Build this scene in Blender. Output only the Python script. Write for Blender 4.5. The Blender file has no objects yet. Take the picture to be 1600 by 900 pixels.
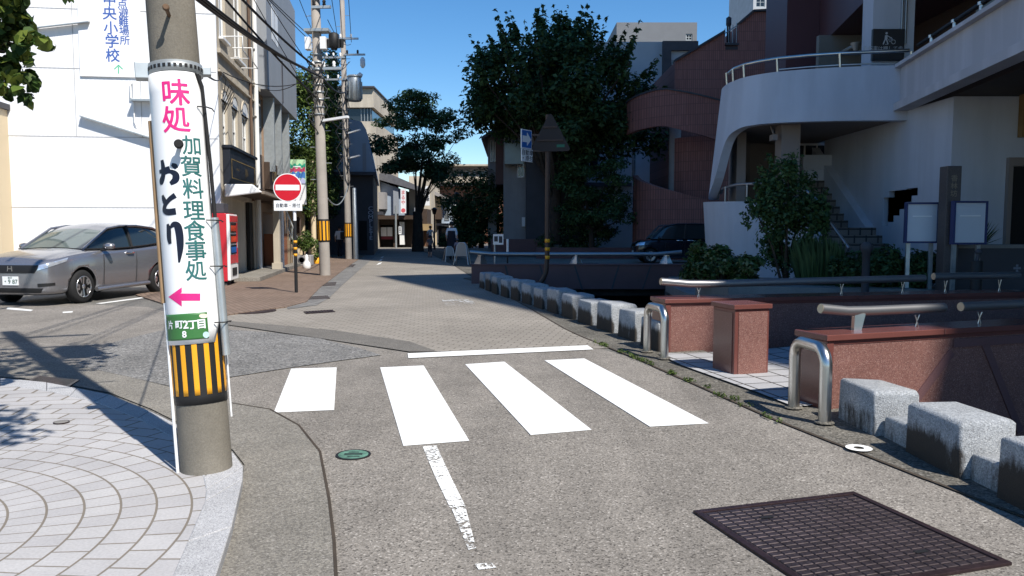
import bpy, math, random
import numpy as np
from mathutils import Matrix, Vector

R = math.radians
sc = bpy.context.scene
col = sc.collection
rnd = random.Random(7)

# ------------------------------------------------------------------ camera
F, CX, CY, EYE = 1230.0, 800.0, 450.0, 1.5
PITCH = math.atan((450 - 357) / F)
cd = bpy.data.cameras.new('camera')
cam = bpy.data.objects.new('camera', cd)
col.objects.link(cam)
cd.sensor_width = 36.0
cd.lens = 36.0 * F / 1600.0
cd.clip_start, cd.clip_end = 0.05, 6000
cam.location = (0, 0, EYE)
cam.rotation_euler = (math.pi / 2 - PITCH, 0, 0)
sc.camera = cam

# ------------------------------------------------------------------ sky and sun
SUN_AZ, SUN_EL = Vector((0.62, -0.785)), R(51)
world = bpy.data.worlds.new('World')
sc.world = world
world.use_nodes = True
wn = world.node_tree
sky = wn.nodes.new('ShaderNodeTexSky')
sky.sky_type = 'NISHITA'
sky.sun_disc = False
sky.sun_elevation = SUN_EL
sky.sun_rotation = math.atan2(SUN_AZ.x, SUN_AZ.y)
sky.air_density, sky.dust_density, sky.ozone_density = 1.0, 0.0, 3.0
sky.altitude = 600
bgn = wn.nodes['Background']
bgn.inputs[1].default_value = 0.104
hs_ = wn.nodes.new('ShaderNodeHueSaturation'); hs_.inputs['Saturation'].default_value = 1.28
wn.links.new(sky.outputs[0], hs_.inputs['Color']); wn.links.new(hs_.outputs[0], bgn.inputs[0])
sd = bpy.data.lights.new('sun', 'SUN')
sd.energy, sd.angle, sd.color = 4.6, R(0.53), (1.0, 0.95, 0.87)
sun = bpy.data.objects.new('sun', sd)
col.objects.link(sun)
sdir = Vector((SUN_AZ.x * math.cos(SUN_EL), SUN_AZ.y * math.cos(SUN_EL), math.sin(SUN_EL)))
sun.rotation_euler = (-sdir).to_track_quat('-Z', 'Y').to_euler()
sun.location = (30, -40, 60)
sc.view_settings.view_transform = 'Standard'
sc.view_settings.look = 'None'
sc.view_settings.gamma = 1
sc.view_settings.exposure = 0.56
sc.render.engine = 'CYCLES'
sc.cycles.max_bounces = 6
sc.cycles.transparent_max_bounces = 12

# ------------------------------------------------------------------ helpers
CP, SP = math.cos(PITCH), math.sin(PITCH)
def ray(px, py):
    u, v = (px - CX) / F, -(py - CY) / F
    return Vector((u, CP + v * SP, -SP + v * CP))
def G(px, py, z=0.0):
    r = ray(px, py); t = (z - EYE) / r.z
    return Vector((r.x * t, r.y * t, z))
def P(px, py, d):
    r = ray(px, py); t = d / r.y
    return Vector((r.x * t, d, EYE + r.z * t))

WM = {}
def wm(o): return WM.get(o.name, Matrix.Identity(4))
def thing(name, label, cat, loc=(0, 0, 0), rz=0.0, group=None, rot=None):
    o = bpy.data.objects.new(name, None); col.objects.link(o)
    o.empty_display_size = 0.2
    m = Matrix.Translation(loc) @ (rot.to_4x4() if rot is not None else Matrix.Rotation(rz, 4, 'Z'))
    o.matrix_basis = m
    WM[o.name] = m
    o['label'], o['category'] = label, cat
    if group: o['group'] = group
    return o
def tag(o, label, cat, group=None):
    o['label'], o['category'] = label, cat
    if group: o['group'] = group
    return o

class MB:
    def __init__(s):
        s.v, s.f, s.mi, s.sm, s.M = [], [], [], [], None
    def add(s, vs, fs, mi=0, smooth=False, M=None):
        n = len(s.v)
        for p in vs:
            p = Vector(p)
            if M is not None: p = M @ p
            if s.M is not None: p = s.M @ p
            s.v.append(p)
        for f in fs:
            s.f.append([i + n for i in f]); s.mi.append(mi); s.sm.append(smooth)
        return s
    def box(s, c, d, rz=0.0, mi=0, M=None):
        x, y, z = d[0] / 2, d[1] / 2, d[2] / 2
        vs = [(-x,-y,-z),(x,-y,-z),(x,y,-z),(-x,y,-z),(-x,-y,z),(x,-y,z),(x,y,z),(-x,y,z)]
        fs = [(3,2,1,0),(4,5,6,7),(0,1,5,4),(1,2,6,5),(2,3,7,6),(3,0,4,7)]
        m = Matrix.Translation(c) @ Matrix.Rotation(rz, 4, 'Z')
        if M is not None: m = M @ m
        return s.add(vs, fs, mi, False, m)
    def bx(s, x0, x1, y0, y1, z0, z1, mi=0):
        return s.box(((x0+x1)/2, (y0+y1)/2, (z0+z1)/2), (x1-x0, y1-y0, z1-z0), 0, mi)
    def beam(s, a, b, w, h, mi=0):
        a, b = Vector(a), Vector(b); d = b - a
        up = Vector((0,0,1)) if abs(d.normalized().z) < .98 else Vector((0,1,0))
        x = d.normalized(); y = up.cross(x).normalized(); z = x.cross(y)
        M = Matrix((x, y, z)).transposed().to_4x4(); M.translation = (a + b) / 2
        return s.box((0,0,0), (d.length, w, h), 0, mi, M)
    def poly(s, pts, mi=0): return s.add(pts, [list(range(len(pts)))], mi)
    def prism(s, pts, z0, z1, mi=0, bottom=True):
        n = len(pts)
        ar = sum(pts[i][0]*pts[(i+1)%n][1]-pts[(i+1)%n][0]*pts[i][1] for i in range(n))
        if ar < 0: pts = pts[::-1]
        vs = [(p[0], p[1], z0) for p in pts] + [(p[0], p[1], z1) for p in pts]
        fs = [list(range(n, 2*n))] + ([list(range(n))[::-1]] if bottom else [])
        fs += [(i, (i+1) % n, (i+1) % n + n, i + n) for i in range(n)]
        return s.add(vs, fs, mi)
    def prism_xz(s, pts, y0, y1, mi=0):
        n = len(pts)
        ar = sum(pts[i][0]*pts[(i+1)%n][1]-pts[(i+1)%n][0]*pts[i][1] for i in range(n))
        if ar < 0: pts = pts[::-1]
        vs = [(p[0], y0, p[1]) for p in pts] + [(p[0], y1, p[1]) for p in pts]
        fs = [list(range(n)), list(range(n, 2*n))[::-1]]
        fs += [((i+1) % n, i, i + n, (i+1) % n + n) for i in range(n)]
        return s.add(vs, fs, mi)
    def tube(s, path, r, n=10, mi=0, caps=True, smooth=True):
        path = [Vector(p) for p in path]; k = len(path)
        rs = r if isinstance(r, (list, tuple)) else [r] * k
        vs, fs = [], []
        t = (path[1] - path[0]).normalized()
        up = Vector((0,0,1)) if abs(t.z) < .9 else Vector((0,1,0))
        x = t.cross(up).normalized()
        for i, p in enumerate(path):
            t = (path[min(i+1, k-1)] - path[max(i-1, 0)]).normalized()
            x = (x - t * x.dot(t)).normalized(); y = t.cross(x)
            for j in range(n):
                a = 2 * math.pi * j / n
                vs.append(p + (x * math.cos(a) + y * math.sin(a)) * rs[i])
        for i in range(k - 1):
            for j in range(n):
                fs.append((i*n+j, i*n+(j+1)%n, (i+1)*n+(j+1)%n, (i+1)*n+j))
        s.add(vs, fs, mi, smooth)
        if caps:
            s.add(vs[:n], [list(range(n))[::-1]], mi); s.add(vs[-n:], [list(range(n))], mi)
        return s
    def lathe(s, prof, c=(0,0,0), n=20, mi=0, smooth=True, M=None):
        vs, fs = [], []
        for r, z in prof:
            for j in range(n):
                a = 2 * math.pi * j / n
                vs.append((c[0] + r * math.cos(a), c[1] + r * math.sin(a), c[2] + z))
        for i in range(len(prof) - 1):
            for j in range(n):
                fs.append((i*n+j, i*n+(j+1)%n, (i+1)*n+(j+1)%n, (i+1)*n+j))
        s.add(vs, fs, mi, smooth, M)
        if prof[0][0] > 1e-4: s.add(vs[:n], [list(range(n))[::-1]], mi, False, M)
        if prof[-1][0] > 1e-4: s.add(vs[-n:], [list(range(n))], mi, False, M)
        return s
    def disc(s, M, r, t, n=32, mi=0):   # disc facing local -y
        return s.lathe([(r, 0), (r, t)], n=n, mi=mi, smooth=False, M=M @ Matrix.Rotation(math.pi/2, 4, 'X'))
    def strip(s, path, zlow, ztop, th, mi=0, flare=0.0, side=1):
        """upright wall along a plan path, with its own thickness"""
        k = len(path); out = []
        for i in range(k):
            a, b = Vector(path[max(i-1,0)]), Vector(path[min(i+1,k-1)])
            t = (b - a).normalized(); n = Vector((t.y, -t.x)) * side
            p = Vector(path[i])
            q = p + n * flare * (ztop[i] - zlow[i])
            out.append([(q.x, q.y, zlow[i]), (p.x, p.y, ztop[i]), (p.x - n.x*th, p.y - n.y*th, ztop[i]), (q.x - n.x*th, q.y - n.y*th, zlow[i])])
        vs = [p for o in out for p in o]; fs = []
        for i in range(k - 1):
            for j in range(4):
                f = (i*4+j, i*4+(j+1)%4, (i+1)*4+(j+1)%4, (i+1)*4+j)
                fs.append(f if side < 0 else f[::-1])
        s.add(vs, fs, mi, False)
        s.add(out[0], [(0,1,2,3)], mi); s.add(out[-1], [(3,2,1,0)], mi)
        return s
    def holed(s, x0, x1, z0, z1, holes, y=0.0, t=0.15, mi=0, rmi=None):
        xs = sorted(set([x0, x1] + [h[0] for h in holes] + [h[1] for h in holes]))
        zs = sorted(set([z0, z1] + [h[2] for h in holes] + [h[3] for h in holes]))
        xs = [x for x in xs if x0 - 1e-6 <= x <= x1 + 1e-6]; zs = [z for z in zs if z0 - 1e-6 <= z <= z1 + 1e-6]
        for a, b in zip(xs, xs[1:]):
            for c, d in zip(zs, zs[1:]):
                mx, mz = (a + b) / 2, (c + d) / 2
                if any(h[0] < mx < h[1] and h[2] < mz < h[3] for h in holes): continue
                s.poly([(a, y, c), (b, y, c), (b, y, d), (a, y, d)], mi)
        rm = mi if rmi is None else rmi
        for a, b, c, d in holes:
            s.poly([(a,y,c),(a,y,d),(a,y+t,d),(a,y+t,c)], rm); s.poly([(b,y,d),(b,y,c),(b,y+t,c),(b,y+t,d)], rm)
            s.poly([(a,y,d),(b,y,d),(b,y+t,d),(a,y+t,d)], rm); s.poly([(b,y,c),(a,y,c),(a,y+t,c),(b,y+t,c)], rm)
        return s
    def text(s, txt, size, M, bold=0.0, mi=0, wrap=None, sx=1.0, align='CENTER', space=1.0):
        c = bpy.data.curves.new('lettering', 'FONT')
        c.body, c.size, c.resolution_u = txt, 1.0, 3
        c.align_x, c.align_y, c.space_character = align, 'CENTER', space
        o = bpy.data.objects.new('lettering', c); col.objects.link(o)
        dg = bpy.context.evaluated_depsgraph_get(); dg.update()
        me = bpy.data.meshes.new_from_object(o.evaluated_get(dg))
        bpy.data.objects.remove(o)
        if wrap:
            import bmesh
            bm = bmesh.new(); bm.from_mesh(me)
            xs = [v.co.x for v in bm.verts] or [0]
            x = min(xs) + .05
            while x < max(xs):
                bmesh.ops.bisect_plane(bm, geom=bm.verts[:] + bm.edges[:] + bm.faces[:], plane_co=(x,0,0), plane_no=(1,0,0))
                x += .06
            bm.to_mesh(me); bm.free()
        offs = [(0, 0)] if not bold else [(0, 0), (bold, 0), (-bold, 0), (0, bold), (0, -bold), (bold*.7, bold*.7), (-bold*.7, -bold*.7), (bold*.7, -bold*.7), (-bold*.7, bold*.7)]
        for k, (ox, oz) in enumerate(offs):   # heavier weight: the glyph is laid down again a hair to each side
            vs = []
            for v in me.vertices:
                x, z = (v.co.x + ox) * size * sx, (v.co.y + oz) * size
                if wrap:
                    rr, a0, h0 = wrap
                    a = a0 + x / rr; rr += .00012 * k
                    vs.append(Vector((rr * math.sin(a), -rr * math.cos(a), h0 + z)))
                else: vs.append(Vector((x, -.00012 * k, z)))
            s.add(vs, [list(p.vertices) for p in me.polygons], mi, False, M)
        bpy.data.meshes.remove(me); bpy.data.curves.remove(c)
        return s
    def build(s, name, mats, parent=None, world=False, bevel=0.0, sub=0, seg=2):
        me = bpy.data.meshes.new(name)
        me.from_pydata([tuple(v) for v in s.v], [], s.f)
        for m in (mats if isinstance(mats, (list, tuple)) else [mats]): me.materials.append(m)
        me.polygons.foreach_set('material_index', s.mi)
        me.polygons.foreach_set('use_smooth', s.sm)
        me.update()
        o = bpy.data.objects.new(name, me); col.objects.link(o)
        if parent is not None:
            o.parent = parent
            if world:
                o.matrix_parent_inverse = wm(parent).inverted(); WM[o.name] = Matrix.Identity(4)
            else: WM[o.name] = wm(parent)
        if bevel:
            b = o.modifiers.new('bevel', 'BEVEL'); b.width, b.segments, b.limit_method = bevel, seg, 'ANGLE'
            b.angle_limit = R(40)
        if sub:
            b = o.modifiers.new('smooth', 'SUBSURF'); b.levels = b.render_levels = sub
        return o

def struct(name, mb, m, **k):
    o = mb.build(name, m, **k); o['kind'] = 'structure'; return o
def children(o): return list(o.children)
def dup(o, m=None, label=None, parent=None):
    c = o.copy(); col.objects.link(c)
    if parent is not None: c.parent = parent
    elif m is not None: c.matrix_basis = m; WM[c.name] = m
    if label: c['label'] = label
    for ch in children(o): dup(ch, parent=c)
    return c
def facing(px_vec):  # rotation so that local -y looks along the plan vector
    return math.atan2(px_vec[1], px_vec[0]) + math.pi / 2

# ------------------------------------------------------------------ materials
def newmat(name):
    m = bpy.data.materials.new(name); m.use_nodes = True
    nt = m.node_tree; b = nt.nodes['Principled BSDF']
    return m, nt, b
def N(nt, t, **k):
    n = nt.nodes.new(t)
    for a, v in k.items(): setattr(n, a, v)
    return n
def noise(nt, vec, scale, detail=4, rough=.6):
    n = N(nt, 'ShaderNodeTexNoise'); n.inputs['Scale'].default_value = scale
    n.inputs['Detail'].default_value = detail; n.inputs['Roughness'].default_value = rough
    if vec is not None: nt.links.new(vec, n.inputs['Vector'])
    return n.outputs['Fac']
def ramp(nt, fac, stops, interp='LINEAR'):
    r = N(nt, 'ShaderNodeValToRGB'); e = r.color_ramp.elements; r.color_ramp.interpolation = interp
    while len(e) < len(stops): e.new(.5)
    for i, (p, c) in enumerate(stops):
        e[i].position = p; e[i].color = (c[0], c[1], c[2], 1) if hasattr(c, '__len__') else (c, c, c, 1)
    nt.links.new(fac, r.inputs[0]); return r.outputs[0]
def mix(nt, fac, a, b, mode='MIX'):
    m = N(nt, 'ShaderNodeMix', data_type='RGBA', blend_type=mode)
    for sk, v in ((m.inputs[0], fac), (m.inputs[6], a), (m.inputs[7], b)):
        if hasattr(v, 'is_linked'): nt.links.new(v, sk)
        elif hasattr(v, '__len__'): sk.default_value = (v[0], v[1], v[2], 1)
        else: sk.default_value = v
    return m.outputs[2]
def bumpn(nt, b, h, strength, dist=.01):
    n = N(nt, 'ShaderNodeBump'); n.inputs['Strength'].default_value = strength; n.inputs['Distance'].default_value = dist
    nt.links.new(h, n.inputs['Height']); nt.links.new(n.outputs[0], b.inputs['Normal'])
def objvec(nt, rot=0.0, scale=None, rotx=0.0):
    t = N(nt, 'ShaderNodeTexCoord'); mp = N(nt, 'ShaderNodeMapping')
    nt.links.new(t.outputs['Object'], mp.inputs[0]); mp.inputs['Rotation'].default_value = (rotx, 0, rot)
    if scale: mp.inputs['Scale'].default_value = scale
    return mp.outputs[0]
def mat(name, c, rough=.7, metal=0.0, var=.12, vs=1.5, fine=0.0, fs=60, bump=0.0, bs=60, spec=.4, coat=0.0, streak=0.0):
    m, nt, b = newmat(name)
    v = objvec(nt)
    k = ramp(nt, noise(nt, v, vs, 5), [(.3, 1 - var), (.7, 1 + var)])
    cc = mix(nt, 1.0, c, k, 'MULTIPLY')
    if fine:
        k2 = ramp(nt, noise(nt, v, fs, 2), [(.3, 1 - fine), (.7, 1 + fine)])
        cc = mix(nt, 1.0, cc, k2, 'MULTIPLY')
    if streak:
        v2 = objvec(nt, scale=(1.3, 1.3, .13))
        k3 = ramp(nt, noise(nt, v2, 1.6, 5), [(.42, 1 - streak), (.62, 1.0)])
        cc = mix(nt, 1.0, cc, k3, 'MULTIPLY')
    nt.links.new(cc, b.inputs['Base Color'])
    b.inputs['Roughness'].default_value = rough; b.inputs['Metallic'].default_value = metal
    b.inputs['Specular IOR Level'].default_value = spec; b.inputs['Coat Weight'].default_value = coat
    if bump: bumpn(nt, b, noise(nt, v, bs, 3), bump, .01)
    return m
def glassy(name, c, rough=.06, spec=.6):
    m, nt, b = newmat(name)
    b.inputs['Base Color'].default_value = (*c, 1); b.inputs['Roughness'].default_value = rough
    b.inputs['Specular IOR Level'].default_value = spec
    v = objvec(nt); bumpn(nt, b, noise(nt, v, 1.2, 2), .04, .05)
    return m
def aggregate(name, stones, scale, base_var=.15, rough=.85, bump=.5, big=1.0, stain=(.8, 1.06), tracks=0.0):
    m, nt, b = newmat(name); v = objvec(nt)
    vo = N(nt, 'ShaderNodeTexVoronoi'); vo.inputs['Scale'].default_value = scale
    nt.links.new(v, vo.inputs['Vector'])
    sep = N(nt, 'ShaderNodeSeparateColor'); nt.links.new(vo.outputs['Color'], sep.inputs[0])
    c = ramp(nt, sep.outputs[0], stones, 'CONSTANT')
    vo2 = N(nt, 'ShaderNodeTexVoronoi'); vo2.inputs['Scale'].default_value = scale * 2.3
    nt.links.new(v, vo2.inputs['Vector'])
    sep2 = N(nt, 'ShaderNodeSeparateColor'); nt.links.new(vo2.outputs['Color'], sep2.inputs[0])
    c = mix(nt, 1.0, c, ramp(nt, sep2.outputs[0], [(.0, 1 - base_var), (1, 1 + base_var)]), 'MULTIPLY')
    c = mix(nt, 1.0, c, ramp(nt, noise(nt, v, .55 * big, 6), [(.3, stain[0]), (.7, stain[1])]), 'MULTIPLY')
    c = mix(nt, 1.0, c, ramp(nt, noise(nt, v, 3.1 * big, 4), [(.3, .9), (.7, 1.07)]), 'MULTIPLY')
    if tracks:
        vt = objvec(nt, rot=R(6), scale=(1.1, .10, 1)); c = mix(nt, 1.0, c, ramp(nt, noise(nt, vt, 1.6, 4), [(.36, 1 - tracks), (.58, 1.04)]), 'MULTIPLY')
        c = mix(nt, 1.0, c, ramp(nt, noise(nt, v, .9, 7, .7), [(.60, 1.0), (.70, 1 - tracks)]), 'MULTIPLY')
    nt.links.new(c, b.inputs['Base Color']); b.inputs['Roughness'].default_value = rough
    b.inputs['Specular IOR Level'].default_value = .25
    bumpn(nt, b, vo.outputs['Distance'], bump, .006)
    return m
def brickmat(name, c1, c2, mortar, w, h, ms=.012, rot=0.0, rotx=0.0, offset=.5, bias=0.0, rough=.8, bump=.4, vs=.8, var=.14, vec=None, m_nt=None):
    if m_nt: m, nt, b = m_nt
    else: m, nt, b = newmat(name)
    v = vec if vec is not None else objvec(nt, rot, rotx=rotx)
    br = N(nt, 'ShaderNodeTexBrick', offset=offset)
    for k, x in (('Scale', 1.0), ('Brick Width', w), ('Row Height', h), ('Mortar Size', ms), ('Mortar Smooth', .2), ('Bias', bias)):
        br.inputs[k].default_value = x
    for k, x in (('Color1', c1), ('Color2', c2), ('Mortar', mortar)): br.inputs[k].default_value = (*x, 1)
    nt.links.new(v, br.inputs['Vector'])
    v0 = objvec(nt)
    c = mix(nt, 1.0, br.outputs['Color'], ramp(nt, noise(nt, v0, vs, 6), [(.3, 1 - var), (.7, 1 + var)]), 'MULTIPLY')
    c = mix(nt, 1.0, c, ramp(nt, noise(nt, v0, 70, 2), [(.3, .9), (.7, 1.08)]), 'MULTIPLY')
    nt.links.new(c, b.inputs['Base Color']); b.inputs['Roughness'].default_value = rough
    b.inputs['Specular IOR Level'].default_value = .3
    inv = N(nt, 'ShaderNodeMath', operation='SUBTRACT'); inv.inputs[0].default_value = 1; nt.links.new(br.outputs['Fac'], inv.inputs[1])
    bumpn(nt, b, inv.outputs[0], bump, .006)
    return m
def leafmat(name, dark, mid, light):
    m, nt, b = newmat(name)
    g = N(nt, 'ShaderNodeNewGeometry')
    c = ramp(nt, g.outputs['Random Per Island'], [(0, dark), (.55, mid), (1, light)])
    c = mix(nt, 1.0, c, ramp(nt, noise(nt, objvec(nt), .9, 3), [(.3, .65), (.7, 1.25)]), 'MULTIPLY')
    nt.links.new(c, b.inputs['Base Color']); b.inputs['Roughness'].default_value = .55
    b.inputs['Specular IOR Level'].default_value = .3
    tr = N(nt, 'ShaderNodeBsdfTranslucent'); ms = N(nt, 'ShaderNodeMixShader'); ms.inputs[0].default_value = .25
    nt.links.new(c, tr.inputs[0]); nt.links.new(b.outputs[0], ms.inputs[1]); nt.links.new(tr.outputs[0], ms.inputs[2])
    nt.links.new(ms.outputs[0], nt.nodes['Material Output'].inputs[0])
    return m
def wornpaint(name, c, thr, scale=14):
    m, nt, b = newmat(name); v = objvec(nt)
    n1 = noise(nt, v, scale, 8, .75); n2 = noise(nt, v, 1.5, 3)
    s = N(nt, 'ShaderNodeMath', operation='ADD'); nt.links.new(n1, s.inputs[0])
    q = N(nt, 'ShaderNodeMath', operation='MULTIPLY'); q.inputs[1].default_value = .35
    nt.links.new(n2, q.inputs[0]); nt.links.new(q.outputs[0], s.inputs[1])
    fac = ramp(nt, s.outputs[0], [(thr, 0), (thr + .03, 1)])
    nt.links.new(mix(nt, 1.0, c, ramp(nt, noise(nt, v, 4, 4), [(.3, .93), (.7, 1.03)]), 'MULTIPLY'), b.inputs['Base Color'])
    b.inputs['Roughness'].default_value = .6
    t = N(nt, 'ShaderNodeBsdfTransparent'); ms = N(nt, 'ShaderNodeMixShader')
    nt.links.new(fac, ms.inputs[0]); nt.links.new(t.outputs[0], ms.inputs[1]); nt.links.new(b.outputs[0], ms.inputs[2])
    nt.links.new(ms.outputs[0], nt.nodes['Material Output'].inputs[0])
    bumpn(nt, b, noise(nt, v, 160, 2), .3, .004)
    return m
def ribbed(name, c, pitch, rough=.5, var=.05, axis='X', bump=.5):
    m, nt, b = newmat(name); v = objvec(nt)
    w = N(nt, 'ShaderNodeTexWave', bands_direction=axis, wave_profile='SIN'); w.inputs['Scale'].default_value = 1 / pitch * math.pi / 10
    nt.links.new(v, w.inputs['Vector'])
    k = ramp(nt, noise(nt, v, .4, 5), [(.3, 1 - var), (.7, 1 + var)])
    nt.links.new(mix(nt, 1.0, c, k, 'MULTIPLY'), b.inputs['Base Color']); b.inputs['Roughness'].default_value = rough
    bumpn(nt, b, w.outputs['Fac'], bump, .02)
    return m

m_asphalt = aggregate('asphalt_aggregate', [(0, (.10, .09, .08)), (.09, (.185, .168, .148)), (.32, (.228, .208, .184)), (.66, (.258, .235, .208)), (.88, (.305, .278, .247)), (.96, (.40, .37, .335))], 105, .2, bump=.28, stain=(.82, 1.05), tracks=.14)
m_side_asphalt = aggregate('asphalt_side', [(0, (.12, .115, .105)), (.4, (.17, .16, .145)), (.8, (.22, .21, .19))], 80, .2, stain=(.75, 1.06))
m_patch = aggregate('asphalt_rough_patch', [(0, (.10, .10, .098)), (.2, (.18, .175, .168)), (.65, (.235, .228, .218)), (.9, (.30, .29, .28))], 55, .25, big=2.0, stain=(.72, 1.1))
m_dark_asphalt = aggregate('asphalt_dark', [(0, (.13, .122, .11)), (.5, (.17, .158, .142)), (.85, (.21, .195, .178))], 90, .2)
m_concrete = aggregate('concrete_apron', [(0, (.16, .148, .13)), (.3, (.215, .20, .175)), (.7, (.25, .232, .20)), (.93, (.30, .28, .25))], 95, .25, bump=.25, stain=(.75, 1.1))
m_kerb_strip = aggregate('concrete_old_strip', [(0, (.08, .075, .065)), (.3, (.14, .13, .11)), (.75, (.18, .165, .14)), (.95, (.25, .235, .21))], 70, .25, bump=.4, big=2, stain=(.6, 1.12))
m_pavers = brickmat('block_pavers', (.29, .264, .23), (.245, .222, .192), (.13, .115, .095), .21, .105, .009, rot=R(12), vs=.5, var=.16)
m_walk_pavers = brickmat('sidewalk_pavers', (.21, .15, .115), (.17, .12, .09), (.10, .075, .055), .21, .105, .009, rot=R(60), vs=.5)
m_grey_pavers = brickmat('gutter_stones', (.20, .195, .185), (.15, .145, .14), (.09, .085, .08), .32, .16, .01, rot=R(97))
m_granite_kerb = aggregate('granite_kerb', [(0, (.30, .30, .31)), (.3, (.42, .42, .43)), (.7, (.50, .50, .51))], 220, .15, bump=.1, stain=(.85, 1.05))
m_white_paint = wornpaint('road_paint_white', (.80, .80, .79), .385, 22)
m_worn_paint = wornpaint('road_paint_worn', (.78, .78, .76), .615, 38)
m_old_paint = wornpaint('road_paint_old', (.72, .72, .70), .46, 8)
m_block = aggregate('granite_block', [(0, (.26, .27, .28)), (.2, (.34, .355, .37)), (.65, (.40, .415, .43)), (.92, (.48, .495, .505))], 120, .12, bump=.5, big=4, stain=(.72, 1.1))
m_granite = aggregate('pink_granite', [(0, (.14, .066, .057)), (.2, (.18, .085, .070)), (.5, (.222, .108, .088)), (.75, (.26, .138, .115)), (.93, (.34, .215, .19))], 200, .25, rough=.45, bump=.05, stain=(.9, 1.05))
m_granite_red = mat('red_granite_polished', (.145, .052, .043), rough=.25, fine=.2, fs=150, spec=.5)
m_granite_brown = mat('brown_granite_polished', (.17, .08, .065), rough=.2, fine=.2, fs=150, spec=.5)
m_purple_stone = mat('dark_red_stone', (.13, .065, .065), rough=.6, fine=.2, fs=120)
m_steel = mat('stainless_steel', (.55, .54, .52), rough=.28, metal=1.0, var=.08, vs=6)
m_rail = mat('rail_metal', (.30, .30, .31), rough=.38, metal=.8, var=.06)
m_galv = mat('galvanised_steel', (.42, .45, .46), rough=.45, metal=.6, var=.12, vs=8)
m_iron = mat('cast_iron', (.040, .024, .026), rough=.42, metal=.45, var=.25, vs=6, fine=.25, fs=40)
m_pole = mat('pole_concrete', (.175, .158, .13), rough=.9, var=.16, vs=3, fine=.12, fs=90, bump=.3, bs=120, streak=.12)
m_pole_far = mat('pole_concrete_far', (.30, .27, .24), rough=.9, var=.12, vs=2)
m_white_sheet = mat('white_vinyl', (.80, .80, .80), rough=.35, var=.03)
m_magenta = mat('magenta_ink', (.66, .022, .20), rough=.4, var=.12, vs=12)
m_teal = mat('teal_ink', (.028, .13, .125), rough=.4, var=.2, vs=14)
m_ink = mat('dark_navy_ink', (.008, .009, .022), rough=.3, var=.1)
m_green_plate = mat('green_plate', (.045, .17, .045), rough=.4, var=.08)
m_yellow = mat('reflective_yellow', (.80, .36, .015), rough=.45, var=.06)
m_black = mat('matt_black', (.012, .012, .013), rough=.6, var=.1)
m_rubber = mat('rubber_black', (.015, .015, .016), rough=.85, var=.1)
m_cable = mat('cable_black', (.016, .016, .018), rough=.6, var=.05)
m_tan = mat('tan_pipe', (.30, .19, .10), rough=.6, var=.15, vs=5)
m_white = mat('white_paint_metal', (.76, .76, .75), rough=.4, var=.04)
m_cream = mat('cream_wall', (.62, .50, .33), rough=.7, var=.04)
m_whitewall = ribbed('white_corrugated_wall', (.80, .80, .81), .11, rough=.5, bump=.22)
m_creamrib = ribbed('cream_corrugated_wall', (.66, .54, .36), .10, rough=.6)
m_beige = mat('beige_render', (.52, .46, .37), rough=.85, var=.10, vs=.9, fine=.05, bump=.15, streak=.16)
m_greyclad = mat('grey_cladding', (.26, .28, .31), rough=.6, var=.05, vs=.5, streak=.06)
m_wood = ribbed('wood_planks', (.27, .18, .12), .14, rough=.75, var=.15)
m_darkwood = mat('dark_wood', (.055, .035, .024), rough=.7, var=.2, vs=3)
m_navy = mat('navy_sign_board', (.010, .013, .022), rough=.5, var=.1)
m_gold = mat('gold_letter', (.42, .28, .08), rough=.4, metal=.4, var=.1)
m_glass = glassy('window_glass', (.018, .024, .03))
m_glass_blue = glassy('window_glass_blue', (.10, .16, .24))
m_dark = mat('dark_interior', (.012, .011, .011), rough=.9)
m_red_vm = mat('red_enamel', (.52, .018, .03), rough=.3, var=.05, spec=.5)
m_sign_red = mat('sign_red', (.54, .008, .022), rough=.35, var=.02)
m_sign_blue = mat('sign_blue', (.016, .12, .42), rough=.35, var=.03)
m_blue_txt = mat('blue_ink', (.05, .12, .40), rough=.5, var=.05)
m_green_txt = mat('green_ink', (.10, .52, .30), rough=.5, var=.05)
m_sign_white = mat('sign_white', (.78, .79, .80), rough=.4, var=.02)
m_brownpole = mat('brown_painted_steel', (.060, .036, .028), rough=.5, var=.1, metal=.2)
m_whiterender = mat('white_render', (.50, .53, .60), rough=.8, var=.06, vs=.6, streak=.10, bump=.1)
m_pinkrender = mat('white_render_parapet', (.50, .495, .53), rough=.8, var=.05, vs=.7, streak=.15, bump=.1)
m_tile = brickmat('red_brown_tile', (.32, .145, .125), (.26, .115, .10), (.17, .085, .075), .10, .48, .014, rot=0, rotx=R(90), offset=0.0, vs=.3, var=.1)
m_purple = mat('purple_brown_panel', (.088, .040, .048), rough=.5, var=.08, vs=.5)
m_brownwall = mat('brown_grey_wall', (.24, .20, .18), rough=.85, var=.08, vs=.8)
m_darkgrey = mat('dark_grey_wall', (.055, .055, .065), rough=.7, var=.12)
m_greywall = mat('grey_wall', (.30, .29, .29), rough=.8, var=.08, streak=.1)
m_bluegrey = mat('blue_grey_render', (.30, .36, .44), rough=.7, var=.05, streak=.05)
m_brick_far = brickmat('far_brick', (.34, .15, .09), (.28, .12, .075), (.25, .18, .14), .4, .14, .02, rotx=R(90), vs=.3)
m_roof = mat('grey_roof_tiles', (.11, .11, .12), rough=.6, var=.2, vs=4)
m_stone = mat('grey_stone', (.20, .19, .18), rough=.85, var=.15, vs=2, fine=.1)
m_stair = brickmat('stair_tile', (.20, .175, .155), (.165, .145, .13), (.045, .04, .036), .25, .165, .018, rotx=R(90), offset=0.0)
m_bark = mat('bark', (.055, .040, .030), rough=.95, var=.3, vs=5, bump=.6, bs=18)
m_soil = mat('soil', (.05, .038, .028), rough=1, var=.3, vs=3)
m_water = glassy('canal_water', (.008, .010, .009), rough=.08)
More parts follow.
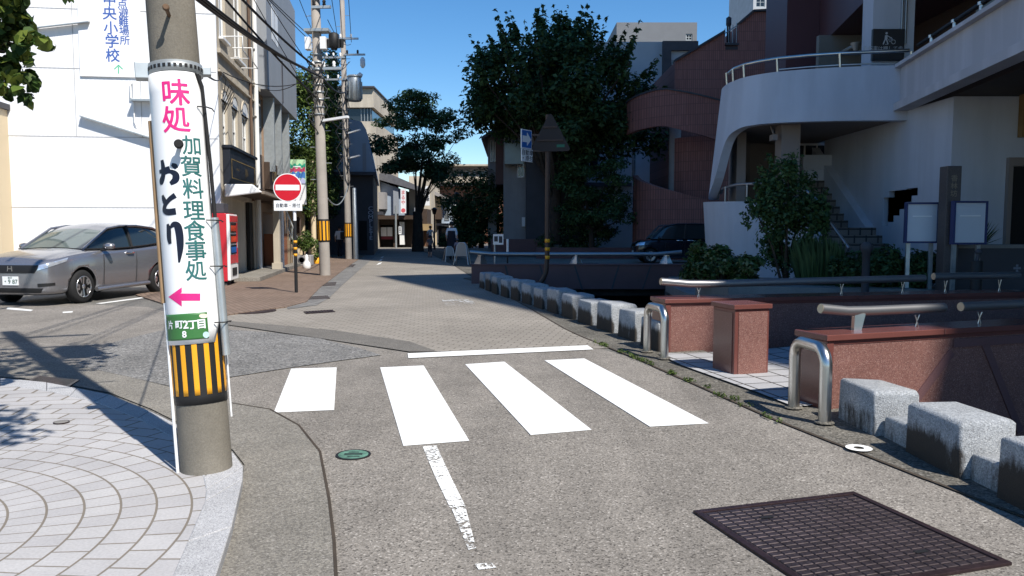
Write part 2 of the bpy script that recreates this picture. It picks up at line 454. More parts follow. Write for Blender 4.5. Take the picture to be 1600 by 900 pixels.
m_canal = mat('canal_wall_stone', (.045, .045, .042), rough=.9, var=.3, vs=2)
m_leaf_near = leafmat('leaf_near', (.018, .042, .010), (.055, .11, .022), (.20, .24, .04))
m_leaf_dark = leafmat('leaf_dark', (.026, .055, .020), (.050, .10, .032), (.09, .145, .05))
m_leaf_mid = leafmat('leaf_mid', (.028, .062, .020), (.055, .115, .035), (.10, .165, .06))
m_leaf_lit = leafmat('leaf_lit', (.03, .06, .012), (.075, .12, .022), (.13, .18, .04))
m_flower = leafmat('leaf_hydrangea', (.04, .08, .02), (.085, .14, .035), (.24, .24, .13))
m_skin = mat('skin', (.42, .24, .17), rough=.6, var=.04)
m_hair = mat('hair_black', (.012, .010, .010), rough=.5)
m_shirt = mat('white_shirt', (.72, .74, .78), rough=.85, var=.05)
m_navycloth = mat('navy_cloth', (.018, .019, .03), rough=.9, var=.1)
m_greycloth = mat('grey_cloth', (.13, .12, .13), rough=.9, var=.1)
m_orange = mat('orange_cone', (.75, .07, .02), rough=.5)
m_silver = mat('silver_metallic_paint', (.30, .30, .325), rough=.25, metal=.7, var=.02, coat=.6)
m_blackcar = mat('black_car_paint', (.010, .013, .022), rough=.2, metal=.2, var=.02, coat=.8)
m_carglass = glassy('car_glass', (.02, .028, .03), rough=.03, spec=.8)
m_windscreen = glassy('windscreen_glass', (.10, .125, .12), rough=.04, spec=.9)
m_chrome = mat('chrome', (.75, .75, .76), rough=.12, metal=1.0, var=.02)
m_lamp = mat('headlamp', (.62, .66, .72), rough=.08, var=.2, vs=14, metal=.6, coat=1.0)
m_alloy = mat('alloy', (.55, .55, .56), rough=.3, metal=.9, var=.05)

# ------------------------------------------------------------------ ground, canal, roads
def gp(pts, z=0.0): return [tuple(G(x, y, z)[:2]) for x, y in pts]
def sheet(name, pts, z, m):
    mb = MB(); ar = sum(pts[i][0]*pts[(i+1)%len(pts)][1]-pts[(i+1)%len(pts)][0]*pts[i][1] for i in range(len(pts)))
    if ar < 0: pts = pts[::-1]
    mb.poly([(x, y, z) for x, y in pts]); return struct(name, mb, m)
def interp(tab, y):
    for (y0, x0), (y1, x1) in zip(tab, tab[1:]):
        if y0 <= y <= y1: return x0 + (x1 - x0) * (y - y0) / (y1 - y0)
    return tab[0][1] if y < tab[0][0] else tab[-1][1]
BANK_L = [(-60, 24), (-10, 8.2), (0, 4.8), (3, 3.75), (4.4, 3.3), (5.4, 3.17), (6.5, 3.05), (8, 2.6), (10, 2.2), (12, 1.72), (15.2, .85), (18, .05), (21, -.75), (24, -1.6)]
BANK_R = [(-60, 31), (-10, 14), (0, 10), (4, 8), (7, 6.6), (9.8, 5.2), (13, 3.9), (16, 3.5), (19, 3.7), (24, 4.9)]
EDGE = [(-40, 17), (-10, 7), (0, 3.95), (2, 3.3), (4.03, 2.62), (6.2, 2.01), (8.87, 1.44), (11.3, .83), (14.5, .35), (17.9, -.2), (24, -1.2), (31.8, -2.35), (45, -4.6), (62, -8.0)]
def smooth(tab, n=60):
    ys = np.linspace(tab[0][0], tab[-1][0], n); return [(float(y), interp(tab, float(y))) for y in ys]
lb = [(x, y) for y, x in BANK_L]; rb = [(x, y) for y, x in BANK_R]
sheet('ground', [(-2500, -60)] + lb + rb[::-1] + [(2500, -60), (2500, 3000), (-2500, 3000)], 0.0, m_side_asphalt)
mb = MB()
for ln, s in ((lb, 1), (rb, -1)):
    for a, b in zip(ln, ln[1:]):
        q = [(a[0], a[1], -2.4), (b[0], b[1], -2.4), (b[0], b[1], -.001), (a[0], a[1], -.001)]
        mb.poly(q if s > 0 else q[::-1])
mb.poly([(-1.6, 24, -2.4), (4.9, 24, -2.4), (4.9, 24, -.001), (-1.6, 24, -.001)])
struct('canal_bank', mb, m_canal)
sheet('canal_water', lb + rb[::-1], -1.75, m_water)

edge_px_bottom = [(x, y) for y, x in EDGE if y <= 9]
apron = [(530, 1400), (527, 1000), (525, 900), (522, 844), (514, 778), (500, 705), (467, 664), (422, 639), (361, 629), (274, 608), (181, 585), (100, 568), (0, 562), (-300, 552)]
near = gp(apron) + gp([(-300, 470), (0, 470), (230, 480), (330, 506), (480, 527), (640, 552), (925, 541)]) + [(x, y) for x, y in edge_px_bottom[::-1] if y < 9]
sheet('road', near[:1] + near[1:] , .004, m_asphalt)
e_near = [(interp(EDGE, y), y) for y in np.linspace(9.75, 62, 40)]
pav = gp([(640, 551), (480, 526), (330, 505), (300, 500), (330, 492), (447, 478), (487, 462), (503, 450), (540, 424), (566, 406), (590, 391)]) + [(-12.5, 62)] + e_near[::-1]
sheet('paved_road', pav, .008, m_pavers)
sheet('road_patch', gp([(117, 572), (195, 589), (274, 607), (320, 600), (365, 590), (460, 575), (530, 565), (596, 556), (560, 545), (500, 530), (430, 521), (350, 516), (250, 518), (180, 535)]), .012, m_patch)
sheet('road_seam_band', gp([(340, 506), (480, 527), (640, 551), (684, 551), (640, 535), (520, 517), (420, 508), (350, 502)]), .014, m_dark_asphalt)
sheet('concrete_gutter', gp([(400, 1400)] + [(x, y) for x, y in apron if y <= 1400] + [(-300, 585), (0, 590), (73, 596), (171, 615), (235, 640), (279, 662), (364, 705), (382, 728), (380, 745), (362, 822), (337, 900), (300, 1100)]), .010, m_concrete)
# the crack between the gutter concrete and the asphalt
mb = MB()
cr = [G(x, y, .0125) for x, y in apron[1:9]]
for a, b in zip(cr, cr[1:]):
    d = (b - a).normalized(); n = Vector((-d.y, d.x, 0)) * .008
    mb.poly([a - n, b - n, b + n, a + n])
struct('road_joint', mb, m_soil)
# strip along the canal, a little above the road
ys = list(np.linspace(-8, 62, 90))
st = [(interp(EDGE, y), y) for y in ys if y < 62]
mb = MB()
for a, b in zip(ys, ys[1:]):
    ra = interp(BANK_L, a) if a < 24 else interp(EDGE, a) + 1.2
    rb_ = interp(BANK_L, b) if b < 24 else interp(EDGE, b) + 1.2
    ea, eb = interp(EDGE, a) + .02, interp(EDGE, b) + .02
    mb.poly([(ea, a, .012), (ra, a, .03), (rb_, b, .03), (eb, b, .012)])
    mb.poly([(ea, a, -.001), (ea, a, .012), (eb, b, .012), (eb, b, -.001)][::-1])
    mb.poly([(ra, a, .03), (ra, a, -.02), (rb_, b, -.02), (rb_, b, .03)][::-1])
struct('canal_path', mb, m_kerb_strip)
mb = MB()
for a, b in zip(ys, ys[1:]):
    if b > 33: break
    ea, eb = interp(EDGE, a), interp(EDGE, b)
    w = .002 + .010 * rnd.random()
    mb.poly([(ea - w, a, .0135), (ea + .021, a, .0135), (eb + .021, b, .0135), (eb - w, b, .0135)])
struct('kerb_joint', mb, m_soil)
# left pavements
fac = lambda s: Vector((-7.92 - .1444 * s, 21.5 + s))
walk = gp([(300, 488), (335, 494), (447, 479), (479, 471), (488, 461), (501, 448), (520, 434), (548, 413), (572, 398), (586, 391)], .03) + [(-13.2, 62), (-18, 62)] + [tuple(fac(s)) for s in (20, 8, 0)] + [(-8.6, 19.6), (-8.4, 17.5)]
mb = MB(); mb.prism(walk, -.02, .03); struct('pavement', mb, m_walk_pavers)
gut = gp([(447, 479), (479, 471), (488, 461), (501, 448), (520, 434), (548, 413), (572, 398), (586, 391), (600, 391), (585, 402), (560, 424), (535, 446), (515, 466), (495, 478), (450, 484)])
sheet('gutter', gut, .016, m_grey_pavers)
sheet('side_road', [(-2.6, 24.5), (60, 24.5), (60, 46), (-4.4, 46), (-2.2, 33)], .006, m_concrete)
# corner plaza of concentric setts
m, nt, b = newmat('concentric_setts')
tc = N(nt, 'ShaderNodeTexCoord'); sp = N(nt, 'ShaderNodeSeparateXYZ'); nt.links.new(tc.outputs['Object'], sp.inputs[0])
def mth(op, a, b_=None):
    n = N(nt, 'ShaderNodeMath', operation=op)
    for i, v in enumerate((a, b_)):
        if v is None: continue
        if hasattr(v, 'is_linked'): nt.links.new(v, n.inputs[i])
        else: n.inputs[i].default_value = v
    return n.outputs[0]
dx, dy = mth('SUBTRACT', sp.outputs[0], -3.42), mth('SUBTRACT', sp.outputs[1], 3.35)
rr = mth('POWER', mth('ADD', mth('MULTIPLY', dx, dx), mth('MULTIPLY', dy, dy)), .5)
th = mth('MULTIPLY', mth('ARCTAN2', dy, dx), 1.75)
cb = N(nt, 'ShaderNodeCombineXYZ'); nt.links.new(th, cb.inputs[0]); nt.links.new(rr, cb.inputs[1])
m_setts = brickmat('', (.43, .42, .42), (.375, .365, .37), (.19, .165, .135), .185, .17, .0065, vec=cb.outputs[0], m_nt=(m, nt, b), vs=1.2, var=.12, bump=.5)
kz = .06
k_out = [(300, 1100), (337, 900), (362, 822), (379, 748), (380, 728), (364, 706), (279, 664), (235, 642), (171, 616), (73, 597), (0, 590), (-300, 583)]
k_in = [(215, 1100), (269, 900), (293, 846), (320, 783), (322, 765), (318, 745), (276, 686), (215, 653), (147, 627), (73, 610), (0, 600), (-300, 592)]
ko, ki = gp(k_out, kz), gp(k_in, kz)
mb = MB(); mb.prism(ki + [(-9, 7), (-9, 1.5), (-1.6, 1.0)], -.02, kz - .004); struct('plaza', mb, m_setts)
mb = MB()
for i in range(len(ko) - 1):
    a, b, c, d = ko[i], ko[i+1], ki[i+1], ki[i]
    L = max((Vector(a) - Vector(b)).length, (Vector(d) - Vector(c)).length); k = max(1, round(L / .55))
    for j in range(k):
        l = lambda p, q, t: (p[0] + (q[0]-p[0]) * t, p[1] + (q[1]-p[1]) * t)
        t0, t1 = j / k + .004 / L, (j + 1) / k - .004 / L
        mb.prism([l(a, b, t0), l(a, b, t1), l(d, c, t1), l(d, c, t0)], -.02, kz, bottom=False)
struct('kerb', mb, m_granite_kerb, bevel=.006)
# ramped tile deck of the little bridge
m_deck = brickmat('deck_tiles', (.40, .40, .41), (.35, .35, .36), (.05, .045, .04), .30, .30, .012, rot=R(-14), offset=0.0, var=.1)
mb = MB()
def deck_z(t): return .034 + .17 * min(1, max(0, (t - .15) / .5))
a0, a1 = Vector((1.98, 9.2)), Vector((2.62, 6.5)); dirb = Vector((.972, .234))
K = 14
dnear, dfar = Vector((.945, .327)), Vector((.976, .216))
for i in range(K):
    t0, t1 = i / K, (i + 1) / K
    p = [a0 + dfar * 5.6 * t0, a1 + dnear * 5.6 * t0, a1 + dnear * 5.6 * t1, a0 + dfar * 5.6 * t1]
    z = [deck_z(t0), deck_z(t0), deck_z(t1), deck_z(t1)]
    mb.add([(q.x, q.y, zz) for q, zz in zip(p, z)], [(0, 1, 2, 3)], 0, True)
    mb.add([(q.x, q.y, -.35) for q in p], [(3, 2, 1, 0)])
mb.poly([(a1.x, a1.y, -.35), (a1.x + dnear.x*5.6, a1.y + dnear.y*5.6, -.35), (a1.x + dnear.x*5.6, a1.y + dnear.y*5.6, .2), (a1.x, a1.y, .03)])
struct('bridge_deck', mb, m_deck)
sheet('bridge_apron', [(1.72, 9.2), (1.82, 8.4), (2.2, 7.0), (2.33, 6.4), (2.62, 6.5), (1.98, 9.2)], .036, m_deck)
mb = MB(); pr = [(interp(BANK_R, y), y) for y in np.linspace(6.9, 21.4, 24)]
mb.prism(pr + [(60, 21.4), (60, 5)], -.3, .2); struct('plaza_terrace', mb, m_stone)

# ------------------------------------------------------------------ road markings and covers
def marking(name, label, pts, m, z=.012, cat='road marking', group=None):
    mb = MB(); pts = gp(pts, z); mb.prism(pts, z - .003, z, bottom=False)
    o = mb.build(name, m); tag(o, label, cat, group); return o
cw = [([(455, 576), (526, 574), (522, 640), (428, 644)], 'short white crosswalk stripe nearest the pole with the banner'),
      ([(594, 574), (662, 571), (733, 688), (630, 696)], 'longest white crosswalk stripe, with the worn centre line below it'),
      ([(727, 569), (788, 565), (924, 671), (829, 679)], 'white crosswalk stripe next to the one closest to the canal'),
      ([(851, 563), (913, 560), (1107, 661), (1015, 666)], 'white crosswalk stripe closest to the pink granite pedestal')]
for p, l in cw: marking('crosswalk_stripe', l, p, m_white_paint, .011, group='crosswalk stripes')
marking('stop_line', 'thin white stop line across the road beyond the crosswalk', [(637, 552), (918, 539.5), (927, 545.5), (638, 559)], m_white_paint, .016)
mb = MB()
for p in ([(660, 697), (682, 696), (703, 742), (680, 745)], [(680, 745), (703, 742), (727, 790), (703, 793)], [(705, 793), (727, 791), (744, 856), (732, 859)], [(742, 881), (768, 879), (776, 887), (748, 890)]):
    mb.poly([(x, y, .009) for x, y in gp(p, .009)][::-1])
tag(mb.build('centre_line', m_worn_paint), 'worn flaking white centre line below the crosswalk', 'road marking')
for i, (p, l) in enumerate([([(588, 414), (594, 412.5), (597, 409.5), (591.5, 411)], 'nearest dash of the lane line on the far street'),
          ([(591.5, 408), (596, 407), (598, 404.5), (594, 405.5)], 'middle dash of the lane line on the far street'),
          ([(594.5, 403), (598, 402.3), (600, 400.5), (596.5, 401.2)], 'farthest dash of the lane line on the far street')]):
    marking('lane_dash', l, p, m_old_paint, .013, group='lane dashes on the far street')
for p, l in [([(150, 474), (158, 474.5), (238, 464), (232, 463)], 'thin white parking line beside the silver car'),
             ([(10, 483), (12, 480), (52, 484), (48, 486)], 'short white parking line in front of the silver car'),
             ([(98, 487), (114, 486), (113, 488), (98, 489)], 'stub of white parking line by the front wheel of the car')]:
    marking('parking_line', l, p, m_old_paint, .010, group='parking lines')
marking('cycle_mark', 'faded pale rectangle painted on the paved street', [(690, 468), (735, 467), (745, 476), (697, 477)], wornpaint('road_paint_faint', (.5, .5, .49), .70, 9), .0115)
# square iron cover
A, B, C = G(1092, 799, .01), G(1342, 769, .01), G(1572, 883, .01)
ex, ey = (B - A), (C - B); lx, ly = ex.length, ey.length
ang = math.atan2(ex.y, ex.x)
cover = thing('manhole_cover', 'large square dark iron cover set in the asphalt', 'manhole cover', A + (ex + ey) / 2 - Vector((0, 0, .006)), ang)
mb = MB(); w = .035
mb.bx(-lx/2, lx/2, -ly/2, -ly/2 + w, 0, .016); mb.bx(-lx/2, lx/2, ly/2 - w, ly/2, 0, .016)
mb.bx(-lx/2, -lx/2 + w, -ly/2 + w + .001, ly/2 - w - .001, 0, .016); mb.bx(lx/2 - w, lx/2, -ly/2 + w + .001, ly/2 - w - .001, 0, .016)
mb.build('frame', m_iron, cover, bevel=.003)
mb = MB(); mb.bx(-lx/2 + w, lx/2 - w, -ly/2 + w, ly/2 - w, 0, .009)
nx, ny = 14, 22
for i in range(nx):
    for j in range(ny):
        cx_, cy_ = (i + .5) / nx * (lx - .09) - (lx - .09) / 2, (j + .5) / ny * (ly - .09) - (ly - .09) / 2
        q = .5 if (i + j) % 2 else 0
        mb.bx(cx_ - .030, cx_ + .030, cy_ - .017, cy_ + .017, .008, .0135)
mb.build('plate', mat('worn_iron', (.056, .043, .047), rough=.4, metal=.5, var=.3, vs=5, fine=.3, fs=50), cover, bevel=.003, seg=1)
for x, y in ((-.2, .3), (.22, -.28)):
    mb = MB(); mb.bx(x - .035, x + .035, y - .012, y + .012, .0136, .0155); mb.build('lifting_slot', m_black, cover)
def round_cover(name, label, c, r, m, m2):
    t = thing(name, label, 'manhole cover', c)
    mb = MB(); mb.lathe([(r, 0), (r, .006), (r * .9, .006), (r * .88, .003)], n=36, smooth=False); mb.build('rim', m, t)
    mb = MB(); mb.lathe([(r * .86, .0), (r * .86, .006), (0, .006)], n=36, smooth=False)
    mb.build('lid', m2, t)
    return t
t = round_cover('round_manhole', 'small round green manhole cover in the asphalt', G(552, 711, .006), .115, m_black, mat('green_worn_paint', (.09, .19, .14), rough=.6, var=.5, vs=16))
mb = MB(); mb.bx(-.06, .06, -.012, .016, .0062, .0075); mb.bx(-.04, .03, .04, .052, .0062, .0075); mb.bx(-.03, .05, -.055, -.04, .0062, .0075); mb.build('lettering', m_black, t)
round_cover('round_manhole', 'round dark manhole cover in the paving near the vending machine', G(387, 486, .013), .5, m_iron, m_iron)
round_cover('round_manhole', 'small metal valve cap in the corner plaza setts', G(96, 660, kz), .055, m_iron, m_stone)
def grate(label, p, m=m_iron, z=.017, n=10):
    q = [Vector((*v, z)) for v in gp(p, z)]
    mb = MB()
    for i in range(n):
        t0, t1 = (i + .1) / n, (i + .72) / n
        a = q[0].lerp(q[1], t0); b = q[0].lerp(q[1], t1); c = q[3].lerp(q[2], t1); d = q[3].lerp(q[2], t0)
        mb.prism([a[:2], b[:2], c[:2], d[:2]], z - .01, z + .004)
    for u, v in ((0, .06), (.94, 1)):
        a = q[0].lerp(q[3], u); b = q[1].lerp(q[2], u); c = q[1].lerp(q[2], v); d = q[0].lerp(q[3], v)
        mb.prism([a[:2], b[:2], c[:2], d[:2]], z - .01, z + .005)
    mb.prism([v[:2] for v in q], z - .012, z - .006, 1)
    o = mb.build('drain_grate', [m, m_black]); tag(o, label, 'drain grate', 'drain grates')
grate('rusty drain grate at the foot of the no entry sign', [(480, 464), (512, 462), (516, 466), (482, 468)])
grate('wide drain grate in the paving below the no entry sign', [(474, 487), (520, 484), (524, 487), (478, 490)])
grate('drain grate in the gutter across from the concrete pole', [(506, 442), (526, 441), (524, 446), (502, 447)])
grate('far drain grate in the gutter beside the second pole', [(540, 414), (556, 413), (552, 417), (535, 418)])
grate('dark drain grate in shade at the edge of the corner plaza', [(34, 600), (60, 587), (124, 594), (104, 607)], m_iron, .014, 16)
mb = MB(); c = G(1342, 700, .0225); k_ = [(c.x + r * math.cos(a), c.y + r * math.sin(a), c.z + .002) for r in (.034, .085) for a in np.linspace(0, 2 * math.pi, 30, endpoint=False)]; mb.add(k_, [(i, 30 + i, 30 + (i + 1) % 30, (i + 1) % 30) for i in range(30)])
tag(mb.build('paint_ring', m_white_paint), 'small white painted ring on the strip by the granite blocks', 'road marking')

# ------------------------------------------------------------------ concrete pole with the banner
pb = G(324, 746); ptop = P(266, 0, 4.86)
ax = (ptop - pb).normalized()
tocam = Vector((-pb.x, -pb.y, 0)).normalized()
yy = -(tocam - ax * tocam.dot(ax)).normalized(); xx = yy.cross(ax)
prot = Matrix((xx, yy, ax)).transposed()
pole = thing('concrete_pole', 'concrete pole wrapped in a white restaurant banner at the plaza corner', 'utility pole', pb, rot=prot)
PM = wm(pole); PI = PM.inverted()
PR = lambda h: .148 - .0035 * h
def onpole(px, py, r=.147):
    o = PI @ Vector((0, 0, EYE)); d = (PI.to_3x3() @ ray(px, py))
    a = d.x**2 + d.y**2; b = 2 * (o.x*d.x + o.y*d.y); c = o.x**2 + o.y**2 - r*r
    D = b*b - 4*a*c
    t = (-b - math.sqrt(max(D, 0))) / (2*a); q = o + d * t
    return math.atan2(q.x, -q.y), q.z
hp = lambda py: onpole(800 - 1.0 * (800 - (266 + (324 - 266) * py / 746)), py)[1]
mb = MB(); mb.lathe([(PR(-.1) + .0, -.1), (PR(0), 0), (PR(3), 3), (PR(9.5), 9.5), (0, 9.5)], n=40); mb.build('shaft', m_pole, pole)
def patch(r, a0, a1, h0, h1, m, name, th=.003, corner=0.0, bulge=0.0):
    mb = MB(); na, nh = 28, 14; vs = []
    for k in range(2):
        for i in range(na + 1):
            for j in range(nh + 1):
                u, v = i / na, j / nh
                a = a0 + (a1 - a0) * u; h = h0 + (h1 - h0) * v
                cx = corner / r
                if corner:   # rounded right corners
                    ov = max(0, abs(v - .5) * (h1 - h0) - ((h1 - h0) / 2 - corner))
                    cut = (corner - math.sqrt(max(0, corner**2 - ov**2))) / r
                    a = a0 + (a1 - cut - a0) * u
                rr = r + (th if k == 0 else 0) + bulge * math.sin(u * 3.1) * (.5 + .5 * math.sin(v * 9 + u * 4))
                vs.append((rr * math.sin(a), -rr * math.cos(a), h))
    o = (na + 1) * (nh + 1); fs = []
    for i in range(na):
        for j in range(nh):
            q = [i*(nh+1)+j, (i+1)*(nh+1)+j, (i+1)*(nh+1)+j+1, i*(nh+1)+j+1]
            fs.append(q); fs.append([x + o for x in q[::-1]])
    rim = [i*(nh+1) for i in range(na+1)] + [na*(nh+1)+j for j in range(1, nh+1)] + [i*(nh+1)+nh for i in range(na-1, -1, -1)] + [j for j in range(nh-1, 0, -1)]
    for a, b in zip(rim, rim[1:] + rim[:1]): fs.append([b, a, a + o, b + o])
    mb.add(vs, fs, 0, True); return mb.build(name, m, pole)
# striped guard sheet
h0, h1 = hp(632), hp(462)
patch(PR(.6) + .0015, -math.pi, math.pi * .999, h0, h1, m_black, 'guard_sheet', .003)
for k in range(14):
    a = -math.pi + (k + .5) * 2 * math.pi / 14 + R(7)
    patch(PR(.6) + .005, a - R(5.6), a + R(5.6), h0 + .055, h1 - .012, m_yellow, 'reflective_stripe', .001)
# banner
bh0, bh1 = hp(537), hp(111)
rb0 = PR(1.5) + .010
patch(rb0, R(-125), R(60), bh0, bh1, m_white_sheet, 'banner', .003, corner=.05)
banner = [c for c in pole.children if c.name.startswith('banner')][0]
rt = rb0 + .0042
def chars(seq, m, bold, name='lettering', sx=1.0):
    mb = MB()
    for ch, px, py, hpx in seq:
        a, h = onpole(px, py, rt); d = 4.66
        mb.text(ch, hpx * d / F * 1.02, None, bold, 0, (rt, a, h), sx)
    o = mb.build(name, m, banner); return o
chars([('味', 274, 147, 43), ('処', 275, 189, 42)], m_magenta, .017)
chars([('加', 301, 229, 31), ('賀', 300, 262, 33), ('料', 303, 297, 33), ('理', 304, 331, 33), ('食', 305, 363, 33), ('事', 307, 394, 33), ('処', 307, 425, 32)], m_teal, .014)
# brush written kana as thick strokes
def stroke(mb, pts):   # pts: (px, py, width px)
    k = 6; P2 = []
    for i in range(len(pts) - 1):
        for j in range(k):
            t = j / k; P2.append([pts[i][c] + (pts[i+1][c] - pts[i][c]) * t for c in range(3)])
    P2.append(list(pts[-1]))
    # relax into a smooth curve
    for _ in range(6):
        P2 = [P2[0]] + [[(P2[i-1][c] + 2*P2[i][c] + P2[i+1][c]) / 4 for c in range(3)] for i in range(1, len(P2)-1)] + [P2[-1]]
    s = [onpole(x, y, rt) for x, y, w in P2]
    L, Rr = [], []
    for i in range(len(P2)):
        a0, b0 = s[max(i-1, 0)], s[min(i+1, len(s)-1)]
        tx, th = (b0[0] - a0[0]) * rt, b0[1] - a0[1]; n = math.hypot(tx, th) or 1
        w = P2[i][2] * 1.45 * 4.66 / F / 2
        off = .0003 * len(mb.f) / 30
        r_ = rt + off
        for lst, sg in ((L, 1), (Rr, -1)):
            a, h = s[i][0] + sg * (-th / n) * w / rt, s[i][1] + sg * (tx / n) * w
            lst.append((r_ * math.sin(a), -r_ * math.cos(a), h))
    n = len(L)
    mb.add(L + Rr, [(i, i + n, i + n + 1, i + 1) for i in range(n - 1)])
mb = MB()
stroke(mb, [(249, 269, 4), (258, 265, 5), (265, 262, 4)])                        # お
stroke(mb, [(253, 250, 4), (255, 262, 6), (255, 276, 6), (252, 287, 6), (250, 281, 3), (256, 271, 3), (266, 267, 4), (275, 272, 7), (275, 281, 8), (266, 287, 4)])
stroke(mb, [(268, 257, 3), (273, 259, 6), (276, 263, 4)])
stroke(mb, [(254, 305, 3), (256, 312, 6), (259, 318, 6)])                        # と
stroke(mb, [(274, 305, 6), (266, 310, 5), (258, 319, 5), (256, 329, 6), (262, 332, 7), (275, 330, 7)])
stroke(mb, [(262, 350, 3), (264, 358, 6), (264, 372, 6), (266, 381, 4)])         # り
stroke(mb, [(266, 356, 2), (271, 350, 6), (278, 352, 8), (281, 368, 8), (282, 388, 7), (280, 410, 2)])
mb.build('lettering', m_ink, banner)
mb = MB()      # arrow to the left
def wrapq(pts, r=rt): return [(r * math.sin(a), -r * math.cos(a), h) for a, h in [onpole(x, y, r) for x, y in pts]]
def arrow_strip(xa, xb, f0, f1, n):
    for i in range(n):
        x0, x1 = xa + (xb - xa) * i / n, xa + (xb - xa) * (i + 1) / n
        mb.poly(wrapq([(x0, f0(x0)), (x1, f0(x1)), (x1, f1(x1)), (x0, f1(x0))]))
arrow_strip(272, 313, lambda x: 470, lambda x: 458.5, 9)
arrow_strip(263, 284, lambda x: 464 + (x - 263) * .72, lambda x: max(464 + (x - 274) * .72, 464), 8)
arrow_strip(263, 284, lambda x: min(464 - (x - 274) * .72, 464), lambda x: 464 - (x - 263) * .72, 8)
mb.build('arrow', m_magenta, banner)
a0, _ = onpole(269, 510, rt); a1, _ = onpole(325, 510, rt)
patch(rt - .001, R(-100), a1, hp(530), hp(489), m_green_plate, 'address_plate', .002)
plate = [c for c in pole.children if c.name.startswith('address_plate')][0]
rt2 = rt + .003
mb = MB()
for ch, px, py, hpx in [('片', 266.6, 509, 14), ('町', 279.5, 508, 14), ('2', 290, 508, 17), ('丁', 301, 508, 15), ('目', 315, 507, 16), ('8', 288, 523, 14)]:
    a, h = onpole(px, py, rt2); mb.text(ch, hpx * 4.66 / F, None, .03, 0, (rt2, a, h))
mb.build('lettering', m_sign_white, plate)
mb = MB(); mb.poly(wrapq([(318 + 7 * math.cos(k*.42), 493.5 + 3.6 * math.sin(k*.42)) for k in range(15)][::-1], rt2)); mb.build('sticker', mat('cream_sticker', (.75, .70, .55)), plate)
mb = MB(); mb.poly(wrapq([(322 + 5 * math.cos(k*.42), 523 + 5 * math.sin(k*.42)) for k in range(15)][::-1], rt2)); mb.build('sticker', mat('pale_blue_sticker', (.45, .66, .68)), plate)
# steel band with slots, brackets, bolt, pipes
hb = hp(101)
mb = MB(); r_ = PR(2.6)
mb.lathe([(r_ + .002, hb - .032), (r_ + .014, hb - .032), (r_ + .014, hb + .032), (r_ + .002, hb + .032)], n=48); mb.build('steel_band', m_galv, pole)
mb = MB()
for k in range(-7, 8):
    a = R(k * 11.5); M = Matrix.Rotation(a, 4, 'Z') @ Matrix.Translation((0, -r_ - .0145, hb))
    mb.box((0, 0, 0), (.017, .004, .022), M=M)
mb.build('band_slots', m_black, pole)
mb = MB(); mb.bx(-r_ - .085, -r_ - .005, -.03, .05, hb - .05, hb + .045); mb.build('bracket', m_galv, pole, bevel=.004); mb = MB(); mb.bx(r_ + .005, r_ + .06, -.02, .04, hb - .02, hb + .03)
mb.build('bracket', m_galv, pole, bevel=.004)
a, h = onpole(264, 24, PR(2.8))
M = Matrix.Rotation(a, 4, 'Z') @ Matrix.Translation((0, -PR(2.8) + .005, h)) @ Matrix.Rotation(math.pi/2, 4, 'X')
mb = MB(); mb.lathe([(.011, 0), (.011, .125), (.019, .127), (.019, .142), (.012, .146)], n=14, M=M); mb.build('step_bolt', mat('rusty_bolt', (.14, .085, .05), rough=.8, var=.3, vs=30), pole)
a, h = onpole(281, 229, rt)
M = Matrix.Rotation(a, 4, 'Z') @ Matrix.Translation((0, -PR(2.) + .005, h)) @ Matrix.Rotation(math.pi/2, 4, 'X')
mb = MB(); mb.lathe([(.013, 0), (.013, .085), (.026, .086), (.026, .11), (.02, .115)], n=16, M=M); mb.build('step_bolt', m_rubber, pole)
mb = MB(); q = lambda a, r, h: (r * math.sin(R(a)), -r * math.cos(R(a)), h)
mb.tube([q(-96, PR(1) + .022, hp(470)), q(-96, PR(1.5) + .022, hp(330)), q(-97, PR(2) + .02, hp(180))], .016, 12); mb.build('conduit', m_tan, pole)
mb = MB(); mb.tube([q(-80, PR(0) + .014, .01), q(-84, PR(.3) + .014, .4), q(-88, PR(1) + .014, hp(540)), q(-92, PR(1.2) + .016, hp(470))], .009, 10); mb.build('conduit', m_white, pole)
mb = MB(); mb.tube([q(63, PR(2) + .03, hp(340)), q(64, PR(1) + .03, hp(465)), q(66, PR(.7) + .03, hp(560))], .024, 12); mb.build('conduit', m_galv, pole)
mb = MB(); mb.tube([q(48, PR(2.5) + .02, hp(112)), q(58, PR(2.4) + .024, hp(130)), q(66, PR(2) + .026, hp(250)), q(68, PR(2) + .028, hp(345))], .011, 10); mb.build('conduit', m_rubber, pole)
mb = MB(); mb.tube([q(84, PR(1.4) + .018, hp(400)), q(86, PR(.8) + .018, hp(540)), q(88, PR(.2) + .016, .35)], .006, 8); mb.build('conduit', m_sign_white, pole)
for py in (165, 345, 418, 507):
    mb = MB(); h = hp(py)
    mb.tube([q(a_, PR(h) + (.02 if a_ < 50 else .058), h + .003 * math.sin(a_)) for a_ in range(40, 100, 10)], .004, 6, caps=False); mb.build('strap', m_black, pole)
mb = MB()    # climbing bolts and arms above the picture
for k in range(6):
    s = 1 if k % 2 else -1; mb.tube([(0, 0, 3.6 + k * .45), (.32 * s, 0, 3.6 + k * .45)], .012, 6)
mb.box((0, 0, 8.6), (1.8, .08, .08)); mb.box((0, -.1, 7.4), (1.2, .06, .06)); mb.build('cross_arm', m_galv, pole)
mb = MB(); mb.lathe([(.20, 6.2), (.24, 6.3), (.24, 7.0), (.2, 7.1)], (.42, 0, 0), 20); mb.build('transformer', m_galv, pole)

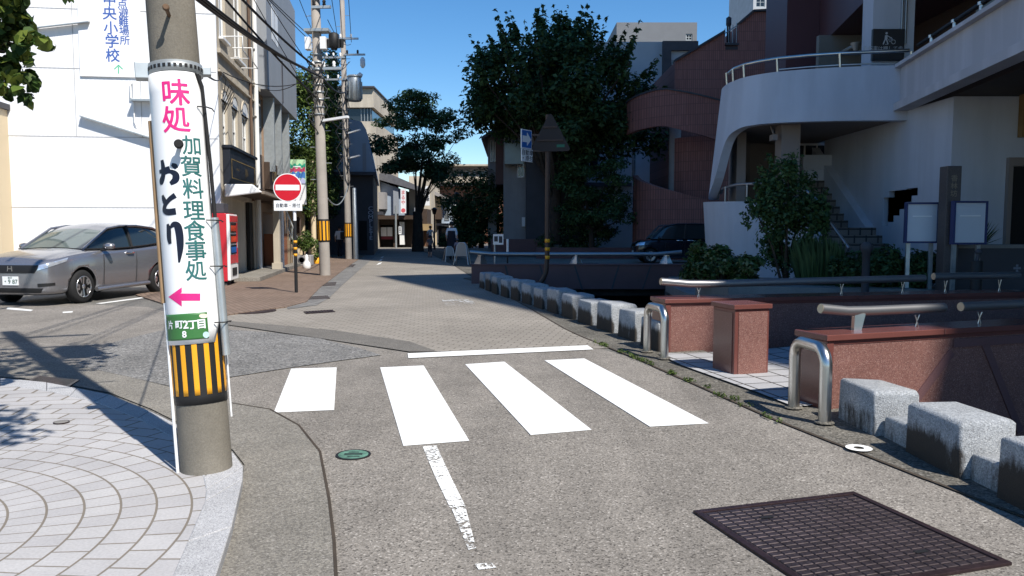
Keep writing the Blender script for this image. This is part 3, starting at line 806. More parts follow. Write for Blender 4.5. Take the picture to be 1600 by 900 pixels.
# ------------------------------------------------------------------ granite kerb blocks
def block(label, c, ang, L, W, H, rnd_, seed, stain=True):
    r = random.Random(seed)
    t = thing('kerb_block', label, 'granite block', (c[0], c[1], .03), ang, 'granite kerb blocks along the canal')
    mb = MB(); k = .92
    vs = []
    for z, s in ((-.04, 1.0), (H * .93, .97), (H, .90)):
        for x, y in ((-1, -1), (1, -1), (1, 1), (-1, 1)):
            vs.append((x * L / 2 * (s if z < H else s * .98) + r.uniform(-.008, .008), y * W / 2 * s + r.uniform(-.008, .008), z + (r.uniform(-.012, .012) if z > 0 else 0)))
    fs = [(3, 2, 1, 0), (8, 9, 10, 11)]
    for a in (0, 4):
        for i in range(4): fs.append((a + i, a + (i+1) % 4, a + 4 + (i+1) % 4, a + 4 + i))
    mb.add(vs, fs); o = mb.build('stone', m_blockst if stain else m_block, t, bevel=.045, seg=4)
    for p in o.data.polygons: p.use_smooth = True
    return t
# the dark weathering that runs down the road side of the blocks
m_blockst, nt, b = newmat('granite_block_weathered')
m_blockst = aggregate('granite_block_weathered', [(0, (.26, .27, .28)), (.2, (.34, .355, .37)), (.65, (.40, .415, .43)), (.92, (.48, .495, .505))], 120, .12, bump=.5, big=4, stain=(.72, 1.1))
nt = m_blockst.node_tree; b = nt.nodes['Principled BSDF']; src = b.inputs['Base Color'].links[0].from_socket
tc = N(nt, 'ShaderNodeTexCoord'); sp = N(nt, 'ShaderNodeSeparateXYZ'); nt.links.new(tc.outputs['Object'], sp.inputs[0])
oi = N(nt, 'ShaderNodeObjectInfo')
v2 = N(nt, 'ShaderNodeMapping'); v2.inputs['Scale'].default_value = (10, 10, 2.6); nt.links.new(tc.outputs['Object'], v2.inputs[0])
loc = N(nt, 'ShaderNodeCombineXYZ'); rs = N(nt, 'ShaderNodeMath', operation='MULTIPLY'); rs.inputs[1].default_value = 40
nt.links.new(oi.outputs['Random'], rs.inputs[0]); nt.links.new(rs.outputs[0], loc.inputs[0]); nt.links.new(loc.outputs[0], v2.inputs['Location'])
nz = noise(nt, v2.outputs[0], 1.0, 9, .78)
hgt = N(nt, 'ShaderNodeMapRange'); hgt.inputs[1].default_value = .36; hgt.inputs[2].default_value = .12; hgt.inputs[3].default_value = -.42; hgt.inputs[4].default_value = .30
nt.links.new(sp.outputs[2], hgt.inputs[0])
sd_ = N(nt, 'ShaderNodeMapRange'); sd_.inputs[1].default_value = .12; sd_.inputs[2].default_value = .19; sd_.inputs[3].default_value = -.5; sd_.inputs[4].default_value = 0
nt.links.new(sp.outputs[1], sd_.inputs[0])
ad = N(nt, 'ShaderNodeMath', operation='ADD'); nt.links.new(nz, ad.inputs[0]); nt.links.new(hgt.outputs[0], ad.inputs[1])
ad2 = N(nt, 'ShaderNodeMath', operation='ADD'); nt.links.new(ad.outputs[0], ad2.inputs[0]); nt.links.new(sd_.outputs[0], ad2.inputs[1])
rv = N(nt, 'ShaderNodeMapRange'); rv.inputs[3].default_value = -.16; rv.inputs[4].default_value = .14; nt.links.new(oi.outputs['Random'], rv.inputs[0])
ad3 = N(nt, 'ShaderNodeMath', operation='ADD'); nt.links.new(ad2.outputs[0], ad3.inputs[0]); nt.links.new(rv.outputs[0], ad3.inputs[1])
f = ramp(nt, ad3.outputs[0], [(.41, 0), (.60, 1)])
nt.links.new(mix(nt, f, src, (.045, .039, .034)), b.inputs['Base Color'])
# local +y of a block looks at the road
def road_block(c, nxt, label, L, H, seed, W=.34, off=0):
    d = (Vector(nxt) - Vector(c)).normalized()
    return block(label, c, math.atan2(d.y, d.x), L, W, H, 0, seed)
near_blocks = [((2.74, 5.82), .56, .30, 'weathered granite block right behind the nearer steel hoop'),
               ((2.81, 4.88), .60, .33, 'big granite block with a dark stained side, between its two low neighbours'),
               ((2.88, 3.95), .66, .34, 'granite block cut off by the right edge of the photo')]
for i, (c, L, H, l) in enumerate(near_blocks):
    road_block(c, (c[0] - .06, c[1] + 1), l, L, H, i)
for i, (c, l) in enumerate([((2.80, 5.36), 'low granite link stone between the two nearest blocks'), ((2.87, 4.42), 'low granite link stone left of the block at the photo edge')]):
    road_block(c, (c[0] - .06, c[1] + 1), l, .34, .15, 20 + i, .28)
ords = ['first', 'second', 'third', 'fourth', 'fifth', 'sixth', 'seventh', 'eighth', 'ninth', 'tenth', 'eleventh', 'twelfth', 'thirteenth', 'fourteenth']
spots = []
for k in range(14):
    y = 9.72 + k * .835
    spots.append((interp([(9, 1.98), (10, 1.86), (11, 1.62), (12, 1.37), (13.5, .98), (15.2, .56), (18, -.20), (21, -.86), (23, -1.2)], y), y))
for k in range(13):
    road_block(spots[k], spots[k + 1], f'granite kerb block by the road, {ords[k]} from the farther steel hoop', .60, .36 + .02 * (k % 3), 40 + k, .40)

# ------------------------------------------------------------------ little bridge: parapets, rails, pedestal, hoops
def granite_wall(name, label, cat, a, b, h, th, z0, side, group=None):
    """parapet from plan point a (end at the road) to b; side=+1 when the thickness goes to the left of a->b"""
    a, b = Vector(a), Vector(b); d = (b - a); L = d.length
    t = thing(name, label, cat, (a.x, a.y, 0), math.atan2(d.y, d.x), group)
    y0, y1 = (0, th) if side > 0 else (-th, 0)
    mb = MB(); mb.bx(.05, L, y0 + .012, y1 - .012, z0, h - .055); mb.build('panel', m_granite, t)
    mb = MB(); mb.bx(0, .07, y0, y1, z0, h - .053); mb.build('end_post', m_granite_red, t, bevel=.006)
    mb = MB(); mb.bx(-.018, 0, y0 + .05, y1 - .05, max(z0, .06), h - .10); mb.build('end_plate', m_granite_brown, t)
    mb = MB()
    k = max(1, round(L / 1.2))
    for i in range(k): mb.bx(-.02 + i * (L + .02) / k + .002, -.02 + (i + 1) * (L + .02) / k - .002, y0 - .02, y1 + .02, h - .05, h)
    mb.build('coping', m_granite_red, t, bevel=.006)
    mb = MB(); mb.bx(.071, L, y0 + .006, y1 - .006, h - .085, h - .0505); mb.build('trim_band', m_granite_red, t)
    return t, L
nearp, Ln = granite_wall('granite_parapet', 'nearer pink granite parapet with a short round metal rail', 'parapet', (2.555, 6.33), (8.4, 8.35), .64, .36, -.45, 1)
mb = MB()
for i in range(6):
    x = 1.0 + i * .95; mb = MB()
    mb.box((0, .01, .0), (.075, .022, .98), M=Matrix.Translation((x, 0, .08)) @ Matrix.Rotation(R(44 if i % 2 == 0 else -30), 4, 'Y')); mb.build('inlay', m_purple_stone, nearp)
mb = MB(); mb.bx(1.35, Ln, -.001, .02, .47, .545); mb.build('inlay', m_purple_stone, nearp)
farp, Lf = granite_wall('granite_parapet', 'farther pink granite parapet with a long dark rail across the bridge', 'parapet', (1.83, 9.33), (6.9, 10.45), .66, .42, -.45, 1)
def rail(label, pts, r, posts, zbase, m=m_rail, pyr=False, big=True, group='metal rails on the parapets'):
    t = thing('metal_rail', label, 'railing', pts[0], 0, group)
    mb = MB(); mb.tube(pts, r, 16); mb.build('rail_bar', m, t, world=True)
    if True:
        a = Vector(pts[0]); d = (Vector(pts[1]) - a).normalized()
        mb = MB(); mb.tube([a - d * .004, a - d * .001], r * .93, 16); mb.build('end_cap', mat_cap, t, world=True)
    for i, p in enumerate(posts):
        p = Vector(p); mb = MB()
        if pyr: mb.lathe([(.19, 0), (.17, .03), (.08, p.z - zbase - .02), (.08, p.z - zbase)], (p.x, p.y, zbase), 4, smooth=False)
        else:
            for s in (-1, 1): mb.tube([(p.x + s * .012, p.y, zbase), (p.x, p.y, zbase + .05), (p.x + s * .02, p.y, p.z - r * .6)], .006, 6)
            if i == 0 and big:
                mb.add([(p.x-.035,p.y-.03,zbase),(p.x+.03,p.y-.03,zbase),(p.x+.03,p.y+.03,zbase),(p.x-.035,p.y+.03,zbase),(p.x-.03,p.y-.03,p.z),(p.x+.06,p.y-.03,p.z),(p.x+.06,p.y+.03,p.z),(p.x-.03,p.y+.03,p.z)], [(3,2,1,0),(4,5,6,7),(0,1,5,4),(1,2,6,5),(2,3,7,6),(3,0,4,7)])
        mb.build('bracket', m_steel, t, world=True)
    return t
mat_cap = mat('brass_cap', (.45, .38, .28), rough=.4, metal=.5)
dn = (Vector((8.4, 8.35)) - Vector((2.555, 6.33))).normalized(); pn = Vector((-dn.y, dn.x)); o_ = Vector((2.555, 6.33)) + pn * .18
onn = lambda s, z: (o_.x + dn.x * s, o_.y + dn.y * s, z)
rail('short polished rail on the nearer granite parapet', [onn(.08, .835), onn(.35, .805), onn(.6, .80), onn(1.42, .80)], .041, [onn(.46, .78), onn(1.12, .77)], .64)
rail('second rail of the nearer parapet, cut off by the photo edge', [onn(1.62, .80), onn(2.2, .80), onn(4, .80)], .041, [onn(1.85, .77), onn(3, .77)], .64, big=False)
df = (Vector((6.9, 10.45)) - Vector((1.83, 9.33))).normalized(); pf = Vector((-df.y, df.x)); of = Vector((1.83, 9.33)) + pf * .2
onf = lambda s, z: (of.x + df.x * s, of.y + df.y * s, z)
rail('long dark rail on the farther granite parapet', [onf(.02, .86), onf(.4, .825), onf(.7, .82), onf(3.72, .85)], .045, [onf(.52, .80), onf(2.5, .82), onf(3.4, .83)], .66, big=False)
rail('continuing rail of the farther parapet with a pale round end', [onf(3.86, .87), onf(4.4, .87), onf(5.2, .87)], .045, [onf(4.05, .84), onf(4.9, .84)], .66, big=False)
ped = thing('granite_pedestal', 'free standing pink granite pedestal in the middle of the bridge entrance', 'pedestal', G(1152, 588) + Vector((.07, .16, .02)), R(17))
h = .72
mb = MB(); mb.bx(-.20, .20, -.20, .20, 0, h - .05); mb.build('core', m_granite_red, ped, bevel=.006)
mb = MB(); mb.bx(-.155, .175, -.206, -.196, .012, h - .075); mb.build('front_panel', m_granite, ped)
mb = MB(); mb.bx(-.208, -.196, -.165, .18, .012, h - .085); mb.build('side_panel', m_granite_brown, ped)
mb = MB(); mb.bx(-.222, .222, -.222, .222, h - .048, h); mb.build('cap', m_granite_red, ped, bevel=.006)
def hoop(label, a, b, h):
    a, b = Vector(a), Vector(b); c = (a + b) / 2; d = (b - a).normalized()
    t = thing('steel_hoop', label, 'hoop bollard', (c.x, c.y, .03), math.atan2(d.y, d.x), 'steel hoop bollards')
    w = (b - a).length / 2; k = .13; pts = [(-w, 0, 0), (-w, 0, h - k)]
    pts += [(-w + k - k * math.cos(x), 0, h - k + k * math.sin(x)) for x in np.linspace(.2, math.pi/2, 6)]
    pts += [(w - k + k * math.sin(x), 0, h - k + k * math.cos(x)) for x in np.linspace(0, math.pi/2 - .2, 6)] + [(w, 0, h - k), (w, 0, 0)]
    mb = MB(); mb.tube(pts, .046, 18); mb.build('pipe', m_steel, t)
    for x in (-w, w):
        mb = MB(); mb.lathe([(.075, 0), (.07, .008), (.05, .01)], (x, 0, 0), 18); mb.build('base_ring', m_kerb_strip, t)
hoop('farther steel hoop bollard at the left end of the far parapet', G(1011, 553), G(1038, 564), .56)
hoop('nearer steel hoop bollard beside the weathered granite block', G(1240, 642), G(1288, 666), .56)

# ------------------------------------------------------------------ far bridge over the canal
fb = thing('stone_bridge', 'low dark red stone bridge face spanning the canal under the long silver rail', 'bridge', (-1.1, 21.3, 0), 0)
mb = MB(); mb.bx(0, 6.5, 0, .35, -.14, .50); mb.build('fascia', m_purple_stone, fb)
mb = MB(); mb.bx(-.03, 6.5, -.03, .40, .502, .54); mb.build('coping', m_purple_stone, fb, bevel=.008)
mb = MB()
for i, x in enumerate((1.0, 1.95, 2.9, 3.9, 4.75, 5.6)):
    mb.box((0, 0, 0), (.045, .012, .70), M=Matrix.Translation((x, -.004, .18)) @ Matrix.Rotation(R((-14, -16, -18, 16, 18, 20)[i]), 4, 'Y')); mb.build('inlay', m_darkgrey, fb); mb = MB()
mb = MB(); mb.bx(0, 6.2, .36, 4, -.35, -.02); mb.build('deck', m_canal, fb)
rail('long silver rail on the far bridge in front of the black car', [(-1.15, 21.45, .86), (-.6, 21.45, .81), (.2, 21.45, .80), (3.9, 21.45, .80), (4.3, 21.45, .83), (4.62, 21.45, .86)], .055, [(-.85, 21.45, .78), (1.75, 21.45, .78), (4.2, 21.45, .78)], .54, m_rail, True)

# ------------------------------------------------------------------ left side of the street
A0 = Vector((-7.92, 21.5, 0)); URZ = math.atan2(.9897, -.1429)
def fx(px):       # distance along the left facades seen at a pixel column
    u = (px - 800) / F
    return ((-7.92 + .1444 * 21.5) / (u + .1444) - 21.5) / .9897
def fz(px, py):   # height on the left facades at a pixel
    d = 21.5 + .9897 * fx(px); return P(px, py, d).z
def window(parent, x0, x1, z0, z1, y, fm, pm, bars=(1, 0), fw=.05, name='window', sill=False):
    mb = MB(); t = .05
    mb.bx(x0, x0 + fw, y - t, y, z0, z1); mb.bx(x1 - fw, x1, y - t, y, z0, z1)
    mb.bx(x0 + fw, x1 - fw, y - t, y, z0, z0 + fw); mb.bx(x0 + fw, x1 - fw, y - t, y, z1 - fw, z1)
    for i in range(bars[0]):
        x = x0 + (x1 - x0) * (i + 1) / (bars[0] + 1); mb.bx(x - fw*.35, x + fw*.35, y - t*.9, y, z0 + fw, z1 - fw)
    for i in range(bars[1]):
        z = z0 + (z1 - z0) * (i + 1) / (bars[1] + 1); mb.bx(x0 + fw, x1 - fw, y - t*.8, y - .001, z - fw*.3, z + fw*.3)
    o = mb.build(name, fm, parent)
    mb = MB(); mb.poly([(x0 + .01, y - .012, z0 + .01), (x1 - .01, y - .012, z0 + .01), (x1 - .01, y - .012, z1 - .01), (x0 + .01, y - .012, z1 - .01)]); mb.build('pane', pm, o)
    if sill:
        mb = MB(); mb.bx(x0 - .06, x1 + .06, y - .24, y - .055, z0 - .07, z0 - .002); mb.build('sill', fm, o)
    return o
def body(parent, x0, x1, y0, y1, z0, z1, m, holes=(), name='wall', t=.16, roof=None, front=True):
    """four walls with openings in the front one, closed behind"""
    mb = MB()
    mb.holed(x0, x1, z0, z1, list(holes), y0, t)
    mb.poly([(x1,y0,z0),(x1,y1,z0),(x1,y1,z1),(x1,y0,z1)]); mb.poly([(x1,y1,z0),(x0,y1,z0),(x0,y1,z1),(x1,y1,z1)])
    mb.poly([(x0,y1,z0),(x0,y0,z0),(x0,y0,z1),(x0,y1,z1)]); mb.poly([(x0,y0,z1),(x1,y0,z1),(x1,y1,z1),(x0,y1,z1)])
    for a, b, c, d in holes:
        mb.poly([(a-.02,y0+t+.002,c-.02),(b+.02,y0+t+.002,c-.02),(b+.02,y0+t+.002,d+.02),(a-.02,y0+t+.002,d+.02)])
    return mb.build(name, m, parent)

bb = thing('beige_building', 'beige rendered building with arched windows and a white corrugated end wall', 'building', A0, URZ)
W1 = fx(408.5)
up1 = (fx(352), fx(362), 6.72, 8.9); up2 = (fx(374.5), fx(386.5), 6.60, 8.9)
arch = [(fx(a), fx(b)) for a, b in ((353.5, 361.5), (368.5, 377), (383.5, 392.5))]
shop = (fx(365), fx(398), .12, 2.35)
holes = [up1, up2, shop] + [(a, b, 3.72, 5.05) for a, b in arch]
body(bb, 0, W1, 0, 7.2, 0, 12, m_beige, holes)
window(bb, *up1, .12, m_white, m_glass_blue, (1, 0), .07, sill=True)
window(bb, *up2, .12, m_white, m_glass, (1, 0), .07, sill=True)
for a, b in arch:
    w = window(bb, a, b, 3.72, 5.05, .12, m_white, m_glass, (1, 1), .06)
    mb = MB(); c = (a + b) / 2; r = (b - a) / 2 + .02
    pts = [(c + r * math.cos(t), 5.05 + r * .8 * math.sin(t)) for t in np.linspace(0, math.pi, 13)]
    mb.prism_xz(pts, -.012, .10); mb.build('arch_panel', m_white, w)
    mb = MB()
    for t0, t1 in zip(np.linspace(0, math.pi, 9), np.linspace(0, math.pi, 9)[1:]):
        mb.prism_xz([(c + q * math.cos(t), 5.05 + q * .8 * math.sin(t)) for q, t in ((r, t0), (r + .09, t0), (r + .09, t1), (r, t1))], -.03, .0)
    mb.build('arch_moulding', m_beige, w)
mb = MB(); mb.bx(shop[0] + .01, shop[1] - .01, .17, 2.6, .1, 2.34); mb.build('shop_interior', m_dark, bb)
mb = MB(); mb.bx(shop[0], shop[0] + .10, .03, .13, .12, 2.35); mb.build('door_jamb', m_black, bb); mb = MB(); mb.bx(shop[1] - .55, shop[1], .03, .13, .12, 2.35); mb.build('shop_door', m_black, bb)
mb = MB(); mb.tube([(fx(400.5), -.12, .1), (fx(400.5), -.12, 10)], .075, 12); mb.build('drain_pipe', m_white, bb)
mb = MB(); mb.tube([(fx(394.5), -.07, 2.4), (fx(394.5), -.07, 10)], .045, 10); mb.build('drain_pipe', mat('brown_pipe', (.12, .075, .05)), bb)
for z in (2.9, 5.2, 7.4):
    mb = MB(); mb.bx(fx(400.5) - .10, fx(400.5) + .10, -.14, 0, z, z + .05); mb.build('pipe_clip', m_steel, bb)
mb = MB(); mb.bx(.05, W1, -.10, -.001, 6.22, 6.34); mb.bx(.05, W1, -.08, -.001, 5.72, 5.78); mb.build('cornice', m_beige, bb)
mb = MB(); mb.bx(-.07, -.003, -.02, 6.15, .0, 11.9); mb.build('corrugated_wall', ribbed('white_corrugated_end', (.80, .80, .81), .11, rough=.5, bump=.25, axis='Y'), bb)
mb = MB()
for z in (7.18, 5.66, 3.9, 2.05): mb.bx(-.078, -.071, 0, 6.1, z, z + .018)
for y in (1.92, 3.55): mb.bx(-.078, -.071, y, y + .014, 3.9, 11)
mb.build('panel_seam', mat('seam_grey', (.42, .42, .43)), bb)
mb = MB(); mb.bx(-.09, -.071, 6.05, 6.2, 0, 11.9); mb.build('corner_trim', m_darkwood, bb)
# small wall fixtures of the facade
for px, py in ((356, 57), (372, 75)):
    x, z = fx(px), fz(px, py); mb = MB()
    mb.tube([(x, 0, z), (x, -.55, z + .02), (x, -.55, z - .35), (x + .9, -.55, z - .40), (x + .9, 0, z - .40)], .018, 6); mb.build('flag_rail', m_white, bb)
mb = MB(); x, z = fx(349), fz(349, 112)
for k in range(5): mb.tube([(x + .1*k, -.02, z + .1), (x + .05 + .2 * math.sin(k), -.18 - .06*k, z - .2 - .1*k), (x + .35, -.05, z - .6 - .12*k)], .012, 5)
mb.build('cable_coil', m_cable, bb)
# cream neighbour
cb_ = thing('cream_building', 'cream corrugated building at the left edge behind the silver car', 'building', (-12.97, 20.30, 0), R(8.2))
mb = MB(); mb.bx(-8, -.05, -.25, 6, 0, 4.55); mb.build('wall', ribbed('cream_corrugated_front', (.66, .54, .36), .1, bump=.3), cb_)
mb = MB(); mb.bx(-8.1, .02, -.35, 6.1, 4.553, 4.7); mb.build('roof', m_darkgrey, cb_)

# big school sign on the white wall
def wallpt(px, py, off=.09):
    r = ray(px, py); n = Vector((.1429, -.9897, 0)); a = A0 + n * off
    t = (n.dot(a - Vector((0, 0, EYE)))) / n.dot(r); return Vector((0, 0, EYE)) + r * t
c0, c1 = wallpt(126, 119), wallpt(216, -60)
ss = thing('school_sign', 'white board with blue vertical lettering and a green arrow on the white wall', 'sign', (c0 + c1) / 2, R(8.2))
Wd, Hd = (c1 - c0).xy.length, c1.z - c0.z
mb = MB(); mb.bx(-Wd/2, Wd/2, -.03, .015, -Hd/2, Hd/2); mb.build('board', mat('sign_board_white', (.84, .84, .85), var=.02), ss)
si = wm(ss).inverted()
def sgn(seq, m, bold):
    mb = MB()
    for ch, px, py, h in seq:
        p = si @ wallpt(px, py, .13); p.y = -.033
        mb.text(ch, h * 20.6 / F * .9, Matrix.Translation(p), bold)
    mb.build('lettering', m, ss)
sgn([('中', 171, 1, 23), ('央', 171, 22, 24), ('小', 173, 45, 24), ('学', 175, 66, 24), ('校', 176, 88, 24)], m_blue_txt, .015)
sgn([('拠', 189, -10, 17), ('点', 191, 7, 17), ('避', 193, 21, 17), ('難', 193, 35, 17), ('場', 194, 49, 17), ('所', 195, 64, 17)], m_blue_txt, .012)
mb = MB()
for a, b in (((185, 115), (185, 104)), ((178.5, 108), (185.3, 101.5)), ((191.5, 108), (184.7, 101.5))):
    p, q = si @ wallpt(*a, .13), si @ wallpt(*b, .13); p.y = q.y = -.034; dd = (q - p).normalized() * .014; nn = Vector((-dd.z, 0, dd.x)); mb.poly([p - nn, q - nn, q + nn, p + nn] if (q - p).x * nn.z - (q - p).z * nn.x > 0 else [p - nn, p + nn, q + nn, q - nn])
mb.build('arrow', m_green_txt, ss)
def wallbar(name, label, a, b, w, cat):
    p, q = wallpt(*a, .16), wallpt(*b, .16); t = thing(name, label, cat, (p + q) / 2, 0, 'lamp bars on the white wall')
    mb = MB(); mb.beam(p, q, .08, w); mb.build('housing', m_white, t, world=True, bevel=.01)
    mb = MB(); mb.beam(p + Vector((0, -.04, -w * .6)), q + Vector((0, -.04, -w * .6)), .08, w * .3); mb.build('tube', m_galv, t, world=True)
    for r in (p.lerp(q, .15), p.lerp(q, .85)):
        mb = MB(); mb.beam(r, r + Vector((-.02, .09, -.02)), .03, .03); mb.build('arm', m_galv, t, world=True)
wallbar('wall_lamp', 'long slanting white lamp bar below the school sign', (126, 178), (239, 213), .10, 'wall lamp')
wallbar('wall_lamp', 'long white lamp bar near the tree leaves at the upper left', (43, 43), (140, 32), .07, 'wall lamp')
mb = MB(); mb.tube([wallpt(209, 155, .12), wallpt(204, 153, .14), wallpt(204, 130, .12), wallpt(208, 127, .12), wallpt(209, 158, .13), wallpt(210, 190, .12), wallpt(214, 200, .12), wallpt(238, 212, .12)], .022, 6)
tag(mb.build('conduit_pipe', m_white), 'thin white conduit pipe bent down the white wall', 'pipe')
mb = MB(); p = wallpt(222, 157, .22); mb.box(p, (.55, .25, .05), R(8.2)); tag(mb.build('wall_shelf', m_galv), 'small grey ledge on the white wall behind the pole', 'ledge')

# dark shop sign and awning
s0, s1 = fx(352), fx(393)
sg = thing('shop_sign', 'navy shop sign with faint gold lettering above the black shop front', 'sign', A0 + Vector((-.1429, .9897, 0)) * s0, URZ)
L = s1 - s0
mb = MB(); mb.bx(0, L, -.20, -.002, 2.72, 3.72); mb.build('board', m_navy, sg, bevel=.01)
mb = MB(); mb.bx(-.04, L + .04, -.26, -.002, 3.722, 3.80); mb.build('moulding', m_navy, sg)
mb = MB()
for z in (2.90, 3.42): mb.bx(.2, L - .2, -.206, -.201, z, z + .02)
for x in (.2, L - .22): mb.bx(x, x + .02, -.206, -.201, 2.92, 3.42)
mb.build('border', m_gold, sg)
mb = MB(); mb.text('JIN', .36, Matrix.Translation((L * .60, -.204, 3.17)), .01); mb.text('restaurant', .12, Matrix.Translation((L * .27, -.204, 3.20)), 0)
mb.build('lettering', mat('dull_gold', (.16, .12, .06)), sg)
aw = thing('awning', 'brown slatted awning with a white rounded end over the shop front', 'awning', A0 + Vector((-.1429, .9897, 0)) * s0, URZ)
La = fx(427) - s0
mb = MB(); mb.prism_xz([(0, 2.52), (La, 2.42), (La, 2.49), (0, 2.60)], -1.0, -.005); mb.build('canopy', m_darkwood, aw)
mb = MB(); mb.prism_xz([(0, 2.46), (La, 2.36), (La, 2.44), (0, 2.54)], -1.10, -1.003); mb.build('fascia', mat('weathered_wood', (.22, .18, .14), var=.2, vs=6), aw)
mb = MB(); mb.add([(-.12, -1.05, 2.5), (-.12, -.05, 2.36), (-.12, -.05, 2.72), (-.12, -.8, 2.72), (-.003, -1.05, 2.5), (-.003, -.05, 2.36), (-.003, -.05, 2.72), (-.003, -.8, 2.72)], [(0,1,2,3),(7,6,5,4),(0,4,5,1),(1,5,6,2),(2,6,7,3),(3,7,4,0)][::1]); mb.build('end_cap', m_white, aw, bevel=.03)
# vending machine
vm = thing('vending_machine', 'tall red drink vending machine against the white wall by the shop', 'vending machine', (-7.34, 20.32, .03), URZ)
mb = MB(); mb.bx(0, 1.05, .02, .76, .10, 1.86); mb.build('cabinet', m_red_vm, vm, bevel=.02)
mb = MB(); mb.bx(.02, 1.03, -.06, .018, .12, 1.84); mb.build('door', m_white, vm, bevel=.015)
for z0, z1 in ((1.36, 1.62), (1.08, 1.32), (.80, 1.04)):
    f = MB(); f.bx(.10, .80, -.075, -.062, z0, z1); f = f.build('display_window', m_glass, vm)
    mb = MB()
    for i in range(7): mb.lathe([(.028, 0), (.032, .02), (.032, .15), (.02, .18)], (.16 + i * .095, -.05, z0 + .03), 8)
    mb.build('cans', m_orange if z0 > 1 else m_sign_blue, f)
mb = MB(); mb.bx(.06, .99, -.08, -.062, 1.64, 1.80); mb.bx(.84, .99, -.075, -.062, .55, 1.62); mb.bx(.06, .80, -.072, -.062, .56, .78); mb.build('red_panel', m_red_vm, vm)
mb = MB(); mb.bx(.25, .80, -.075, -.062, .24, .44); mb.build('pickup_flap', m_black, vm)
mb = MB(); mb.bx(.86, .96, -.085, -.074, .95, 1.1); mb.build('coin_slot', m_galv, vm)
for x in (.08, .95):
    for y in (.08, .66): mb = MB(); mb.lathe([(.06, 0), (.035, .03), (.035, .1)], (x, y, 0), 10); mb.build('foot', m_black, vm)
mb = MB(); mb.bx(-.004, .0, .30, .48, 1.22, 1.36); mb.build('sticker', mat('yellowed_paper', (.72, .66, .42)), vm)
mb = MB(); mb.bx(.15, .75, .1, .7, 1.87, 2.12); mb.build('top_box', m_darkgrey, vm, bevel=.01)
# step in front of shop
stp = thing('shop_step', 'low concrete step along the black shop front', 'step', A0, URZ)
mb = MB(); mb.bx(.25, fx(447), -.95, -.003, .025, .15); mb.build('slab', m_concrete, stp, bevel=.01)
col_ = thing('porch_post', 'cream painted porch post beside the shop door', 'post', A0 + Vector((-.1429, .9897, 0)) * fx(397), URZ)
mb = MB(); mb.bx(-.10, .14, -.85, -.65, .15, 2.42); mb.build('shaft', m_beige, col_); mb = MB(); mb.bx(-.16, .20, -.90, -.60, .15, .35); mb.build('base', m_beige, col_)
pt = MB(); p = A0 + Vector((-.1429, .9897, 0)) * fx(404) + Vector((.9897, .1429, 0)) * .8
pt.tube([p + Vector((0, 0, .15)), p + Vector((0, 0, 2.45))], .065, 12); tag(pt.build('white_pipe_post', m_white), 'round white pipe post holding the awning', 'post')
# white manekineko-like pot by the step -> plain white ornament
wo = MB(); p = A0 + Vector((-.1429, .9897, 0)) * fx(418) + Vector((.9897, .1429, 0)) * 1.35
wo.lathe([(.13, 0), (.16, .08), (.13, .2), (.06, .3), (.07, .4), (.03, .5), (0, .52)], p + Vector((.05, 0, .03)), 14); tag(wo.build('ornament', m_white), 'small white ornament standing at the corner of the shop step', 'ornament')

# grey clad building with stairs
gb = thing('grey_building', 'grey clad building with a glazed floor and brown plank wall below', 'building', A0 + Vector((-.1429, .9897, 0)) * W1, URZ)
WG = fx(456) - W1; gx = lambda px: fx(px) - W1
mb = MB(); mb.bx(.0, WG, -.35, 7, 6.32, 11.1); mb.build('upper_cladding', m_greyclad, gb)
mb = MB()
for px in (417, 421): mb.bx(gx(px), gx(px) + .9, -.36, -.3505, 8.3, 9.5)
mb.build('vent_panel', m_white, gb)
mb = MB(); mb.bx(gx(432) , gx(432) + .18, -.38, -.3505, 6.4, 8.0); mb.build('downpipe', m_darkgrey, gb)
gh = [(gx(411), gx(420.5), 4.15, 6.2), (gx(422), gx(432), 4.15, 6.2), (gx(434), gx(444), 3.9, 6.2)]
st_h = (gx(416), gx(444), .1, 2.1)
body(gb, .02, WG, .1, 7, 0, 6.318, m_wood, gh + [st_h])
for h in gh: window(gb, *h, .22, m_galv, m_glass, (1, 1), .07)
for px in (421.3, 433, 445.5):
    mb = MB(); mb.bx(gx(px) - .09, gx(px) + .09, -.28, .098, 3.6, 6.31); mb.build('mullion_post', m_galv, gb)
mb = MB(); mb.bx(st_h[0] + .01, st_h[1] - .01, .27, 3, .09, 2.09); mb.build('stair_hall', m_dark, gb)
bs = thing('shop_sign', 'small dark brown sign with gold characters on the plank wall', 'sign', A0 + Vector((-.1429, .9897, 0)) * fx(420), URZ)
Lb = fx(434) - fx(420)
mb = MB(); mb.bx(0, Lb, -.10, .09, 2.95, 3.95); mb.build('board', m_darkwood, bs, bevel=.01)
mb = MB(); mb.text('にの', .62, Matrix.Translation((Lb / 2, -.103, 3.45)), .03); mb.build('lettering', m_gold, bs)
mb = MB(); mb.bx(gx(410), gx(447), -.45, .098, 2.42, 2.52); mb.build('eave', m_darkwood, gb)
mb = MB(); mb.text('ONIKI', .3, Matrix.Translation((gx(426), -.02, 2.30)), .01); mb.build('lettering', m_black, gb)
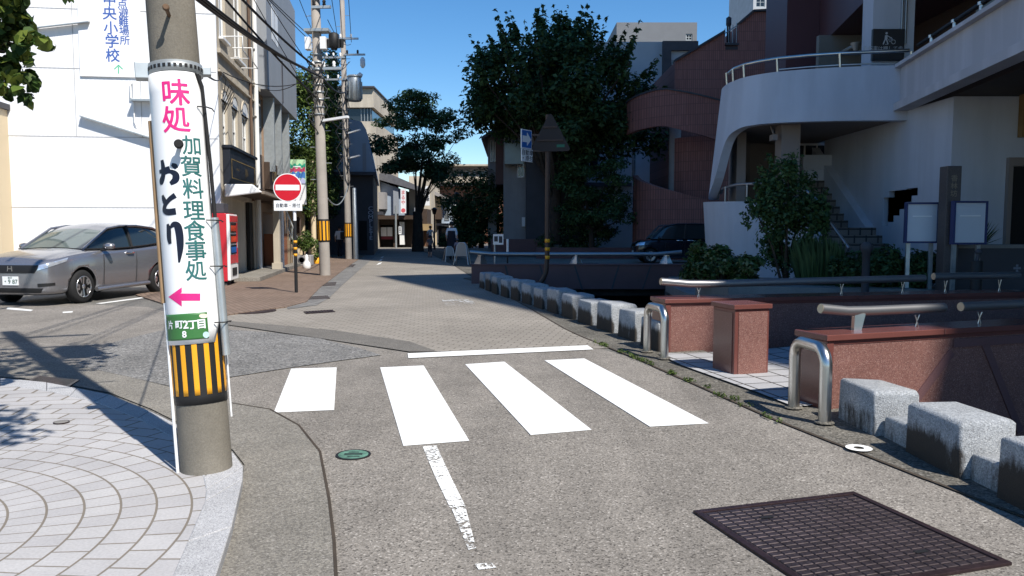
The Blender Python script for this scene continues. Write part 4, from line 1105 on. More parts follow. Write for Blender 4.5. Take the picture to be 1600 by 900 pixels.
# stair in front with railing
sr = thing('entrance_stair', 'tan entrance steps with a white railing in front of the plank wall', 'stairs', A0 + Vector((-.1429, .9897, 0)) * fx(423), URZ)
Ls = fx(443) - fx(423)
for k in range(7):
    mb = MB(); x1 = Ls * (1 - k / 7); mb.bx(0, x1, -.62, .085, .03 + k * .17, .03 + (k + 1) * .17 - .002); mb.build('step', mat('tan_step', (.36, .26, .16)) if k == 0 else bpy.data.materials['tan_step'], sr)
mb = MB(); mb.bx(-.9, -.003, -.62, .085, .03, 1.3); mb.build('side_panel', mat('rust_panel', (.26, .10, .05)), sr)
mb = MB(); z0, z1 = 1.0, 2.15
mb.beam((Ls, -.6, z0), (0, -.6, z1), .05, .10); mb.beam((Ls, -.6, z0 - .55), (0, -.6, z1 - .55), .04, .05); mb.build('handrail', m_white, sr)
for k in range(5):
    mb = MB(); x = Ls * (k + .1) / 4.4; zt = z0 + (z1 - z0) * (1 - x / Ls); mb.bx(x - .025, x + .025, -.62, -.58, max(.1, zt - 1.0), zt - .05); mb.build('baluster', m_galv, sr)

# no entry sign
ne = thing('no_entry_sign', 'round red no entry sign with a white bar on a striped dark post', 'road sign', G(463, 457, .03) , R(6))
ne_s = 18.0 / F
zc = P(454, 293, 18.0).z - .03; xo = -.135
mb = MB(); mb.lathe([(.038, 0), (.038, zc - .75)], n=14); mb.build('post', m_black, ne)
mb = MB(); mb.lathe([(.036, zc - .749), (.036, zc + .3)], n=14); mb.build('upper_post', m_sign_white, ne)
for py in (378, 388.5, 398.5):
    mb = MB(); z = P(463, py, 18.0).z - .03; mb.lathe([(.0385, z - .03), (.041, z - .03), (.041, z + .03), (.0385, z + .03)], n=14); mb.build('reflective_band', m_yellow, ne)
M = Matrix.Translation((xo, -.05, zc))
mb = MB(); mb.disc(M, .32, .012, 40); d_ = mb.build('disc', m_sign_white, ne)
mb = MB(); mb.disc(Matrix.Translation((xo, -.0625, zc)), .300, .0015, 40); mb.build('red_face', m_sign_red, d_)
mb = MB(); mb.bx(xo - .265, xo + .265, -.067, -.0645, zc - .062, zc + .062); mb.build('white_bar', m_sign_white, d_)
z2 = P(454, 321.5, 18.0).z - .03
mb = MB(); mb.bx(xo - .315, xo + .315, -.062, -.05, z2 - .115, z2 + .115); pl = mb.build('plate', m_sign_white, ne, bevel=.005)
mb = MB(); mb.text('自動車・原付', .100, Matrix.Translation((xo, -.064, z2)), .006, sx=.92); mb.build('lettering', m_ink, pl)
# coloured projecting sign on the building
q = P(464, 268, 34.5)
ps = thing('projecting_sign', 'colourful square sign with green red and blue bands above the no entry sign', 'sign', (q.x, q.y, q.z), R(4))
w, h = 25 * 34.5 / F, 37 * 34.5 / F
mb = MB(); mb.bx(-w/2, w/2, 0, .2, -h/2, h/2); f = mb.build('panel', mat('sign_pale_green', (.45, .68, .42)), ps)
bands = [(.16, .30, (.02, .36, .22)), (-.02, .15, (.50, .06, .14)), (-.28, -.03, (.05, .18, .48)), (-.5, -.30, (.42, .44, .66))]
for i, (a, b, c) in enumerate(bands):
    mb = MB(); n = 16
    top = [(-w/2 + w * k / n, b * h + .05 * h * math.sin(k * 1.3 + i)) for k in range(n + 1)]
    bot = [(-w/2 + w * k / n, a * h + (.03 * h * math.sin(k * 1.7 + i) if a > -.45 else 0)) for k in range(n + 1)]
    mb.prism_xz(bot + top[::-1], -.004 - .002 * i, -.001); mb.build('colour_band', mat(['sign_green', 'sign_crimson', 'sign_mid_blue', 'sign_lilac'][i], c), f)
mb = MB(); mb.bx(-.16, .16, -.013, -.0115, .18 * h, .18 * h + .05); mb.build('white_strip', m_sign_white, f)
mb = MB(); mb.bx(-w/2 - .35, -w/2 - .002, .02, .16, -h/2, h/2 + .05); mb.build('frame', m_black, ps)
mb = MB(); mb.bx(-w * .1, w/2, .02, .16, -h/2 - .9, -h/2 - .02); mb.build('lower_panel', m_sign_white, ps)

# little shop with green awning and ivy post
gs = thing('green_awning_shop', 'small shop with a green cloth awning behind the no entry sign', 'building', (-10.35, 36.3, 0), URZ)
mb = MB(); mb.bx(.0, 5, .5, 5, 0, 3.6); mb.build('wall', m_darkwood, gs)
mb = MB(); mb.add([(.0, .49, 3.0), (3.2, .49, 3.0), (3.2, -.8, 2.45), (0, -.8, 2.45), (0, .49, 2.94), (3.2, .49, 2.94), (3.2, -.8, 2.39), (0, -.8, 2.39)], [(3,2,1,0),(4,5,6,7),(7,6,2,3),(0,4,7,3),(1,2,6,5)]); mb.build('awning', mat('green_cloth', (.02, .16, .15), rough=.9), gs)
mb = MB(); mb.bx(.4, 1.5, .46, .497, .2, 2.3); mb.build('door', m_glass, gs)
mb = MB(); mb.bx(2.4, 2.8, -.5, .497, 0, 4.6); mb.build('white_pier', m_cream, gs)
mb = MB(); q = P(467, 352, 30); mb.box(q, (.42, .06, .62), R(-60)); tag(mb.build('menu_board', m_darkwood), 'small brown framed menu board behind the sign post', 'menu board')

# ------------------------------------------------------------------ tall office block behind and right of the camera (shades the right side)
ob = thing('office_tower', 'tall office tower standing to the right of the street outside the photo', 'building', (10.75, 5.75, 0), math.atan2(.4, .92))
mb = MB(); mb.bx(0, 7.8, -26, 0, 0, 30); mb.build('podium', m_stone, ob)
mb = MB(); mb.bx(7.801, 36, -8, .0, 0, 71); mb.build('tower', m_greywall, ob)
for k in range(20):
    mb = MB(); mb.bx(8.4, 35.4, -.05 + .0, .03, 4.5 + k * 3.2, 6.1 + k * 3.2); mb.build('window_band', m_glass, ob)

# ------------------------------------------------------------------ white building with curved balcony
wb = thing('white_building', 'white building with a curved balcony, spiral stair and long parapet on the right', 'building', (7.85, 14.2, 0))
plan = [(7.94, 15.94), (7.2, 16.02), (6.6, 16.15), (6.0, 16.35), (5.49, 16.62), (5.2, 16.9), (4.98, 17.25), (4.87, 17.7), (4.84, 18.1), (4.9, 18.7), (5.1, 19.3)]
zt = [4.74] * len(plan)
zl = [3.64, 3.65, 3.66, 3.67, 3.68, 3.68, 3.64, 3.42, 2.65, 2.25, 2.2]
def spline(pts, k=5):
    out = []
    for i in range(len(pts) - 1):
        p0, p1, p2, p3 = [np.array(pts[min(max(j, 0), len(pts)-1)], float) for j in (i-1, i, i+1, i+2)]
        for t in np.arange(k) / k: out.append(tuple(float(v) for v in .5*((2*p1)+(-p0+p2)*t+(2*p0-5*p1+4*p2-p3)*t*t+(-p0+3*p1-3*p2+p3)*t**3)))
    return out + [tuple(map(float, pts[-1]))]
def sstrip(mb, path, zl, zt, th, k=5, **kw):
    q = spline([(*p, a, b) for p, a, b in zip(path, zl, zt)], k)
    return mb.strip([p[:2] for p in q], [p[2] for p in q], [p[3] for p in q], th, **kw)
mb = MB(); sstrip(mb, plan, zl, zt, .20, flare=.10, side=-1); o = mb.build('curved_parapet', m_whiterender, wb, world=True)
inner = [(7.9, 16.2), (6.6, 16.35), (5.6, 16.85), (5.15, 17.4), (5.1, 18.5), (5.4, 21), (7.9, 21)]
mb = MB(); mb.prism(inner, 3.70, 3.86); mb.build('balcony_floor', m_brownwall, wb, world=True)
mb = MB(); mb.strip([(5.15, 18.2), (5.35, 19.6), (6.0, 20.6), (7.0, 21.0)], [.2] * 4, [3.69] * 4, .2, side=-1); mb.build('stairwell_wall', m_brownwall, wb, world=True)
dr = [(5.0, 19.4), (4.68, 18.6), (4.62, 17.9), (4.75, 17.2), (5.1, 16.7), (5.6, 16.3), (6.0, 15.9), (6.2, 15.2)]
mb = MB(); sstrip(mb, dr, [.2] * 8, [2.12, 2.11, 2.10, 2.08, 2.06, 1.98, 1.75, .9], .18, flare=.07, side=-1); mb.build('stair_parapet', m_whiterender, wb, world=True)
mb = MB(); mb.tube([(4.98, 18.9, 2.35), (4.85, 18.2, 2.42), (4.95, 17.5, 2.46), (5.25, 17.0, 2.46), (5.7, 16.6, 2.42), (6.05, 16.2, 2.25), (6.2, 15.9, 2.0)], .035, 8); mb.build('stair_rail', m_rail, wb, world=True)
for p in ((4.85, 18.0), (5.1, 17.2), (5.8, 16.6)):
    mb = MB(); mb.tube([(p[0], p[1], 2.05), (p[0], p[1], 2.45)], .025, 8); mb.build('rail_post', m_rail, wb, world=True)
mb = MB(); mb.bx(5.72, 6.12, 16.9, 17.3, .2, 3.70); mb.build('column', m_brownwall, wb, world=True)
mb = MB(); mb.box((5.55, 16.9, 3.42), (.10, .22, .12)); mb.tube([(5.55, 16.9, 3.5), (5.55, 17.1, 3.68)], .02, 6); mb.build('flood_lamp', m_brownwall, wb, world=True)
# landing parapet behind the stairs and windows behind it
mb = MB(); mb.bx(7.15, 8.6, 19.5, 19.7, 2.65, 3.30); mb.bx(7.15, 8.6, 19.46, 19.499, 2.95, 2.98); mb.build('landing_parapet', m_whiterender, wb, world=True)
f = window(wb, -.60, .35, 2.9, 3.69, 6.4, m_white, m_glass, (2, 1), .05)
mb = MB(); mb.bx(7.0, 9.5, 20.62, 20.9, .2, 3.69); mb.build('rear_wall', m_whiterender, wb, world=True)
# wall facing the street with the stepped opening
def side_px(px): u = (px - CX) / F; return 7.85 / u
mb = MB()
hl = []
zz = lambda py, d: EYE + (357 - py) / F * d
y_of = [side_px(p) for p in (1430, 1421, 1412, 1403, 1394, 1385, 1377)]
tops = [294, 295, 297, 298, 299, 309, 310]; bots = [306, 316, 327, 337, 347, 353, 353]
for i in range(6):
    ya, yb = y_of[i], y_of[i+1]; d = (ya + yb) / 2; hl.append((20 - yb, 20 - ya, zz(bots[i], d), zz(tops[i], d)))
mb.M = Matrix.Translation((7.85, 20, 0)) @ Matrix.Rotation(-math.pi/2, 4, 'Z')
mb.holed(0, 5.8, .2, 3.84, hl, 0, .45, 0, 0)
mb.M = None
mb.poly([(7.85, 14.2, .2), (14, 14.2, .2), (14, 14.2, 3.84), (7.85, 14.2, 3.84)]); o = mb.build('white_wall', m_whiterender, wb, world=True)
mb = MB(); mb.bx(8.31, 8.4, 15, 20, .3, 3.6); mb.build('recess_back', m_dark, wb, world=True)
dX = lambda px: (px - CX) / F * 14.2
mb = MB(); mb.bx(dX(1572), dX(1572) + 1.2, 14.13, 14.197, .2, zz(262, 14.2)); dro = mb.build('door', m_dark, wb, world=True)
mb = MB(); mb.bx(dX(1572) - .08, dX(1572), 14.11, 14.197, .2, zz(248, 14.2)); mb.bx(dX(1572) + .002, dX(1572) + 1.2, 14.11, 14.197, zz(261, 14.2), zz(248, 14.2)); mb.build('frame', m_brownwall, dro, world=True)
mb = MB()
for k in range(5): mb.bx(dX(1580) + k * .11, dX(1580) + k * .11 + .07, 14.06, 14.19, zz(217, 14.2), zz(152, 14.2))
mb.build('wooden_slats', mat('ochre_wood', (.22, .13, .05), var=.2), wb, world=True)
# long parapet towards the camera
lp = [(7.94, 15.9), (7.15, 11.0), (6.45, 6.8)]
mb = MB(); mb.strip(lp, [3.98] * 3, [4.68] * 3, .22, side=-1); mb.build('long_parapet', m_pinkrender, wb, world=True)
mb = MB(); mb.strip([(p[0] - .03, p[1]) for p in lp], [4.683] * 3, [4.75] * 3, .30, side=-1); mb.build('parapet_cap', m_pinkrender, wb, world=True)
mb = MB(); mb.strip([(p[0] - .05, p[1]) for p in lp], [3.83] * 3, [3.978] * 3, .30, side=-1); mb.build('parapet_base', m_pinkrender, wb, world=True)
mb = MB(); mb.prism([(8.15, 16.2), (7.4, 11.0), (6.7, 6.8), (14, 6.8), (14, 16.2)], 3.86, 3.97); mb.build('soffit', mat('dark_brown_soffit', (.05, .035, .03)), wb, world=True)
# upper floor volume
edge = [(9.35, 24.5), (9.17, 24.0), (8.3, 18.6), (7.4, 13.0), (6.6, 8)]
mb = MB(); mb.prism([(9.17, 24), (8.3, 18.6), (7.5, 13.6), (6.9, 10), (16, 10), (16, 24)], 6.9, 16); mb.build('upper_floor', m_purple, wb, world=True)
mb = MB(); mb.bx(8.2, 14, 24.02, 26, .2, 16); mb.build('purple_wall', m_purple, wb, world=True)
mb = MB(); mb.bx(8.6, 12, 22.5, 22.7, 3.86, 6.898); mb.build('recess_wall', mat('recess_grey', (.17, .17, .16)), wb, world=True)
mb = MB(); mb.bx(9.3, 9.9, 22.42, 22.498, 3.86, 5.3); mb.build('recess_door', m_dark, wb, world=True)
mb = MB(); mb.tube([(9.2, 21.5, 6.4), (9.2, 22.5, 6.4)], .05, 8); mb.lathe([(.05, 0), (.14, .2)], (9.2, 21.5, 6.25), 10); mb.build('flood_lamp', m_galv, wb, world=True)
mb = MB(); mb.bx(7.62, 8.50, 17.0, 17.5, 3.86, 6.898); mb.build('balcony_column', m_whiterender, wb, world=True)
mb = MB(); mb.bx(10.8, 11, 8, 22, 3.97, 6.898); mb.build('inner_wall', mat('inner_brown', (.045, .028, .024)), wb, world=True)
for k in range(3):
    mb = MB(); mb.beam((9.6, 15.5 - 2.6 * k, 6.86), (9.6, 16.6 - 2.6 * k, 6.86), .14, .06); mb.build('ceiling_lamp', m_whiterender, wb, world=True)
mb = MB(); mb.tube([(8.22, 16.97, 4.4), (8.22, 16.97, 6.9)], .028, 8); mb.tube([(8.30, 16.97, 5.4), (8.30, 16.97, 6.9)], .028, 8); mb.build('wall_pipe', m_rail, wb, world=True)
# balcony rails
rp = [(x, y, 5.02) for x, y in plan[:9]]
mb = MB(); mb.tube([(7.94, 16.05, 5.05)] + [(x + .05, y + .08, 5.03) for x, y in plan[1:8]] + [(4.9, 18.1, 5.0)], .035, 10); mb.build('balcony_rail', m_steel, wb, world=True)
mb = MB(); mb.tube([(x + .05, y + .08, 4.80) for x, y in plan[:5]], .016, 8); mb.build('balcony_rail', m_steel, wb, world=True)
for i in (0, 2, 4, 6, 7, 8):
    x, y = plan[i]; mb = MB(); mb.tube([(x + .05, y + .08, 4.70), (x + .02, y + .06, 5.02)], .026, 8); mb.build('rail_post', m_steel, wb, world=True)
pp = lambda t: (7.94 + (6.45 - 7.94) * t + .1, 15.9 + (6.8 - 15.9) * t)
mb = MB(); mb.tube([(*pp(0), 5.12), (*pp(1), 5.12)], .035, 10); mb.build('long_rail', m_black, wb, world=True)
for t in (.08, .2, .32, .43, .53, .66, .8, .95):
    mb = MB(); x, y = pp(t); mb.tube([(x, y, 4.74), (x, y, 5.10)], .035, 10); mb.lathe([(.06, 0), (.06, .05)], (x, y, 5.09), 10); mb.build('rail_post', m_steel, wb, world=True)
mb = MB(); mb.strip([(pp(.3)[0], pp(.3)[1]), (pp(1)[0], pp(1)[1])], [4.76] * 2, [5.05] * 2, .012, side=-1); mb.build('rail_panel', mat('bronze_panel', (.10, .075, .03), rough=.3), wb, world=True)
# plaque with a person pushing a bicycle
pq = P(1389, 70, 16.9)
pl = thing('pictogram_sign', 'dark plaque with a pale figure pushing a bicycle on the white column', 'sign', (pq.x, 16.95, pq.z), 0)
k = 16.9 / F
mb = MB(); mb.bx(-25*k, 24*k, -.05, .03, -23*k, 24*k); mb.build('board', mat('plaque_black', (.025, .025, .028), rough=.4), pl, bevel=.008)
mb = MB(); y = -.054; pc = lambda x, z: ((x - 450) / 15 * k, y, (470 - z) / 15 * k)
def bar(a, b, w): p, q = Vector(pc(*a)), Vector(pc(*b)); mb.beam(p, q, .004, w * k / 15)
M_ = Matrix.Translation(pc(385, 212)); mb.disc(M_, 26 * k / 15, .004, 16)
mb.prism_xz([((x - 450) / 15 * k, (470 - z) / 15 * k) for x, z in ((350, 260), (400, 250), (410, 340), (385, 360), (345, 350))], y - .004, y)
bar((360, 345), (312, 460), 26); bar((385, 345), (425, 455), 26); bar((400, 265), (495, 318), 18); bar((495, 300), (530, 355), 10); bar((430, 345), (520, 335), 8); bar((430, 345), (470, 410), 8); bar((470, 410), (510, 340), 8); bar((360, 460), (430, 460), 8)
for a in range(16): bar((548 + 46 * math.cos(a*.3927), 405 + 46 * math.sin(a*.3927)), (548 + 46 * math.cos((a+1)*.3927), 405 + 46 * math.sin((a+1)*.3927)), 11)
mb.build('pictogram', mat('pictogram_grey', (.45, .46, .48)), pl)
mb = MB(); mb.text('自転車は押して歩こう', .105, Matrix.Translation((-.02, -.054, -6*k)), 0); mb.build('lettering', bpy.data.materials['pictogram_grey'], pl)

mb = MB()
for t_ in (.14, .36, .58, .8):
    x_, y_ = 7.94 + (6.45 - 7.94) * t_, 15.9 + (6.8 - 15.9) * t_; mb.box((x_ - .001, y_, 4.33), (.012, .014, .69), math.atan2(-1.49, -9.1) * 0)
mb.build('panel_joint', m_darkgrey, wb, world=True)
mb = MB()
for (ya, za), (yb, zb2_) in zip(((17.15, 1.55), (20.3, 3.55)), ((20.3, 3.55), (20.3, 3.55))):
    if ya == yb: continue
    vs = [(7.66, ya, za - 1.3), (7.66, yb, zb2_ - 1.3), (7.66, yb, zb2_), (7.66, ya, za), (7.848, ya, za - 1.3), (7.848, yb, zb2_ - 1.3), (7.848, yb, zb2_), (7.848, ya, za)]
    mb.add(vs, [(3,2,1,0),(4,5,6,7),(3,7,6,2),(0,4,7,3)])
mb.build('stringer', m_whiterender, wb, world=True)
# stairs: lower broad flight and upper flight
stt = thing('plaza_stairs', 'broad dark tiled stairs rising to the white building', 'stairs', (7, 15.4, .2))
lower = MB(); lower.M = None
n1, z0, y0 = 8, .2, 14.9
for i in range(n1):
    mb = MB(); zb = z0 + i * .165; mb.bx(6.36 + .0 * i, 7.84, y0 + i * .30, 18.6, zb, zb + .163); mb.build('step', m_stair, stt, world=True)
ztop = z0 + n1 * .165
for i in range(9):
    zb = ztop + i * .165; x = 6.62 + i * .02; mb = MB(); mb.bx(x, 7.84, 18.6 + i * .24 - .6, 21, zb, zb + .163); mb.build('step', m_stair, stt, world=True)
mb = MB(); mb.tube([(6.42, 18.6, 3.0), (6.42, 17.2, 2.35), (6.42, 15.0, 1.12)], .03, 8); mb.build('handrail', m_steel, stt, world=True)

# ------------------------------------------------------------------ in front of it: boards, pillar, wall, bollard lamp
D = 12.6
gpil = thing('granite_pillar', 'tall dark granite pillar between the two white notice boards', 'pillar', P(1478, 445, D).xy.to_3d() + Vector((0, 0, .2)))
zt_ = P(1478, 260, D).z - .2
mb = MB(); mb.bx(-.115, .115, -.115, .115, 0, zt_); mb.build('shaft', mat('dark_granite', (.07, .058, .058), rough=.5, fine=.3, fs=90), gpil, bevel=.01)
mb = MB()
for i, ch in enumerate('香林坊'): mb.text(ch, .11, Matrix.Translation((-.0, -.1165, zt_ - .20 - i * .12)), .01)
mb.build('lettering', mat('pillar_letter', (.22, .18, .13)), gpil)
def board(label, px0, px1, py0, py1, d, rz):
    a, b = P(px0, py0, d), P(px1, py1, d); c = (a + b) / 2; w, h = abs(b.x - a.x) / math.cos(rz), abs(a.z - b.z)
    t = thing('notice_board', label, 'notice board', (c.x, d, .2), rz, 'white notice boards')
    z = c.z - .2
    mb = MB(); mb.bx(-w/2, w/2, 0, .05, z - h/2, z + h/2); bd = mb.build('board', mat('board_white', (.52, .56, .62), rough=.5, var=.03) if 'board_white' not in bpy.data.materials else bpy.data.materials['board_white'], t)
    mb = MB(); mb.bx(-w/2 + .08, w/2 - .08, -.006, -.001, z + h * .16, z + h * .19); mb.build('white_line', m_sign_white, bd)
    mb = MB(); f = .03
    mb.bx(-w/2 - f, -w/2, -.02, .07, z - h/2 - f, z + h/2 + f); mb.bx(w/2, w/2 + f, -.02, .07, z - h/2 - f, z + h/2 + f); mb.bx(-w/2, w/2, -.02, .07, z + h/2, z + h/2 + f); mb.bx(-w/2, w/2, -.02, .07, z - h/2 - f, z - h/2)
    mb.build('frame', mat('blue_frame', (.03, .04, .12)) if 'blue_frame' not in bpy.data.materials else bpy.data.materials['blue_frame'], t)
    for x in (-w/2 + .05, w/2 - .05):
        mb = MB(); mb.bx(x - .03, x + .03, .051, .10, 0, z + h/2); mb.build('post', m_galv, t)
board('white notice board left of the dark granite pillar', 1420, 1461, 319, 377, 12.9, R(-8))
board('white notice board right of the dark granite pillar', 1492, 1539, 317, 379, 12.4, R(5))
mb = MB(); a, b = P(1484, 388, 12.9), P(1720, 388, 12.9)
lw = thing('garden_wall', 'dark stone garden wall with a pale flower emblem at the right edge', 'wall', (a.x, 12.9, .2))
L = b.x - a.x; zw = a.z - .2
mb.bx(0, L, 0, .3, 0, zw); mb.build('wall', m_darkgrey, lw)
mb = MB(); mb.bx(-.02, L, -.02, .32, zw + .001, zw + .06); mb.build('coping', m_stone, lw)
mb = MB(); e = P(1589, 419, 12.9); ex_, ez_ = e.x - a.x, e.z - .2
for i in range(3):
    for j in range(3):
        if (i, j) in ((0, 0), (2, 0), (0, 2), (2, 2)): continue
        mb.bx(ex_ + (i - 1.5) * .042 + .003, ex_ + (i - .5) * .042 - .003, -.006, -.001, ez_ + (j - 1.5) * .042 + .003, ez_ + (j - .5) * .042 - .003)
mb.text('C', .16, Matrix.Translation((ex_ + .16, -.004, ez_)), 0); mb.build('emblem', mat('emblem_grey', (.20, .22, .27)), lw)
bl = thing('bollard_lamp', 'dark bollard lamp with a round head in front of the notice board', 'lamp', P(1525, 445, 12.0).xy.to_3d() + Vector((0, 0, .2)))
zb_ = P(1525, 393, 12).z - .2
mb = MB(); mb.lathe([(.075, 0), (.085, zb_ - .16), (.075, zb_ - .14)], n=16); mb.build('post', m_black, bl)
mb = MB(); mb.tube([(0, 0, zb_ - .14), (.02, 0, zb_ - .02)], .03, 8); mb.lathe([(.0, -.05), (.05, -.03), (.055, .01), (0, .05)], (.02, 0, zb_), 14); mb.build('head', m_darkgrey, bl)
bl2 = thing('bollard_lamp', 'small dark bollard lamp standing in the low hedge before the stairs', 'lamp', P(1352, 445, 12.6).xy.to_3d() + Vector((0, 0, .2)))
zb2 = P(1352, 378, 12.6).z - .2
mb = MB(); mb.lathe([(.06, 0), (.06, zb2 - .16), (.09, zb2 - .14), (.09, zb2 - .05), (.05, zb2)], n=14); mb.build('post', m_darkgrey, bl2)
# planters
def planter(label, pts, z1):
    mb = MB(); mb.prism(pts, .19, z1, 0, False); o = mb.build('planter', m_stone); tag(o, label, 'planter', 'stone planters'); return o
planter('stone planter under the hydrangeas behind the far parapet', [(3.55, 15.2), (3.75, 13.6), (5.2, 12.9), (6.6, 12.7), (6.6, 15.0), (4.6, 16.0)], .52)
planter('stone planter with the low hedge in front of the stairs', [(6.7, 12.9), (8.25, 12.75), (8.25, 13.9), (6.7, 14.2)], .50)

# ------------------------------------------------------------------ brick tile tower behind the white building
bt = thing('brick_tower', 'red brown tiled stair tower with a sloping stepped top and curved ramp', 'building', (9, 36, 0))
X36 = lambda px: (px - CX) / F * 41
Z36 = lambda py: EYE + (357 - py) / F * 41
out = [(1050, 400), (1050, 102), (1088, 80), (1125, 58), (1126, 78), (1146, 78), (1147, 46), (1168, 28), (1228, 25), (1300, 25), (1300, 400)]
mb = MB(); mb.prism_xz([(X36(a), max(0, Z36(b))) for a, b in out], 41, 48); mb.build('tower_wall', m_tile, bt, world=True)
mb = MB()
for a, b in zip(out[1:], out[2:]):
    if a[0] < 1290 and b[0] <= 1300 and abs(a[0] - b[0]) > 3:
        mb.beam((X36(a[0]), 41.1, Z36(a[1]) + .06), (X36(b[0]), 41.1, Z36(b[1]) + .06), .5, .10)
mb.build('coping', m_darkgrey, bt, world=True)
mb = MB()
for px in (1128, 1134, 1140, 1146): mb.tube([(X36(px), 41.3, Z36(78)), (X36(px), 41.3, Z36(50 - (px - 1128) * .5))], .025, 6)
mb.tube([(X36(1127), 41.3, Z36(58)), (X36(1147), 41.3, Z36(45))], .03, 6); mb.build('top_rail', m_galv, bt, world=True)
mb = MB(); mb.lathe([(.10, 0), (.10, .8), (.14, .85), (.14, 1.2), (0, 1.3)], (X36(1136), 41.6, Z36(68)), 10); mb.build('roof_lamp', m_darkgrey, bt, world=True)
mb = MB(); mb.bx(X36(1127), X36(1146), 40.99, 41.02, Z36(84), Z36(78.5)); mb.build('recess', m_darkgrey, bt, world=True)
# helical ramp parapet
c, rr_ = Vector((9.4, 40.1)), 3.45
pts, zls, zts = [], [], []
for i in range(17):
    a = R(185 + i * 8); p = c + Vector((math.cos(a), math.sin(a))) * rr_
    pts.append((p.x, p.y)); u = i / 16
    zt2 = 7.7 + .4 * math.sin(u * 2.2) - 2.5 * max(0, u - .35); zls.append(zt2 - 1.55 - .35 * u); zts.append(zt2)
mb = MB(); mb.strip(pts, zls, zts, .25, side=-1); mb.build('ramp_parapet', m_tile, bt, world=True)
mb = MB(); mb.strip([(p[0] * .998 + .0, p[1]) for p in pts], [z + .002 for z in zts], [z + .08 for z in zts], .30, side=-1); mb.build('ramp_coping', m_darkgrey, bt, world=True)
pts2, z2l = [], []
for i in range(17):
    a = R(175 + i * 8.5); p = c + Vector((math.cos(a), math.sin(a))) * 3.0; pts2.append((p.x, p.y)); z2l.append(1.6 + 2.2 * min(1, max(0, (10 - i) / 9.)))
mb = MB(); mb.strip(pts2, [0] * 17, [4.2 - .13 * i for i in range(17)], .25, side=-1); mb.build('base_wall', m_tile, bt, world=True)
mb = MB(); mb.lathe([(.3, 0), (.3, 6.8)], (X36(1047), 40.2, 0), 14); mb.build('column', m_greywall, bt, world=True)
mb = MB(); mb.lathe([(1.8, 0), (1.8, 6)], (9.8, 40.6, 0), 20); mb.build('core', m_tile, bt, world=True)

# ------------------------------------------------------------------ buildings behind the trees on the right
def framed_building(label, cat, px0, px1, d, top, wall, wins, depth=8, frames=None, name='office_building', rz=0.0, z0=0.0):
    xa, xb = (px0 - CX) / F * d, (px1 - CX) / F * d; zt = EYE + (357 - top) / F * d
    t = thing(name, label, cat, (xa, d, z0), rz); L = (xb - xa)
    hs = []
    for a, b, y0, y1 in wins: hs.append(((a - px0) / F * d, (b - px0) / F * d, max(.05, EYE + (357 - y1) / F * d), EYE + (357 - y0) / F * d))
    body(t, 0, L, 0, depth, 0, zt, wall, hs)
    for h in hs: window(t, *h, .12, m_galv if frames is None else frames, m_glass, (1, 1), .08)
    return t, L, zt
o1, L1, z1_ = framed_building('pale office block with dark bands behind the big tree', 'building', 858, 1084, 52, 72, mat('office_white', (.40, .43, .47), var=.05), [(868, 890, 190, 270), (905, 935, 215, 270), (950, 962, 240, 285), (985, 992, 215, 285), (1042, 1050, 100, 200)])
d52 = lambda px, py: ((px - 858) / F * 52, EYE + (357 - py) / F * 52)
mb = MB()
for a, b, y0, y1 in ((1030, 1084, 72, 86), (1030, 1043, 86, 300), (1043, 1084, 116, 126), (985, 1030, 190, 200), (858, 985, 286, 292)):
    p, q = d52(a, y1), d52(b, y0); mb.bx(p[0], q[0], -.25, -.003, p[1], q[1])
mb.build('dark_band', m_darkgrey, o1)
framed_building('grey flat roofed block standing above the pale office block', 'building', 960, 1083, 62, 43, mat('block_shaded_grey', (.15, .16, .175), var=.05), [(1066, 1076, 60, 70)], 10)  # shade put into the wall colour; the office tower's shadow stops below it
framed_building('far tall pale tower seen above the stair tower', 'building', 1168, 1240, 90, -60, mat('tower_pale', (.42, .44, .47)), [(1172, 1186, -20, -5), (1172, 1186, 5, 20), (1210, 1222, -10, 24)], 10, name='tower_block')
# apartment block with eaves and balcony (centre right)
ab = thing('apartment_building', 'grey apartment building with a tiled eave and glass balcony beyond the dark shrubs', 'building', ((795 - CX) / F * 46, 46, 0))
q46 = lambda px, py, d=46: ((px - 795) / F * 46, EYE + (357 - py) / F * 46)
def rb46(name, px0, px1, py0, py1, y0, y1, m):
    a, b = q46(px0, py1), q46(px1, py0); mb = MB(); mb.bx(a[0], b[0], y0, y1, max(0, a[1]), b[1]); return mb.build(name, m, ab)
rb46('shop_wall', 821, 905, 245, 390, -3, 5, m_darkgrey)
rb46('upper_wall', 821, 905, 200, 244.9, -3, 5, m_greywall)
rb46('wing_wall', 787, 820.9, 195, 390, -1, 8, m_greywall)
rb46('brown_panel', 775, 787, 192, 290, -.8, 8, mat('brown_panel', (.10, .05, .045)))
rb46('wing_wall', 761, 774.9, 200, 390, 2, 12, m_greywall)
mb = MB(); a = q46(752, 214); b = q46(790, 190); mb.add([(a[0], .5, a[1]), (b[0], .5, b[1]), (b[0], 12, b[1]), (a[0], 12, a[1]), (a[0], .5, a[1] - .15), (b[0], .5, b[1] - .2), (b[0], 12, b[1] - .2), (a[0], 12, a[1] - .15)], [(3,2,1,0)[::-1],(4,5,6,7)[::-1],(0,1,5,4)[::-1],(1,2,6,5)[::-1],(2,3,7,6)[::-1],(3,0,4,7)[::-1]]); mb.build('eave', m_roof, ab)
bal = rb46('balcony', 789, 816, 232, 262, -2.2, -1.003, mat('balcony_glass', (.20, .27, .30), rough=.2))
mb = MB(); a, b = q46(789, 232), q46(816, 219)
mb.tube([(a[0], -2.2, b[1]), (b[0], -2.2, b[1])], .03, 6)
for k in range(6): x = a[0] + (b[0] - a[0]) * k / 5; mb.tube([(x, -2.2, a[1]), (x, -2.2, b[1])], .02, 5)
mb.build('rail', m_galv, bal)
